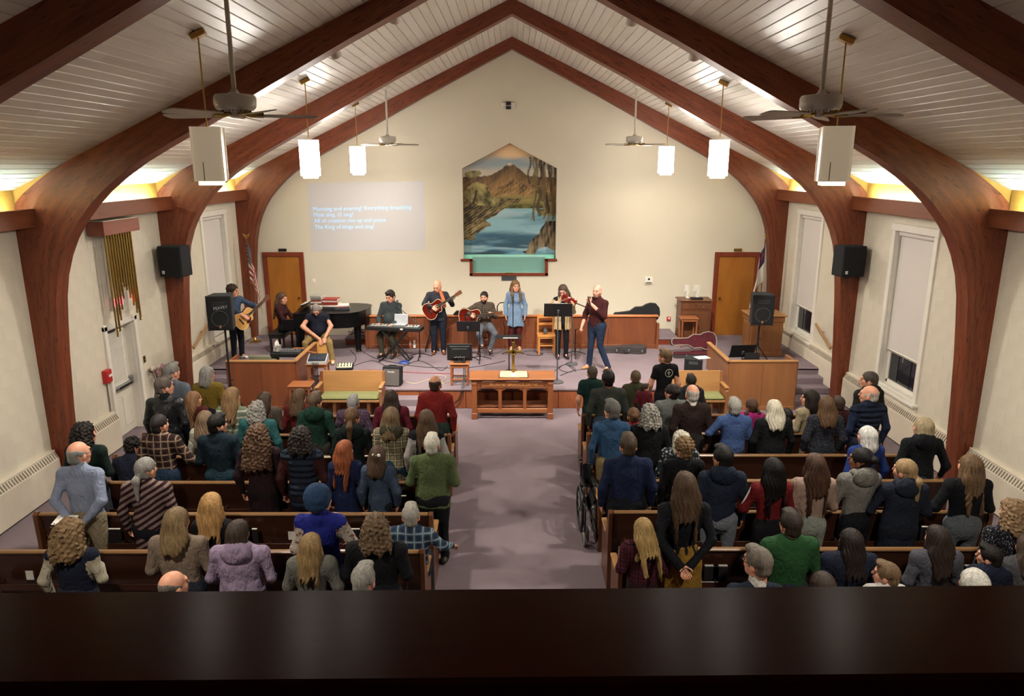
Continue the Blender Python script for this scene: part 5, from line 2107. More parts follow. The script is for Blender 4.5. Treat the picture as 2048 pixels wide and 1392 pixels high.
ORD = ['rearmost, just below the balcony', 'second from the balcony', 'third from the balcony', 'fourth and middle one', 'third from the stage', 'second from the stage', 'nearest the stage']
for side, (x0, x1) in (('left', (LX0, LX1)), ('right', (RX0, RX1))):
    pro = make_pew(x1 - x0)
    for i, yy in enumerate(PEW_Y):
        o = pro if i == 0 else copy_tree(pro)
        o.location = ((x0 + x1) / 2, yy + (.05 if side == 'right' else 0), 0)
        o['label'] = 'dark walnut pew %s of the aisle, %s' % (side, ORD[i])
        o['group'] = 'pews %s of the aisle' % side

# hymnals and cards in the racks
M_HYMN = plain('hymnal_black', '#1c1a1c', .5)
M_CARDW = plain('card_white', '#c9c4b8', .7)
M_RED = plain('hymnal_red', '#a01818', .5)


def hymnal(px, py, row, side, label, m_=None, red=False):
    yy = PEW_Y[row - 1] + (.05 if side == 'right' else 0) - .085
    p = at(px, py, yy)
    t = thing('hymnal', label, 'book', (p.x, yy, .567), group='hymnals in the racks')
    MB().box((0, 0, .115), (.15, .032, .22), .004).build('cover', m_ or M_HYMN, t)
    MB().box((0, .0, .2265), (.14, .024, .006)).build('page_edge', M_CARDW, t)


HYMNS = [(500, 1045, 3, 'left', 'black hymnal with white page edges in the rack beside the lilac coat'), (490, 1045, 3, 'left', 'hymnal half hidden by the lilac coat hood'), (706, 1042, 3, 'left', 'black hymnal in the rack between the beanie and the seated plaid man'),
         (415, 1045, 3, 'left', 'black hymnal in the rack under the long blonde hair'), (1425, 1105, 2, 'right', 'black hymnal in the rack right of the mustard skirt, inner one'), (1443, 1103, 2, 'right', 'black hymnal in the rack right of the mustard skirt, outer one'),
         (1640, 1105, 2, 'right', 'hymnal in the rack beside the green sweater'), (1655, 1105, 2, 'right', 'white edged hymnal in the rack left of the dark navy woman'), (1920, 1105, 2, 'right', 'white edged hymnal in the rack right of the grey sweater'), (1945, 1105, 2, 'right', 'white edged hymnal in the rack before the held child'),
         (1520, 972, 4, 'right', 'white edged hymnal in the rack left of the red jacket'), (1860, 1030, 3, 'right', 'white edged hymnal in the rack right of the navy sweatshirt'), (150, 1040, 3, 'left', 'hymnal in the rack behind the khaki trousers'), (225, 1040, 3, 'left', 'hymnal in the rack beside the diagonal striped blouse'),
         (640, 978, 4, 'left', 'black hymnal in the rack left of the denim dress'), (800, 975, 4, 'left', 'black hymnal in the rack right of the denim dress'), (1250, 975, 4, 'right', 'black hymnal in the rack by the navy sweater man'), (1310, 970, 4, 'right', 'black hymnal in the rack by the curly haired young man')]
for hspec in HYMNS:
    hymnal(*hspec)
for px, py, row, side, lb in ((582, 1052, 3, 'left', 'white card in the holder on the pew behind the blue beanie'), (55, 1122, 2, 'left', 'white card on the pew left of the curly haired woman'), (1758, 1100, 2, 'right', 'white card on the pew between two dark haired women')):
    yy = PEW_Y[row - 1] + (.05 if side == 'right' else 0) - .06
    p = at(px, py, yy)
    t = thing('pew_card', lb, 'card', (p.x, yy, .70), group='pew cards')
    MB().box((0, -.004, 0), (.075, .004, .10)).build('card', M_CARDW, t)
    for s in (-1, 1):
        MB().box((s * .05, 0, 0), (.012, .012, .11), .003).build('holder', M_PEW, t)

# ------------------------------------------------------------------ the congregation
def st(label, px, py, Y, **kw):
    p = at(px, py, Y)
    figure(label, p.x, Y, 0, p.z - .012, **kw)


def sitr(label, px, py, Y, **kw):
    p = at(px, py, Y)
    kk = (p.z - .012 - .46) / .92
    lg = {q: ((q * .12, .34, .52), (q * .12, .34, .085)) for q in (-1, 1)}
    return figure(label, p.x, Y - .06, 0, 1.75 * kk, sit=True, legs=lg, **kw)


# -- left of the aisle
st('balding man in pale blue shirt and khaki trousers, hands behind his back', 152, 882, 7.30, sex='m', hair=('ring', '#8d8a84'), top='knit:#8d97b0', bottom='denim:#8f8064', w=1.10, hy=-.35, arms=('behind', 'behind'), collar='knit:#8d97b0', glasses=True, fine=True, hem=.93)
st('woman with dark wavy hair in a dark green sweater and grey skirt', 165, 845, 8.16, hair=('curlybob', '#231a14'), top='knit:#10211c', bottom='knit:#20222a', skirt=('knit:#3c3f48', .42), hy=-.5, w=1.05, arms=('down', 'front'))
sitr('person with dark curly hair bending forward in a navy top', 252, 884, 8.85, hair=('curlyshort', '#15100d'), top='knit:#161c2e', lean=.3, hp=-.45, w=1.0, arms=('lap', 'lap'))
st('man in a brown plaid shirt and jeans, hand on the pew', 315, 828, 8.62, sex='m', hair=('crop', '#2a2224'), top='plaid:#2c1c1c:#54322c:#98866c', bottom='denim:#1f3348', w=1.08, hy=-.3, arms=('down', ((.33, .02, 1.06), (.40, .26, .92), (0, 0, 1))), sleeve=.72, fine=True)
st('man with glasses in a black leather jacket', 325, 753, 9.75, sex='m', hair=('short', '#5d5148'), top='leather:#15171c', bottom='denim:#191c24', w=1.16, hy=-.65, glasses=True, collar='knit:#15171c', hem=.76)
st('grey haired man in a grey shirt by the arch', 340, 725, 10.42, sex='m', hair=('short', '#7d7872'), top='knit:#5d6470', bottom='denim:#3d3428', w=1.08, hy=-.4)
st('woman with grey shoulder hair in a mustard sweater', 412, 733, 11.05, hair=('bob', '#8a847c'), top='knit:#7d6516', bottom='denim:#20242e', hy=-.5, w=1.05, glasses=True)
st('girl with long light reddish hair beside the mustard sweater', 385, 783, 10.30, hair=('verylong', '#8f6238'), top='knit:#4c1614', bottom='denim:#2a1a18', hy=-.7, w=.85)
st('woman with long honey hair in a sage sweater with white stripes', 462, 775, 9.80, hair=('long', '#8a673c'), top='stripe:#6f7a68:#b9b8a4', bottom='denim:#2c3d5c', hy=-.35, w=1.0, fine=True)
st('small woman with light brown bob in a white cardigan', 408, 822, 9.20, hair=('shoulder', '#7a5f42'), top='knit:#b5b2a2', bottom='denim:#20242e', hy=-.2, w=.90)
st('man with black hair in a dark teal sweater', 432, 828, 8.58, sex='m', hair=('short', '#14100f'), top='knit:#142631', bottom='denim:#1a3440', w=1.12, hy=-.5, collar='knit:#1d2f3a', fine=True, arms=('front', 'front'))
st('woman with grey wavy hair in a teal sweater', 513, 802, 9.46, hair=('curlybob', '#87827a'), top='knit:#255c5e', bottom='denim:#1c2230', hy=-.2, w=1.12)
st('woman with brown hair in a taupe top beyond the teal sweater', 528, 784, 10.20, hair=('halfup', '#4a3526'), top='knit:#574a40', bottom='denim:#20242e', hy=-.3)
st('woman with long wavy brown hair in a dark plum coat', 515, 848, 8.06, hair=('curlylong', '#5c3e26'), top='knit:#2a141a', bottom='denim:#1a1014', hem=.55, w=1.08, hy=-.1, fine=True)
st('woman with wavy brown hair in a red sweater near the front bench', 597, 778, 10.20, hair=('halfup', '#5f452c'), top='knit:#5c1210', bottom='denim:#20242e', hy=-.4, w=.98)
st('young man in a dark green hoodie', 628, 784, 9.52, sex='m', hair=('short', '#5a4530'), top='knit:#12352a', bottom='denim:#2c2624', hood=True, hy=-.25, w=1.02, fine=True)
st('person with dark curly hair in a navy puffer vest', 600, 853, 8.02, hair=('curlybob', '#2a211d'), top='puffer:#1c2636', sleeve_mat='knit:#3c1818', bottom='denim:#1c1a24', w=1.10, hy=-.1, hem=.74, fine=True)
st('woman with short grey hair in a purple patterned blouse', 705, 790, 10.05, hair=('short', '#8f8b88'), top='speckle:#4a3248:#8a7488', bottom='denim:#20242e', w=1.04)
st('woman with brown ponytail in a black and green hooded jacket', 702, 815, 8.84, hair=('pony', '#5f4024'), top='knit:#0e1c1a', bottom='denim:#2a1c1c', hood=True, w=1.02, fine=True)
st('woman with dark brown hair in a burgundy sweater', 782, 780, 10.10, hair=('shoulder', '#34241c'), top='knit:#5d1024', bottom='denim:#181c26', w=1.10)
st('balding man in a rust red shirt beside the aisle', 870, 750, 10.28, sex='m', hair=('ring', '#3a2a1e'), top='knit:#7a1410', bottom='denim:#22332e', w=1.10, hy=-.1, collar='knit:#7a1410', fine=True, skin=TAN)
st('woman with dark blonde hair in a hooded plaid jacket', 782, 815, 8.86, hair=('shoulder', '#6f5636'), top='plaid:#8c8264:#4f3a24:#c2b896', bottom='denim:#1f3a4a', hem=.62, hood='knit:#3f3c2c', w=1.05, hy=-.15, fine=True)
st('woman with long brown hair in a black vest with white sleeves', 852, 820, 8.80, hair=('verylong', '#573e26'), top='knit:#14161c', sleeve_mat='knit:#a59f98', bottom='denim:#14161c', w=1.0, hy=.1, fine=True)
st('girl with long red hair in a navy dress', 688, 881, 8.02, hair=('verylong', '#9a4a14'), top='knit:#18244a', bottom='knit:#18203a', dress=True, hem=.40, w=.84, hy=-.45, child=True, fine=True)
st('girl with brown hair and bow in a grey denim dress', 755, 892, 7.98, hair=('shoulder', '#4f3826'), top='denim:#3b4a60', bottom='knit:#20242c', dress=True, hem=.35, w=.80, hy=-.2, child=True, fine=True, extras=('bow',))
st('woman with short white hair in a sage green sweater', 863, 868, 8.02, hair=('short', '#cfc8b4'), top='knit:#56643c', bottom='knit:#15151a', w=1.22, hem=.80, arms=('front', 'front'), fine=True)
st('woman with grey ponytail in a diagonal striped blouse', 287, 915, 7.24, hair=('pony', '#8c8880'), top='zigzag:#2e1018:#857068', bottom='knit:#14141a', hem=.58, w=1.20, hy=-.25, fine=True)
sitr('seated blonde woman with long straight hair in black and red', 424, 982, 7.02, hair=('long', '#b8873e'), top='knit:#101014', bottom='knit:#7a1414', w=.95, fine=True)
st('woman in a blue knit hat and royal blue top leaning on the pew', 637, 973, 6.36, hair=('beanie', '#1f3a5a'), top='knit:#101c78', sleeve_mat='floral:#b5a89a:#7d4a3c', bottom='denim:#161c3a', hy=-.5, w=1.06, sleeve=.8, hem=.62, arms=('front', ((.33, -.02, 1.12), (.24, .18, 1.06), (0, .2, 1))), fine=True)
sitr('seated grey haired man in a blue plaid shirt, arm along the pew end', 822, 1004, 6.98, sex='m', hair=('short', '#9d968a'), top='plaid:#22334a:#4a6478:#93a4a8', bottom='denim:#20242e', w=1.10, hy=.1, arms=('lap', ((.31, .0, .82), (.40, .22, .70), (0, 0, 1))), fine=True)
st('woman with long curly light brown hair in a navy vest with cream sleeves', 135, 1045, 6.04, hairscale=1.22, hair=('curlybob', '#7a5c34'), top='knit:#141a2c', sleeve_mat='knit:#b0a68e', bottom='denim:#20242e', w=1.12, hy=-.2, fine=True, arms=('down', 'front'))
st('woman with light brown bob in a taupe sweater', 350, 1017, 6.08, hair=('shoulder', '#7a6038'), top='knit:#7d6b5a', bottom='denim:#20242e', w=1.22, hy=-.15, fine=True, arms=('front', 'front'))
st('person in a lilac quilted hooded coat', 473, 1042, 6.05, hair=('bob', '#3f3026'), top='quilt:#97829c', bottom='denim:#20242e', hood=True, w=1.28, hem=.66, fine=True, arms=('front', 'front'), hy=-.2)
st('girl with long blonde hair in a grey sweater', 620, 1068, 6.04, hair=('long', '#94733e'), top='knit:#6a6860', bottom='denim:#20242e', w=.96, fine=True, hy=-.1, arms=('front', 'front'))
st('woman with curly brown hair in a wide black top', 750, 1032, 6.06, hairscale=1.1, hair=('curlybob', '#6a5234'), top='knit:#111216', bottom='knit:#14161c', w=1.26, fine=True, arms=('front', 'front'))
sitr('bald man whose head shows just above the balcony edge', 348, 1135, 5.55, sex='m', hair=('ring', '#6d6258'), top='knit:#3a3438', hy=-.6)
sitr('grey haired man whose head shows above the balcony edge by the black top', 728, 1123, 5.58, sex='m', hair=('short', '#8f897e'), top='knit:#2a2e36', hy=-.2)
# -- right of the aisle
st('boy in a dark green T-shirt at the aisle end of the front pew', 1185, 731, 11.40, sex='m', hair=('crop', '#4f4030'), top='knit:#10302c', bottom='denim:#182c2c', w=.86, child=True, sleeve=.4, hy=.15)
st('man with black hair in a dark olive fleece', 1217, 740, 10.45, sex='m', hair=('short', '#0f0c0c'), top='knit:#30342e', bottom='denim:#2a3a4a', w=1.20, skin=BROWN, hy=.05, fine=True)
st('boy in an olive jacket standing at the front pew', 1272, 740, 11.32, sex='m', hair=('crop', '#5f4a30'), top='knit:#3c3c26', bottom='denim:#2a2a24', w=.90, child=True)
st('teenage boy in a black T-shirt with a round back print', 1332, 697, 11.92, sex='m', hair=('short', '#6a4e2c'), top='knit:#121216', bottom='denim:#15161c', w=.92, sleeve=.4, hy=.55, rz=.2, arms=(((-.25, .0, 1.08), (-.20, .16, .86), (-1, 0, 0)), 'down'), fine=True)
st('woman with a dark bun in a grey cardigan holding a toddler', 1345, 768, 10.30, hair=('bun', '#231814'), top='knit:#6b6e6a', bottom='denim:#1c1c22', w=1.16, hy=.6, hem=.60, arms=(((-.30, .05, 1.02), (-.16, .28, 1.05), (0, 1, 0)), 'front'))
st('boy with dark hair in a dark grey jacket near the front bench', 1383, 748, 11.25, sex='m', hair=('short', '#2e241c'), top='knit:#2c2e32', bottom='denim:#1c1c22', w=.90, child=True, skin=TAN, hood=True)
st('bald man in a brown sweater with white collar', 1386, 768, 9.70, sex='m', hair=('ring', '#b5aca0'), top='knit:#2c1d18', bottom='denim:#241f1c', w=1.10, hy=.1, collar='knit:#cfcabc', fine=True)
st('man in a blue denim shirt and khaki trousers', 1225, 800, 8.92, sex='m', hair=('short', '#5d5a54'), top='denim:#28496a', bottom='denim:#7a6a44', w=1.06, hy=.4, arms=('down', 'front'), hem=.93, fine=True)
st('little girl in a red top with tied hair', 1268, 815, 9.52, hair=('bun', '#6f4a28'), top='floral:#8c1c1c:#c04a3a', bottom='denim:#20242e', w=.80, child=True)
st('woman with grey curly hair in a black cardigan', 1300, 808, 8.95, hair=('curlybob', '#8f897e'), top='knit:#121316', bottom='knit:#14151a', w=1.14, hem=.60, fine=True, hy=.1)
st('man with brown hair in a navy sweater standing at the aisle', 1258, 868, 7.74, sex='m', hair=('short', '#4a3826'), top='knit:#141f40', bottom='knit:#14161c', w=1.26, hy=.05, fine=True, collar='knit:#141f40')
st('woman with white curly hair in a black and white patterned top', 1362, 862, 8.64, hair=('curlybob', '#c9c2ac'), top='floral:#1f262c:#a5a8a8', bottom='denim:#20242e', w=1.06, hy=.4, glasses=True)
st('young man with curly hair in a black sweater', 1370, 875, 7.90, sex='m', hair=('curlyshort', '#7a5a32'), top='knit:#131418', bottom='knit:#131418', w=1.04, hy=.15, fine=True)
st('woman with short grey hair in a blue sweater, elbow out', 1471, 796, 9.52, hair=('short', '#9a968c'), top='knit:#3b5486', bottom='denim:#20242e', w=1.06, arms=(((-.34, -.02, 1.10), (-.20, .14, 1.06), (0, 0, 1)), 'front'), collar='knit:#1c2438', hem=.72, fine=True)
st('girl with pigtails in a bright pink top', 1505, 798, 10.22, hair=('pigtails', '#4f3422'), top='knit:#a8146c', bottom='denim:#20242e', w=.82, child=True, hy=.1)
st('woman with white blonde hair in a black coat', 1550, 800, 9.50, hair=('shoulder', '#d0c6ac'), top='knit:#0f1014', bottom='knit:#0f1014', w=1.16, hem=.55, hy=.1, fine=True)
st('small dark haired child beside the black coat', 1577, 818, 10.38, sex='m', hair=('short', '#1a1310'), top='knit:#182230', bottom='denim:#20242e', w=.76, child=True)
st('woman with long dark hair in a cream top turned to the aisle', 1623, 780, 10.02, hair=('long', '#241813'), top='knit:#a09070', bottom='denim:#6a746a', w=.98, hy=.6, rz=.35, fine=True, arms=('front', 'front'))
st('woman with brown hair in a dark speckled dress', 1655, 793, 9.46, hair=('shoulder', '#5c4124'), top='speckle:#20222c:#5d5a60', bottom='knit:#20222c', dress=True, hem=.45, w=1.06, sleeve=.85, fine=True)
st('boy in a maroon top beyond the speckled dress', 1680, 793, 10.24, sex='m', hair=('short', '#3f2c1e'), top='knit:#3f1a1a', bottom='denim:#20242e', w=.86, child=True)
st('bald man in a navy vest', 1742, 770, 9.72, sex='m', hair=('ring', '#b5aca0'), top='puffer:#121c30', sleeve_mat='knit:#1d2844', bottom='denim:#1c2230', w=1.22, hy=.75, belly=.03, fine=True, collar='knit:#121c30', rz=.15)
st('dark haired man in a dark hooded jacket by the heater', 1742, 742, 10.42, sex='m', hair=('crop', '#4a4038'), top='knit:#24221e', bottom='denim:#20242e', hood=True, w=1.05, hy=.8, rz=.25)
st('man with black hair in a dark navy hoodie and grey jeans', 1448, 892, 7.38, sex='m', hair=('short', '#120f10'), top='knit:#182234', bottom='denim:#6c7078', hood=True, w=1.14, hy=.3, hem=.80, skin=TAN, fine=True)
st('woman with long black hair in a red jacket with white sleeve stripe', 1548, 917, 7.26, hair=('verylong', '#0e0b0c'), top='knit:#6a0e12', bottom='knit:#121216', w=.98, hy=.2, arms=(((-.27, .02, 1.08), (-.30, .22, .98), (-.3, 0, 1)), 'front'), fine=True, extras=('stripe',))
st('woman with long brown hair in a pale pink sweater and light jeans', 1633, 908, 7.32, hair=('verylong', '#4a2f1e'), top='knit:#a08474', bottom='denim:#8a8f84', w=1.04, hem=.90, arms=('front', 'front'), fine=True, hy=.1)
st('woman with cropped black hair in a grey hooded sweatshirt', 1727, 896, 7.38, hair=('bun', '#100c0c'), top='knit:#77736c', bottom='knit:#14161c', hood=True, w=1.04, hy=.65, skin=BROWN, arms=(((-.27, .0, 1.08), (-.28, .22, 1.0), (0, 0, 1)), 'front'), fine=True, rz=.1, hem=.90)
st('woman with white bobbed hair in a royal blue top', 1738, 853, 8.50, hair=('bob', '#cfccc4'), top='knit:#142f74', bottom='denim:#20242e', w=1.06, hy=.3, hem=.64, fine=True, rz=.2)
st('woman with blonde low bun in a navy sweatshirt', 1815, 918, 7.24, hair=('pony', '#9a7a4a'), top='knit:#1c2230', bottom='knit:#181c28', w=1.20, hem=.62, hy=.55, hood=True, arms=(((-.30, .04, 1.05), (-.18, .30, 1.05), (0, 0, 1)), 'front'), fine=True)
st('woman with blonde bob in a black hooded jacket and jeans by the arch', 1850, 836, 8.64, hair=('bob', '#a59068'), top='knit:#111318', bottom='denim:#2a3340', hood=True, w=1.14, hy=.4, hem=.72, arms=('down', ((.33, -.05, 1.0), (.38, .12, .80), (1, 0, .2))), fine=True)
st('woman with very long light brown hair in a black sweater and pale jeans', 1945, 910, 7.30, hair=('verylong', '#6d5030'), top='knit:#101116', bottom='denim:#565c62', w=1.16, hy=.3, arms=(((-.32, .0, 1.08), (-.36, .20, .98), (0, 0, 1)), 'front'), fine=True)
st('woman with long brown hair in black top and mustard skirt, hands clasped behind', 1372, 945, 6.46, hair=('verylong', '#4f3822'), top='knit:#101116', bottom='knit:#14141a', skirt=('knit:#8a6414', .60), w=1.14, arms=('behind', 'behind'), hem=.98, fine=True)
st('girl with blonde hair in a dark red plaid dress bowing her head', 1288, 1040, 6.36, hair=('verylong', '#a8843e'), top='plaid:#3c0f1c:#5c1c2c:#220810', bottom='knit:#2a1418', dress=True, hem=.30, w=.82, child=True, hy=.3, hp=-.35, fine=True, arms=('front', 'front'))
st('man with dark brown hair in a green sweater', 1585, 1022, 6.08, sex='m', hair=('short', '#2e2218'), top='knit:#1f4a24', bottom='denim:#20242e', w=1.16, hy=.1, fine=True, arms=('front', 'front'))
sitr('seated grey haired man with glasses in a navy sweater and white collar', 1515, 1088, 5.66, sex='m', hair=('short', '#6d6254'), top='knit:#181f30', collar='knit:#c5c0b4', w=1.08, hy=.65, glasses=True, fine=True)
st('woman with long dark hair in a dark navy patterned top', 1705, 1060, 6.06, hair=('long', '#231812'), top='speckle:#14182a:#1f2a48', bottom='denim:#20242e', w=1.20, hy=.2, fine=True, arms=('front', 'front'))
st('boy with light brown hair in a white shirt above the balcony edge', 1778, 1125, 5.64, sex='m', hair=('short', '#6f5434'), top='knit:#b5b0a8', bottom='denim:#20242e', w=.78, child=True, hy=.9)
st('woman with long dark brown hair in a grey sweater', 1880, 1053, 6.06, hair=('long', '#2c1e18'), top='knit:#4a4a52', bottom='denim:#20242e', w=1.0, hy=.2, fine=True, arms=('front', 'front'))
st('dark haired child in a navy jacket with striped cuffs', 1985, 1092, 6.05, sex='m', hair=('short', '#1c1512'), top='knit:#161d30', bottom='denim:#20242e', w=.84, child=True, hy=.7)
sitr('white haired woman whose head shows above the balcony edge', 1945, 1133, 5.60, hair=('bob', '#c5c0b2'), top='knit:#4a4a4c', hy=.1)
st('woman with fair curly hair in a black speckled top at the picture edge', 2032, 1000, 6.34, hair=('curlybob', '#8a6a44'), top='speckle:#14151c:#9a9aa0', bottom='denim:#20242e', w=1.14, hy=.2)
sitr('dark haired person whose head shows above the balcony edge by the green sweater', 1642, 1140, 5.58, hair=('bob', '#3a2a20'), top='knit:#3a3438', hy=.1)
# toddler held on the arm
p_ = at(1290, 768, 10.42)
figure('toddler in a red shirt held on an arm', p_.x, 10.42, p_.z - .80, 1.29, sex='m', hair=('short', '#3a281a'), top='knit:#5d1622', bottom='denim:#20242e', child=True, w=.72, hy=-.8, rz=-.4, sit=False)['root'].scale = (.62,) * 3
st('person in a grey sweater cut off by the picture edge', 2062, 1072, 6.05, hair=('shoulder', '#4a3a2c'), top='knit:#4c4a4c', bottom='denim:#20242e', w=1.05, arms=('front', 'front'))
# ------------------------------------------------------------------ instruments
M_SUN = wood('sunburst_red', '#3a0c08', '#6a1c10', 'X', .2, 4, 6, spec=.5)
M_NAT = wood('natural_spruce', '#c08a48', '#d4a25c', 'X', .25, 5, 10, spec=.5)
M_NECK = wood('mahogany_neck', '#5a3420', '#6f452c', 'X', .35, 6)
M_EBONY = plain('ebony', '#1c1614', .35)
M_STRING = plain('string_steel', '#c9c4b6', .3, .8)


def guitar(label, loc, tilt, rz, top_m, side_m, pick=True):
    g = thing('acoustic_guitar', label, 'guitar', loc, 0, group='acoustic guitars')
    g.rotation_euler = (0, -tilt, rz)
    up = [(-.25, 0), (-.247, .07), (-.23, .135), (-.19, .18), (-.13, .20), (-.07, .19), (-.01, .15), (.04, .128), (.09, .133), (.15, .146), (.2, .14), (.235, .10), (.25, .04)]
    lo = [(.25, -.03), (.20, -.035), (.165, -.06), (.15, -.11), (.12, -.14), (.08, -.133), (.04, -.128), (-.01, -.15), (-.07, -.19), (-.13, -.20), (-.19, -.18), (-.23, -.135), (-.247, -.07)]
    out = up + lo
    MB().prism(out, 'Y', -.045, .05).build('body', side_m, g)
    MB().prism([(x * .985, z * .98) for x, z in out], 'Y', -.05, -.045).build('soundboard', top_m, g)
    m = MB()
    ring = [Vector((x, -.048, z)) for x, z in out]
    m.tube(ring + [ring[0]], .004, 5, False)
    m.build('binding', M_PAGE, g)
    MB().cyl((.075, -.0515, 0), (.075, -.053, 0), .05, n=24).build('sound_hole', M_BLACKMAT, g)
    MB().tube([(.075 + .058 * math.cos(t), -.052, .058 * math.sin(t)) for t in np.linspace(0, 2 * PI, 25)], .003, 4).build('rosette', M_PAGE, g)
    MB().box((-.105, -.056, 0), (.03, .012, .17), .004).build('bridge', M_EBONY, g)
    if pick:
        MB().prism([(.07, -.055), (.02, -.06), (-.04, -.12), (-.01, -.145), (.07, -.125), (.11, -.09), (.12, -.05)], 'Y', -.0535, -.051).build('pickguard', plain('pickguard', '#3a1510', .2), g)
    MB().box((.40, -.035, 0), (.34, .03, .05), .01).build('neck', M_NECK, g)
    MB().box((.345, -.054, 0), (.45, .009, .052), .002).build('fretboard', M_EBONY, g)
    h = MB().prism([(.565, -.026), (.60, -.036), (.745, -.042), (.75, .042), (.60, .036), (.565, .026)], 'Y', -.048, -.032).build('headstock', M_NECK, g)
    for k in range(3):
        for s in (-1, 1):
            MB().box((.615 + k * .045, -.04, s * .053), (.014, .012, .024), .003).build('tuning_peg', M_STEEL, h)
    m = MB()
    for k in range(6):
        z = -.02 + k * .008
        m.tube([(-.105, -.063, z * 1.3), (.57, -.061, z)], .0009, 3, False)
    o = m.build('strings', M_STRING, g)
    o['kind'] = 'stuff'
    return g


def gpt(loc, tilt, rz, p):
    R = Matrix.Rotation(rz, 3, 'Z') @ Matrix.Rotation(-tilt, 3, 'Y')
    return Vector(loc) + R @ Vector(p)


def own(x, y, z, rz, wpt):
    """World point in a figure's own frame."""
    d = Vector(wpt) - Vector((x, y, z))
    return np.array(Matrix.Rotation(-rz, 3, 'Z') @ d)


def guitarist(label, px, py_top, Y, rz, gpx, gpy, gY, tilt, grz, glabel, tm, sm, hold=.43, sit=False, seat=.6, hh=None, **kw):
    p = at(px, py_top, Y)
    x, z0 = p.x, ZS
    htop = p.z - ZS - .012
    h = htop if not sit else 1.75 * (htop - seat) / .92
    gl_ = at(gpx, gpy, gY)
    guitar(glabel, gl_, tilt, grz, tm, sm)
    wr = own(x, Y, z0, rz, gpt(gl_, tilt, grz, (-.0, -.10, .07)))
    wl = own(x, Y, z0, rz, gpt(gl_, tilt, grz, (hold, .01, -.055)))
    k = h / 1.75
    drop = 0 if not sit else .93 * k - (seat + .10 * k)
    sL = np.array([-.17, -.01, 1.40 * k - drop])
    sR = np.array([.17, -.01, 1.40 * k - drop])

    def elbow(S, W_, hint):
        L1, L2 = .285 * k, .265 * k
        d = W_ - S
        n = np.linalg.norm(d)
        n2 = min(n, (L1 + L2) * .985)
        a = (L1 ** 2 - L2 ** 2 + n2 ** 2) / (2 * n2)
        hgt = math.sqrt(max(L1 ** 2 - a ** 2, .0009))
        u = d / n
        hh_ = np.array(hint, float)
        hh_ = hh_ - u * (hh_ @ u)
        hh_ /= np.linalg.norm(hh_)
        return S + u * a + hh_ * hgt
    eR, eL = elbow(sR, wr, (.8, -.3, -.25)), elbow(sL, wl, (-.5, -.1, -.8))
    return figure(label, x, Y, z0, h, rz=rz, sex='m', sit=sit, seat=seat, arms=((eL, wl, (0, .6, -.6), (-.3, .3, .9)), (eR, wr, (0, 1, .3), (-.75, .35, -.5))), hands=('grip', 'relax'), fine=True, group='musicians on stage', **kw), gl_


# singer-guitarist at the far side of the stage
f1, g1 = guitarist('man with curly dark hair playing guitar beside the flag', 464, 569, 16.05, -2.25, 488, 636, 15.78, .62, .75, 'pale spruce acoustic guitar held by the man beside the flag', M_NAT, M_NECK, hair=('curlyshort', '#3a281c'), top='denim:#3a4a62', bottom='denim:#15161c', shoes='#c9c6c0', hy=.55, w=.98, sleeve=.78)
f2, g2 = guitarist('bald man in a dark jacket standing with a red guitar', 874, 559, 16.5, PI + .1, 868, 617, 16.24, .56, .0, 'dark red cutaway guitar on an orange strap', M_SUN, M_SUN, hair=('bald', '#8a6a50'), top='knit:#2c2e36', bottom='denim:#161c2a', shoes='#5a3018', hy=-.35, hp=-.4, w=1.10, hem=.80, collar='knit:#2c2e36')
f3, g3 = guitarist('bearded man in a plaid shirt seated with a guitar', 968, 582, 16.5, PI + .15, 940, 632, 16.24, .10, .05, 'dark red guitar held by the seated man in plaid', M_SUN, M_SUN, sit=True, seat=.60, hair=('crop', '#241a16'), beard='#2c1f18', top='plaid:#4a3c30:#6d6152:#2e2018', bottom='denim:#585c64', shoes='#2a211c', hy=-.3, w=1.05, legs={1: ((.16, .32, .52), (.10, .30, .30)), -1: ((-.20, .34, .56), (-.10, .24, .16))})
# strap and open shirt front of the standing guitarist
sp = MB()
P0 = [own(f2['root'].location.x, 16.5, ZS, PI + .1, q_) for q_ in (gpt(g2, .56, 0, (.24, -.02, .03)),)]
sp.add([(-.035, .10, 1.49), (-.095, .06, 1.52), (-.17, .135, 1.32), (-.10, .155, 1.30), (-.20, .19, 1.14), (-.13, .20, 1.12)], [(0, 1, 2, 3), (3, 2, 4, 5)])
for v_ in list(sp.v):
    pass
n_ = len(sp.v)
sp.add([(a, b_ + .008, c) for a, b_, c in sp.v[:n_]], [(0, 1, 2, 3), (3, 2, 4, 5)])
st_ = thing('guitar_strap', 'orange tan leather guitar strap over the standing man', 'strap', f2['root'].location, PI + .1)
sp.build('strap_band', plain('tan_leather', '#a8552a', .5), st_)

# stools
def stool(x, y, h, m_, label, r=.17):
    s = thing('bar_stool', label, 'stool', (x, y, ZS), .4)
    MB().lathe([(r - .01, h - .035), (r, h - .03), (r, h - .008), (r - .015, h)], 20).build('seat', m_, s, True)
    for k in range(4):
        t = k * PI / 2 + .3
        MB().tube([(.09 * math.cos(t), .09 * math.sin(t), h - .03), (.20 * math.cos(t), .20 * math.sin(t), 0)], [.014, .018], 8).build('leg', m_, s, True)
    for zz in (.18, .36):
        rr = .20 - .11 * zz / h
        for k in range(4):
            t0, t1 = k * PI / 2 + .3, (k + 1) * PI / 2 + .3
            MB().cyl((rr * math.cos(t0), rr * math.sin(t0), zz), (rr * math.cos(t1), rr * math.sin(t1), zz), .009, n=6).build('rung', m_, s)


stool(f3['root'].location.x, 16.5, .60, wood('dark_stool', '#3f1c12', '#552a1a', 'Z', .4), 'dark turned stool under the seated guitarist')

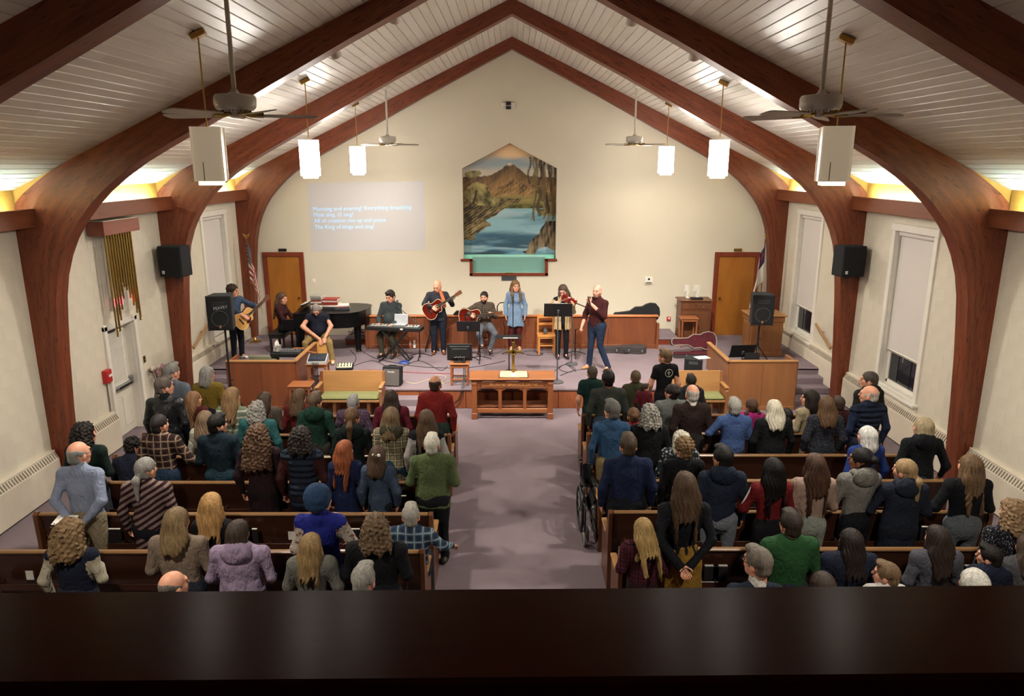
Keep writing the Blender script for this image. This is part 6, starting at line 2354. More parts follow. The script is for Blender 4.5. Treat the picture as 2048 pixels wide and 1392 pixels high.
# keyboard player
M_LAP = plain('laptop_silver', '#b0b4b8', .35, .4)
kb_p = at(790, 655, 15.95)
kb = thing('stage_keyboard', 'long black electronic keyboard on a crossed stand', 'keyboard', (kb_p.x, 15.95, kb_p.z - .04), -.17)
MB().box((0, 0, .03), (1.27, .30, .085), .012).build('case', M_BLACK, kb)
m = MB().box((-.02, .055, .078), (1.12, .15, .012))
m.build('white_keys', plain('key_ivory', '#d8d4c8', .3), kb)
kx = MB()
for k in range(52):
    if k % 7 in (0, 1, 3, 4, 5):
        kx.box((-.57 + k * .0215, .025, .088), (.012, .09, .012))
o = kx.build('black_keys', M_EBONY, kb)
o['kind'] = 'stuff'
MB().box((.2, -.153, .04), (.06, .004, .03)).build('badge', M_TRIM, kb)
MB().box((0, -.10, .076), (1.2, .06, .006)).build('control_panel', M_GREYDARK, kb)
ks = thing('keyboard_stand', 'black crossed metal stand under the keyboard', 'stand', (kb_p.x, 15.95, ZS), -.17)
kh = kb_p.z - .04 - ZS
for yy in (-.09, .09):
    for s in (-1, 1):
        MB().box((0, yy, kh / 2), (.035, .025, math.hypot(.62, kh)), .004, Matrix.Rotation(s * math.atan2(.62, kh), 3, 'Y')).build('cross_tube', M_BLACK, ks)
for s in (-1, 1):
    MB().box((s * .31, 0, .015), (.04, .5, .03), .006).build('foot_bar', M_BLACK, ks)
    MB().box((s * .31, 0, kh - .012), (.04, .34, .024), .006).build('support_arm', M_BLACK, ks)
lt = thing('laptop', 'silver laptop standing open on the keyboard', 'laptop', (kb_p.x + .1, 16.0, kb_p.z + .055), PI - .17)
MB().box((0, .0, .008), (.32, .22, .016), .004).build('base', M_LAP, lt)
MB().box((0, -.12, .11), (.32, .01, .21), .004, Matrix.Rotation(.2, 3, 'X')).build('screen_lid', M_LAP, lt)
kp = at(781, 579, 16.45)
kh_ = kp.z - ZS - .012
kxw = kp.x
figure('man in a dark grey sweater seated at the keyboard', kxw, 16.45, ZS, 1.75 * (kh_ - .58) / .92, rz=PI - .25, sex='m', sit=True, seat=.58, hair=('short', '#2c221c'), top='knit:#343a3c', bottom='denim:#3c3a2c', shoes='#241f1c', hy=-.2, hp=-.35, w=1.12, belly=.03, fine=True,
       arms=(((-.28, .12, .86), (-.16, .36, .80), (0, 0, 1), (0, 1, -.1)), ((.28, .12, .86), (.14, .36, .80), (0, 0, 1), (0, 1, -.1))), legs={1: ((.15, .36, .52), (.14, .30, .10)), -1: ((-.15, .36, .52), (-.14, .30, .10))}, group='musicians on stage')
stool(kxw, 16.45, .58, wood('pine_stool', '#8a5a34', '#a06e42', 'Z', .4), 'light wooden stool under the keyboard player')

# singer
sp_ = at(1031, 560, 16.85)
figure('woman with long wavy hair singing in a pale blue dress', sp_.x, 16.85, ZS, sp_.z - ZS - .012, rz=PI, hair=('loose', '#7a5630'), top='denim:#6f8aa6', bottom='knit:#5a1a20', shoes='#b58a62', dress=True, hem=.62, sleeve=1.0, hy=.25, w=.92, fine=True, group='musicians on stage')
# violinist
vp = at(1126, 569, 16.1)
vh = vp.z - ZS - .012
VRZ = PI + .1
VX = vp.x
vl = at(1139, 600, 15.82)
wl = own(VX, 16.1, ZS, VRZ, at(1146, 609, 15.80))
wr = own(VX, 16.1, ZS, VRZ, at(1109, 605, 15.74))
figure('woman with glasses in a beige cardigan playing the violin', VX, 16.1, ZS, vh, rz=VRZ, hair=('loose', '#4f3c2e'), top='knit:#14141a', sleeve_mat='knit:#b59a6c', bottom='knit:#14161e', shoes='#17171a', hy=-.35, hp=-.25, hr=.15, w=.95, fine=True, glasses=True, skin='#cc9080',
       arms=((np.array([-.24, .10, 1.13 * vh / 1.75]), wl, (-.3, .6, -.5), (.2, .2, .9)), (np.array([.34, .08, 1.22 * vh / 1.75]), wr, (.2, .4, .8), (-.6, .5, .1))), hands=('grip', 'grip'), group='musicians on stage')
# open cardigan over the dark dress
cdg = None
T = Field((-.30, -.22, .62), (.30, .24, 1.50), .018)
T.cap((0, 0, .98), (0, -.005, 1.27), .160, .156, .05, (1, .74, 1))
T.cap((0, -.005, 1.27), (0, -.01, 1.40), .156, .12, .05, (1, .7, 1))
T.cap((0, 0, .98), (0, 0, .66), .165, .20, .05, (1, .78, 1))
T.keep(lambda X, Y, Z: np.maximum(.68 - Z, Z - 1.44))
T.keep(lambda X, Y, Z: np.where(Y > 0, .045 - np.abs(X), -1))
T.add(lambda X, Y, Z: .006 * np.sin(11 * np.arctan2(X, Y) + Z * 3))
root_v = [o for o in bpy.data.objects if o.get('label', '').startswith('woman with glasses in a beige')][0]
obj('cardigan', arr_mesh('cardigan', *T.surface()), cloth_mat('knit:#b59a6c'), root_v)

vn = thing('violin', 'red brown violin tucked under the chin', 'violin', vl, 0)
vn.rotation_euler = (.5, .35, -.25)
vo = [(-.18, 0), (-.175, .06), (-.14, .10), (-.09, .10), (-.05, .065), (0, .055), (.05, .07), (.09, .083), (.14, .075), (.17, .035), (.175, 0)]
vo = vo + [(x, -z) for x, z in reversed(vo[1:-1])]
MB().prism(vo, 'Y', -.02, .02).build('body', plain('violin_varnish', '#7a1c10', .25, var=.25), vn)
MB().box((.26, -.012, 0), (.2, .018, .026), .005).build('neck', M_EBONY, vn)
MB().box((.375, -.01, 0), (.06, .03, .03), .01).build('scroll', plain('violin_varnish', '#7a1c10', .25), vn)
MB().box((-.03, -.035, 0), (.008, .03, .045), .003).build('bridge', M_OAK, vn)
ba, bb = at(1111, 606, 15.72), at(1145, 592, 15.70)
bw = thing('violin_bow', 'thin wooden violin bow across the strings', 'bow', ba)
MB().tube([Vector((0, 0, 0)), (bb - ba) * .5 + Vector((0, -.01, .012)), bb - ba], .0045, 6).build('stick', M_NECK, bw)
MB().tube([Vector((0, 0, -.018)), bb - ba + Vector((0, 0, -.012))], .002, 4).build('bow_hair', M_TRIM, bw)

# man with the hand microphone
mp_ = at(1196, 568, 15.2)
mh = mp_.z - ZS - .012
MRZ = 2.30
mw = own(mp_.x, 15.2, ZS, MRZ, at(1180, 606, 15.0))
ow = own(mp_.x, 15.2, ZS, MRZ, at(1164, 652, 15.0))
k_ = mh / 1.75
figure('bald man in a maroon striped shirt singing into a hand microphone', mp_.x, 15.2, ZS, mh, rz=MRZ, sex='m', hair=('bald', '#8a6a50'), beard='#9a6c50', top='plaid:#34100f:#541a20:#240a0c', bottom='denim:#18263c', shoes='#b07844', skin='#cc8c78', hy=.3, w=1.24, hem=.86, sleeve=.72, collar='knit:#4a161c', fine=True,
       arms=((np.array([-.26, .06, 1.14 * k_]), mw, (-.6, .5, .2), (.2, .35, .9)), (np.array([.29, .03, 1.12 * k_]), ow, (.5, .4, .6), (.1, .5, -.75))), hands=('grip', 'grip'), legs={-1: ((-.11, .0, .50 * k_), (-.28, -.10, .085 * k_)), 1: ((.10, .06, .50 * k_), (.12, .08, .085 * k_))}, group='musicians on stage')
mt = at(1177, 596, 14.93)
mc = thing('hand_microphone', 'black hand microphone held to the singing man', 'microphone', mt)
dv = (at(1181, 612, 14.98) - mt)
MB().tube([Vector((0, 0, 0)), dv * .5, dv], [.017, .014, .011], 10).build('handle', M_BLACK, mc, True)
MB().ball((0, 0, .012), .026, 12, (1, 1, 1.15)).build('grille_ball', plain('mic_mesh', '#4a4a4c', .5, .6), mc, True)
pts = [dv]
for q_ in ((1178, 640, 14.95), (1176, 690, 15.0), (1183, 722, 15.05)):
    pts.append(at(*q_) - mt)
MB().tube(pts, .004, 5).build('cable', M_BLACK, mc, True)

# cajon player
cp = at(634, 607, 16.0)
ch_ = cp.z - ZS - .012
CX = cp.x
hl, hr_ = own(CX, 16.0, ZS, PI + .1, at(650, 675, 15.66)), own(CX, 16.0, ZS, PI + .1, at(640, 679, 15.66))
kc = (ch_ + .03 - .50) / .92
figure('man in a navy polo shirt bowed over a wooden box drum', CX, 16.0, ZS, 1.75 * kc, rz=PI + .1, sex='m', sit=True, seat=.50, hair=('crop', '#8a8078'), beard='#7a6a5c', top='knit:#181c2c', bottom='denim:#8c7444', shoes='#c9b98c', hp=-.75, w=1.12, belly=.05, lean=.22, sleeve=.4, fine=True, collar='knit:#181c2c',
       arms=((np.array([-.30, .16, .80]), hl, (-.2, .6, .5), (.1, .6, -.8)), (np.array([.32, .16, .80]), hr_, (.2, .6, .5), (-.2, .6, -.8))), hands=('flat', 'flat'), legs={-1: ((-.27, .36, .47), (-.33, .42, .085)), 1: ((.25, .36, .47), (.24, .34, .085))}, group='musicians on stage')
cj = thing('box_drum', 'plain birch box drum between the knees', 'drum', (at(648, 700, 15.72).x, 15.80, ZS), .12)
MB().box((0, 0, .245), (.30, .02, .47), .004).build('front_plate', M_NAT, cj, loc=(0, -.15, 0))
MB().box((0, 0, .245), (.30, .29, .48), .006).build('case', M_NAT, cj)
for sx in (-1, 1):
    for sy in (-1, 1):
        MB().cyl((sx * .12, sy * .11, -.0), (sx * .12, sy * .11, .012), .018, n=8).build('foot', M_BLACK, cj)

# pianist
pp_ = at(561, 585, 16.85)
ph = pp_.z - ZS - .012
kp_ = (ph - .48) / .92
figure('woman with long brown hair in a maroon top at the piano', pp_.x, 16.85, ZS, 1.75 * kp_, rz=-PI / 2 - .12, sit=True, seat=.48, hair=('verylong', '#5a3c26'), top='knit:#3c1518', bottom='knit:#17161a', shoes='#1c1a1c', hy=-.1, hp=-.1, w=.94, fine=True,
       arms=(((-.24, .14, .74), (-.12, .38, .76), (0, 0, 1), (0, 1, -.1)), ((.24, .14, .74), (.12, .38, .76), (0, 0, 1), (0, 1, -.1))), group='musicians on stage')
pbn = thing('piano_bench', 'black piano bench under the pianist', 'bench', (pp_.x - .06, 16.85, ZS), -.0)
MB().box((0, 0, .46), (.38, .74, .05), .014).build('cushion', M_BLACK, pbn)
MB().box((0, 0, .40), (.36, .72, .07), .004).build('apron', M_EBONY, pbn)
for sx in (-1, 1):
    for sy in (-1, 1):
        MB().box((sx * .15, sy * .32, .185), (.045, .045, .37), .006).build('leg', M_EBONY, pbn)

# grand piano: keyboard end towards the pianist, tail to the right
M_PIANO = plain('piano_lacquer', '#0b0b0d', .3, var=.05, spec=.25)
gp = thing('grand_piano', 'black lacquered grand piano with closed lid', 'piano', (-4.98, 16.95, ZS))
W0 = .72
pout = [(0, -W0), (.95, -W0), (1.25, -.66), (1.45, -.48), (1.56, -.2), (1.6, .1), (1.58, .35), (1.45, .5), (1.2, .56), (0, .60)]
MB().prism(pout, 'Z', .66, .98).build('rim', M_PIANO, gp)
MB().prism([(x + (.02 if x > 0 else 0), y * 1.02) for x, y in pout], 'Z', .985, 1.01).build('lid', M_PIANO, gp)
MB().box((-.14, -.06, .64), (.30, 1.32, .06), .006).build('key_bed', M_PIANO, gp)
MB().box((-.16, -.06, .69), (.15, 1.2, .03), .003).build('white_keys', plain('key_ivory', '#d8d4c8', .3), gp)
kx = MB()
for k in range(52):
    if k % 7 in (0, 1, 3, 4, 5):
        kx.box((-.13, -.64 + k * .0232, .712), (.09, .012, .014))
o = kx.build('black_keys', M_EBONY, gp)
o['kind'] = 'stuff'
for yy in (-.70, .58):
    MB().box((-.12, yy, .75), (.28, .05, .24), .01).build('cheek', M_PIANO, gp)
MB().box((-.02, -.06, .80), (.03, 1.24, .14), .006).build('fall_board', M_PIANO, gp)
md = MB().box((.12, -.06, 1.10), (.02, .8, .2), .004, Matrix.Rotation(.95, 3, 'Y')).build('music_desk', M_PIANO, gp)
for (xx, yy) in ((.08, -.6), (.08, .5), (1.36, -.28)):
    lg = MB().lathe([(.09, .66), (.085, .5), (.07, .2), (.06, .07), (.07, .05), (.03, .04)], 14).build('leg', M_PIANO, gp, True, (xx, yy, 0))
    MB().cyl((0, -.012, .025), (0, .012, .025), .025, n=12).build('caster', M_BRASS, lg)
MB().box((.30, 0, .12), (.14, .3, .2), .01).build('pedal_box', M_PIANO, gp)
for yy in (-.08, 0, .08):
    MB().box((.18, yy, .05), (.12, .025, .012), .004).build('pedal', M_BRASS, gp)
for yy in (-.06, .06):
    MB().box((.30, yy, .42), (.02, .02, .5)).build('pedal_rod', M_PIANO, gp)
# sheet music on the desk
sm_ = thing('sheet_music', 'dark music binder lying open on the piano desk', 'binder', (-4.83, 16.9, ZS + 1.13), 0)
MB().box((0, 0, 0), (.24, .5, .02), .004, Matrix.Rotation(-.35, 3, 'Y')).build('binder_cover', M_BLACK, sm_)
MB().box((-.012, 0, .014), (.2, .45, .006), .002, Matrix.Rotation(-.35, 3, 'Y')).build('sheet', M_CARDW, sm_)
# stacked books on the piano lid
BK = [('#8c8a80', .26, .30, .045), ('#6a6f6a', .25, .29, .045), ('#7a2a22', .24, .30, .04), ('#c9c4b8', .25, .28, .04), ('#5a3430', .26, .30, .045), ('#c9c0b0', .26, .30, .05), ('#8a8478', .27, .30, .05)]
LB = ['grey green songbook on top of the tall piano stack', 'grey songbook second in the tall piano stack', 'dull red songbook in the tall piano stack', 'white songbook in the tall piano stack', 'brown songbook in the tall piano stack', 'cream songbook low in the tall piano stack', 'grey songbook at the foot of the tall piano stack']
bx = at(635, 598, 16.85).x


def book(x, y, z, w_, d, t, col, label, rz=0):
    b_ = thing('songbook', label, 'book', (x, y, z), rz, group='songbooks stacked on the piano')
    MB().box((0, 0, t / 2), (w_, d, t), .003).build('cover', plain('book_' + col.strip('#'), col, .6), b_)
    MB().box((.006, .004, t / 2), (w_ - .006, d - .004, t - .008)).build('page_block', M_CARDW, b_)
    return z + t


z = ZS + 1.012
for (c_, w_, d_, t_), l_ in reversed(list(zip(BK, LB))):
    z = book(bx, 16.85, z, w_, d_, t_, c_, l_, random.uniform(-.08, .08))
z = ZS + 1.012
for i, (c_, w_, t_) in enumerate((('#2a2a2e', .46, .06), ('#d0c8b8', .40, .04), ('#7a2420', .36, .07), ('#c4b8b0', .34, .035), ('#8c2f2a', .36, .035))):
    z = book(at(663, 600, 16.85).x + (.06 if i == 0 else 0), 16.85, z, w_, .3, t_, c_, ['wide black folder under the red songbooks', 'cream folder under the red binder on the piano', 'thick red binder in the wide piano stack', 'pale score between two red books on the piano', 'thin red songbook on top of the wide piano stack'][i], random.uniform(-.1, .1))
z = ZS + 1.012
for i, (c_, w_, t_) in enumerate((('#3a3a3e', .34, .06), ('#b07068', .30, .025), ('#d8d0c4', .30, .018))):
    z = book(at(682, 605, 16.85).x + .04, 16.8, z, w_, .28, t_, c_, ['dark flat box at the tail of the piano stack', 'pinkish songbook on the dark box', 'loose white score on the pinkish songbook'][i], .2)
# ------------------------------------------------------------------ loudspeakers on stands, stands, cases, cables
def pa_speaker(x, y, zb, rz, label, logo=None):
    s = thing('loudspeaker', label, 'loudspeaker', (x, y, zb), rz, group='loudspeakers on poles')
    MB().prism([(-.22, -.19), (.22, -.19), (.17, .19), (-.17, .19)], 'Z', 0, .63).build('cabinet', M_BLACKMAT, s)
    MB().box((0, -.195, .32), (.40, .014, .58), .006).build('grille', plain('speaker_grille', '#0e0e10', .9), s)
    MB().tube([(.145 * math.cos(t), -.204, .22 + .145 * math.sin(t)) for t in np.linspace(0, 2 * PI, 33)], .006, 6).build('woofer_ring', M_GREYDARK, s)
    for k in range(3):
        MB().box((0, -.204, .46 + k * .03), (.24, .006, .008)).build('horn_slot', M_GREYDARK, s)
    MB().box((0, -.204, .07), (.03, .006, .05)).build('tab', plain('orange_tab', '#b5734a', .6), s)
    for sx in (-1, 1):
        for zz in (.01, .62):
            MB().box((sx * .20, -.17, zz), (.05, .05, .03), .008).build('corner_guard', M_BLACK, s)
    if logo:
        o = obj('logo_lettering', text_mesh(logo, .075, .002, False), plain('logo_silver', '#9a9a9a', .4), s, (.03, -.204, .42))
        o.rotation_euler = (PI / 2, -.15, 0)
    return s


def speaker_stand(x, y, z0, h, label, ang=.3):
    t_ = thing('speaker_stand', label, 'stand', (x, y, z0))
    MB().cyl((0, 0, .1), (0, 0, h), .019, n=10).build('pole', M_BLACK, t_)
    MB().cyl((0, 0, .55), (0, 0, .68), .032, n=10).build('collar', M_BLACK, t_)
    MB().cyl((.02, 0, .78), (.06, 0, .78), .012, n=8).build('clamp_knob', M_BLACK, t_)
    for k in range(3):
        a = ang + k * 2 * PI / 3
        l = MB().tube([(.03 * math.cos(a), .03 * math.sin(a), .6), (.5 * math.cos(a), .5 * math.sin(a), .015)], .013, 8).build('leg', M_BLACK, t_)
        MB().tube([(.02 * math.cos(a), .02 * math.sin(a), .14), (.28 * math.cos(a), .28 * math.sin(a), .28)], .009, 6).build('brace', M_BLACK, l)
        MB().ball((.5 * math.cos(a), .5 * math.sin(a), .02), .02, 8).build('rubber_foot', M_BLACK, l)


pl_ = at(450, 655, 13.2)
speaker_stand(pl_.x + .02, 13.14, 0, pl_.z + .05, 'black tripod speaker stand before the brown partition', -.6)
pa_speaker(pl_.x, 13.14, pl_.z, .12, 'black loudspeaker with a silver logo on the tripod at the piano side', 'PEAVEY')
pr2 = at(1519, 647, 14.75)
speaker_stand(pr2.x, 14.75, ZS, pr2.z + .05 - ZS, 'black pole stand behind the honey oak partition', .3)
pa_speaker(pr2.x, 14.75, pr2.z, -.08, 'black loudspeaker on the pole in front of the pulpit')


def mic_stand(x, y, h, label, base='tripod', boom=None, mic=True, rz=0):
    m_ = thing('microphone_stand', label, 'stand', (x, y, ZS), rz)
    if base == 'tripod':
        for k in range(3):
            a = k * 2 * PI / 3 + .5
            MB().tube([(0, 0, .12), (.30 * math.cos(a), .30 * math.sin(a), .015)], .010, 7).build('leg', M_BLACK, m_)
        MB().cyl((0, 0, .08), (0, 0, .18), .02, n=8).build('hub', M_BLACK, m_)
    else:
        MB().lathe([(.135, 0), (.135, .02), (.09, .035), (.03, .05), (.02, .08)], 24).build('round_base', plain('base_iron', '#4a474a', .5), m_, True)
    MB().cyl((0, 0, .02), (0, 0, h), .011, n=8).build('pole', M_BLACK if base == 'tripod' else M_GREYDARK, m_)
    if boom:
        b_ = Vector(boom)
        MB().tube([Vector((0, 0, h)) - (b_ - Vector((0, 0, h))) * .2, b_], .008, 6).build('boom', M_BLACK, m_)
        MB().cyl((-.02, 0, h), (.02, 0, h), .018, n=8).build('clutch', M_BLACK, m_)
        tip = b_
    else:
        tip = Vector((0, 0, h))
    if mic:
        c = MB().tube([tip, tip + Vector((0, .04, .03)), tip + Vector((0, .13, .07))], [.011, .013, .017], 8).build('microphone', M_BLACK, m_, True)
        MB().ball(tip + Vector((0, .15, .08)), .025, 10).build('grille_ball', plain('mic_mesh', '#4a4a4c', .5, .6), c, True)
    return m_


k0 = on(840, 716, ZS)
mic_stand(k0.x, k0.y, at(840, 650, k0.y).z - ZS, 'black boom microphone stand before the keyboard player', boom=at(793, 611, k0.y + .15) - Vector((k0.x, k0.y, ZS)))
k0 = on(960, 722, ZS)
mic_stand(k0.x, k0.y, .95, 'black microphone stand in front of the seated guitarist', boom=(.05, .25, 1.12))
k0 = on(1026, 712, ZS)
mic_stand(k0.x, k0.y, 1.28, 'black microphone stand before the woman in the blue dress', mic=True)
k0 = on(1143, 729, ZS)
mic_stand(k0.x, k0.y, 1.18, 'round based microphone stand beside the violinist', base='round')
k0 = on(1150, 712, ZS)
mic_stand(k0.x, k0.y, .62, 'short black stand gripped by the man with the microphone', boom=at(1163, 655, 15.0) - Vector((k0.x, k0.y, ZS)), mic=False)


def music_stand(x, y, h, tilt, label, base='tripod', rz=0, w_=.5, paper=False, hd=.30):
    m_ = thing('music_stand', label, 'stand', (x, y, ZS), rz)
    if base == 'tripod':
        for k in range(3):
            a = k * 2 * PI / 3 + .5
            MB().tube([(0, 0, .16), (.27 * math.cos(a), .27 * math.sin(a), .012)], .009, 6).build('leg', M_BLACK, m_)
    else:
        MB().lathe([(.13, 0), (.13, .02), (.09, .04), (.03, .055), (.02, .09)], 24).build('round_base', plain('base_iron', '#4a474a', .5), m_, True)
    MB().cyl((0, 0, .02), (0, 0, h), .012, n=8).build('pole', M_GREYDARK if base != 'tripod' else M_BLACK, m_)
    R = Matrix.Rotation(tilt, 3, 'X')
    d = MB().box((0, 0, h + .05), (w_, .012, hd), .004, R).build('desk', M_BLACK, m_)
    lp = R @ Vector((0, .035, -hd / 2))
    MB().box((lp.x, lp.y, h + .05 + lp.z), (w_, .07, .008), .002, R).build('lip', M_BLACK, d)
    MB().box((0, -.02, h + .02), (.05, .03, .08), .006, R).build('bracket', M_GREYDARK, d)
    if paper:
        pp3 = R @ Vector((.03, .012, .02))
        MB().box((pp3.x, pp3.y, h + .05 + pp3.z), (.30, .006, hd * .85), 0, R).build('sheet', M_CARDW, m_)
    return m_


k0 = at(936, 650, 15.75)
music_stand(k0.x, 15.75, k0.z - ZS - .08, .5, 'black music stand before the seated guitarist')
k0 = at(1018, 676, 14.6)
music_stand(k0.x, 14.6, k0.z - ZS - .06, 1.38, 'flat topped black music stand behind the brass cross', paper=True, w_=.5)
k0 = on(1114, 765, ZS)
music_stand(k0.x, k0.y, at(1114, 620, k0.y).z - ZS - .05, .35, 'tall black music stand on a round base before the violinist', base='round', paper=True, w_=.56)
k0 = at(1485, 705, 14.5)
music_stand(k0.x, 14.5, k0.z - ZS - .02, .35, 'low black music stand behind the honey oak partition', rz=.1, w_=.52)
ls_ = thing('laptop_screen', 'flat black screen behind the honey oak partition', 'monitor', (at(1507, 708, 14.3).x, 14.35, ZS))
MB().box((0, 0, .42), (.30, .03, .30), .006, Matrix.Rotation(-.2, 3, 'X')).build('panel', M_BLACK, ls_)
MB().box((0, .02, .14), (.05, .04, .28), .004).build('neck', M_BLACK, ls_)
MB().box((0, .02, .012), (.22, .16, .024), .006).build('foot', M_BLACK, ls_)

# guitar A-frame stand
gs = thing('guitar_stand', 'small black folding guitar stand beside the keyboard stand', 'stand', (on(862, 700, ZS).x, on(862, 700, ZS).y, ZS), .3)
for s in (-1, 1):
    a_ = MB().tube([(0, 0, .46), (s * .14, -.03, .03)], .014, 8).build('leg', M_BLACK, gs)
    MB().tube([(s * .14, -.03, .03), (s * .16, -.18, .02)], .013, 8).build('cradle', M_BLACK, a_)
    MB().tube([(0, .0, .44), (s * .08, .16, .01)], .012, 8).build('rear_leg', M_BLACK, gs)
MB().ball((0, 0, .47), .035, 10).build('hinge', M_BLACK, gs)

# water bottles
for k, (px, cap_c) in enumerate(((821, '#c0502c'), (829, '#d8d4cc'))):
    b0 = on(px, 699, ZS)
    w_ = thing('water_bottle', ['clear water bottle with an orange label on the stage', 'clear water bottle with a white cap on the stage'][k], 'bottle', (b0.x, b0.y, ZS))
    MB().lathe([(.03, 0), (.034, .01), (.034, .13), (.03, .15), (.014, .185), (.014, .2)], 14).build('bottle_body', gl.m, w_, True)
    MB().lathe([(.016, .195), (.016, .215), (.0, .216)], 12).build('cap', plain('cap_' + cap_c.strip('#'), cap_c, .4), w_, True)
    MB().lathe([(.0352, .05), (.0352, .11)], 14, close=False).build('label_band', plain('cap_' + cap_c.strip('#'), cap_c, .4), w_, True)

# monitor screen seen from behind on its side table
tv = thing('monitor_screen', 'black flat monitor turned away, standing on the small side table', 'monitor', (TX.x, 14.08, ZS + .46))
MB().box((0, 0, .20), (.50, .03, .34), .008).build('screen', M_BLACK, tv)
MB().box((0, -.025, .2), (.42, .03, .26), .012).build('rear_shell', M_BLACK, tv)
MB().box((0, -.043, .27), (.30, .006, .02), .003).build('carry_slot', M_GREYDARK, tv)
MB().box((0, .0, .02), (.24, .18, .02), .006).build('foot', M_BLACK, tv)
MB().box((0, -.01, .05), (.06, .03, .08), .004).build('neck', M_BLACK, tv)
for k in range(6):
    MB().box((-.09 + k * .036, -.045, .1 + .008 * (k % 2)), (.02, .012, .018), .003).build('socket', plain('socket_grey', '#8a8a8c', .5), tv)

# combo amplifier
a0 = on(786, 770, ZS)
am = thing('guitar_amplifier', 'grey cloth fronted amplifier tilted back at the stage edge', 'amplifier', (a0.x, 14.02, ZS), -.12)
R = Matrix.Rotation(-.16, 3, 'X')
MB().box((0, 0, .20), (.36, .22, .37), .012, R).build('case', M_BLACKMAT, am)
MB().box((0, -.115, .182), (.32, .012, .33), .004, R).build('grille_cloth', plain('amp_cloth', '#56504c', .9, var=.15, scale=80), am)
o = obj('logo_lettering', text_mesh('Fender', .05, .002), M_TRIM, am, (-.0, -.108, .295))
o.rotation_euler = (PI / 2 - .16, 0, 0)
MB().tube([(-.08, .03, .375), (-.07, .03, .40), (.07, .03, .40), (.08, .03, .375)], .008, 6).build('handle', M_BLACK, am)

# pedal mixer on the stage floor behind the front bench
px0 = on(690, 738, ZS)
fb = thing('floor_mixer', 'small cream fronted mixer lying behind the front bench', 'mixer', (px0.x, px0.y, ZS), .1)
MB().box((0, 0, .05), (.36, .22, .10), .02, Matrix.Rotation(.35, 3, 'X')).build('case', M_BLACK, fb)
MB().box((0, -.04, .095), (.32, .17, .01), .002, Matrix.Rotation(.35, 3, 'X')).build('panel', plain('mixer_cream', '#c9c2a4', .6), fb)
for k in range(10):
    MB().cyl((-.13 + k % 5 * .065, -.085 + k // 5 * .07, .09 + k // 5 * .025), (-.13 + k % 5 * .065, -.09 + k // 5 * .07, .115 + k // 5 * .025), .012, n=8).build('knob', M_BLACK, fb)

# mixing desk on its side table
mx_ = thing('mixing_desk', 'small digital mixing desk on the side table by the partition', 'mixer', (-3.88, 14.06, ZS + .46), .08)
MB().prism([(-.17, 0), (.17, 0), (.17, .13), (.14, .14), (-.17, .05)], 'X', -.19, .19).build('case', plain('desk_grey', '#a5a8aa', .5), mx_)
R = Matrix.Rotation(math.atan2(.09, .31), 3, 'X')
MB().box((0, -.012, .10), (.34, .30, .008), .002, R).build('panel', M_BLACK, mx_)
for k in range(14):
    MB().cyl((-.13 + k % 7 * .043, -.10 + k // 7 * .05, .085 + k // 7 * .015), (-.13 + k % 7 * .043, -.105 + k // 7 * .05, .102 + k // 7 * .015), .008, n=6).build('knob', plain('knob_blue', '#4a5a9a', .4), mx_)
m = MB()
for k in range(5):
    m.tube([(-.08 + k * .03, -.17, .03), (-.07 + k * .025, -.23, -.02), (-.05 + k * .02, -.24, -.25), (-.04 + k * .02, -.22, -.43)], .007, 5)
o = m.build('cable_bunch', M_BLACK, mx_)
o['kind'] = 'stuff'

# gear behind the left partition
d0 = at(590, 706, 14.45)
gd = thing('desk_console', 'black sound console behind the brown partition', 'console', (-4.62, 14.55, ZS), 0)
MB().box((0, 0, .52), (.62, .42, .08), .012).build('case', M_BLACK, gd)
MB().box((0, .02, .57), (.56, .34, .02), .004).build('panel', M_GREYDARK, gd)
for sx in (-1, 1):
    MB().box((sx * .26, 0, .24), (.03, .36, .48), .004).build('leg', M_BLACK, gd)
for k in range(8):
    MB().box((-.2 + k * .055, -.02 + .03 * (k % 2), .59), (.012, .03, .02), .003).build('fader', plain('socket_grey', '#8a8a8c', .5), gd)
tbx = thing('tissue_box', 'flowered tissue box with a tissue standing up on the console', 'tissue box', (-4.80, 14.45, ZS + .585))
MB().box((0, 0, .06), (.13, .13, .12), .006).build('box', cloth_mat('floral:#8f8a84:#c8c2ba'), tbx)
MB().add([(-.05, 0, .12), (.05, .01, .12), (.03, 0, .20), (0, .02, .235), (-.04, -.01, .19), (0, .03, .12)], [(0, 1, 2), (0, 2, 3), (0, 3, 4), (0, 5, 3), (5, 1, 2), (5, 2, 3)]).build('tissue', M_TRIM, tbx)
cb_ = thing('orange_cable', 'orange cable looped over the brown partition', 'cable', (at(600, 690, 14.6).x, 14.6, ZS + .5))
MB().tube([(-.25, 0, .0), (-.12, 0, .11), (.05, -.02, .12), (.2, -.06, .05), (.36, -.1, .04)], .009, 6).build('cable_run', plain('cable_orange', '#c07038', .5), cb_, True)
chh = thing('padded_chair', 'green padded chair back behind the brown partition', 'chair', (at(525, 716, 14.2).x, 14.25, ZS))
MB().box((0, -.2, .50), (.44, .05, .2), .02).build('backrest', plain('chair_green', '#6f6f58', .8), chh)
MB().box((0, 0, .42), (.44, .42, .06), .02).build('seat', plain('chair_green', '#6f6f58', .8), chh)
for sx in (-1, 1):
    for sy in (-1, 1):
        MB().cyl((sx * .19, sy * .18, 0), (sx * .19, sy * .18, .42), .012, n=8).build('leg', M_STEEL, chh)

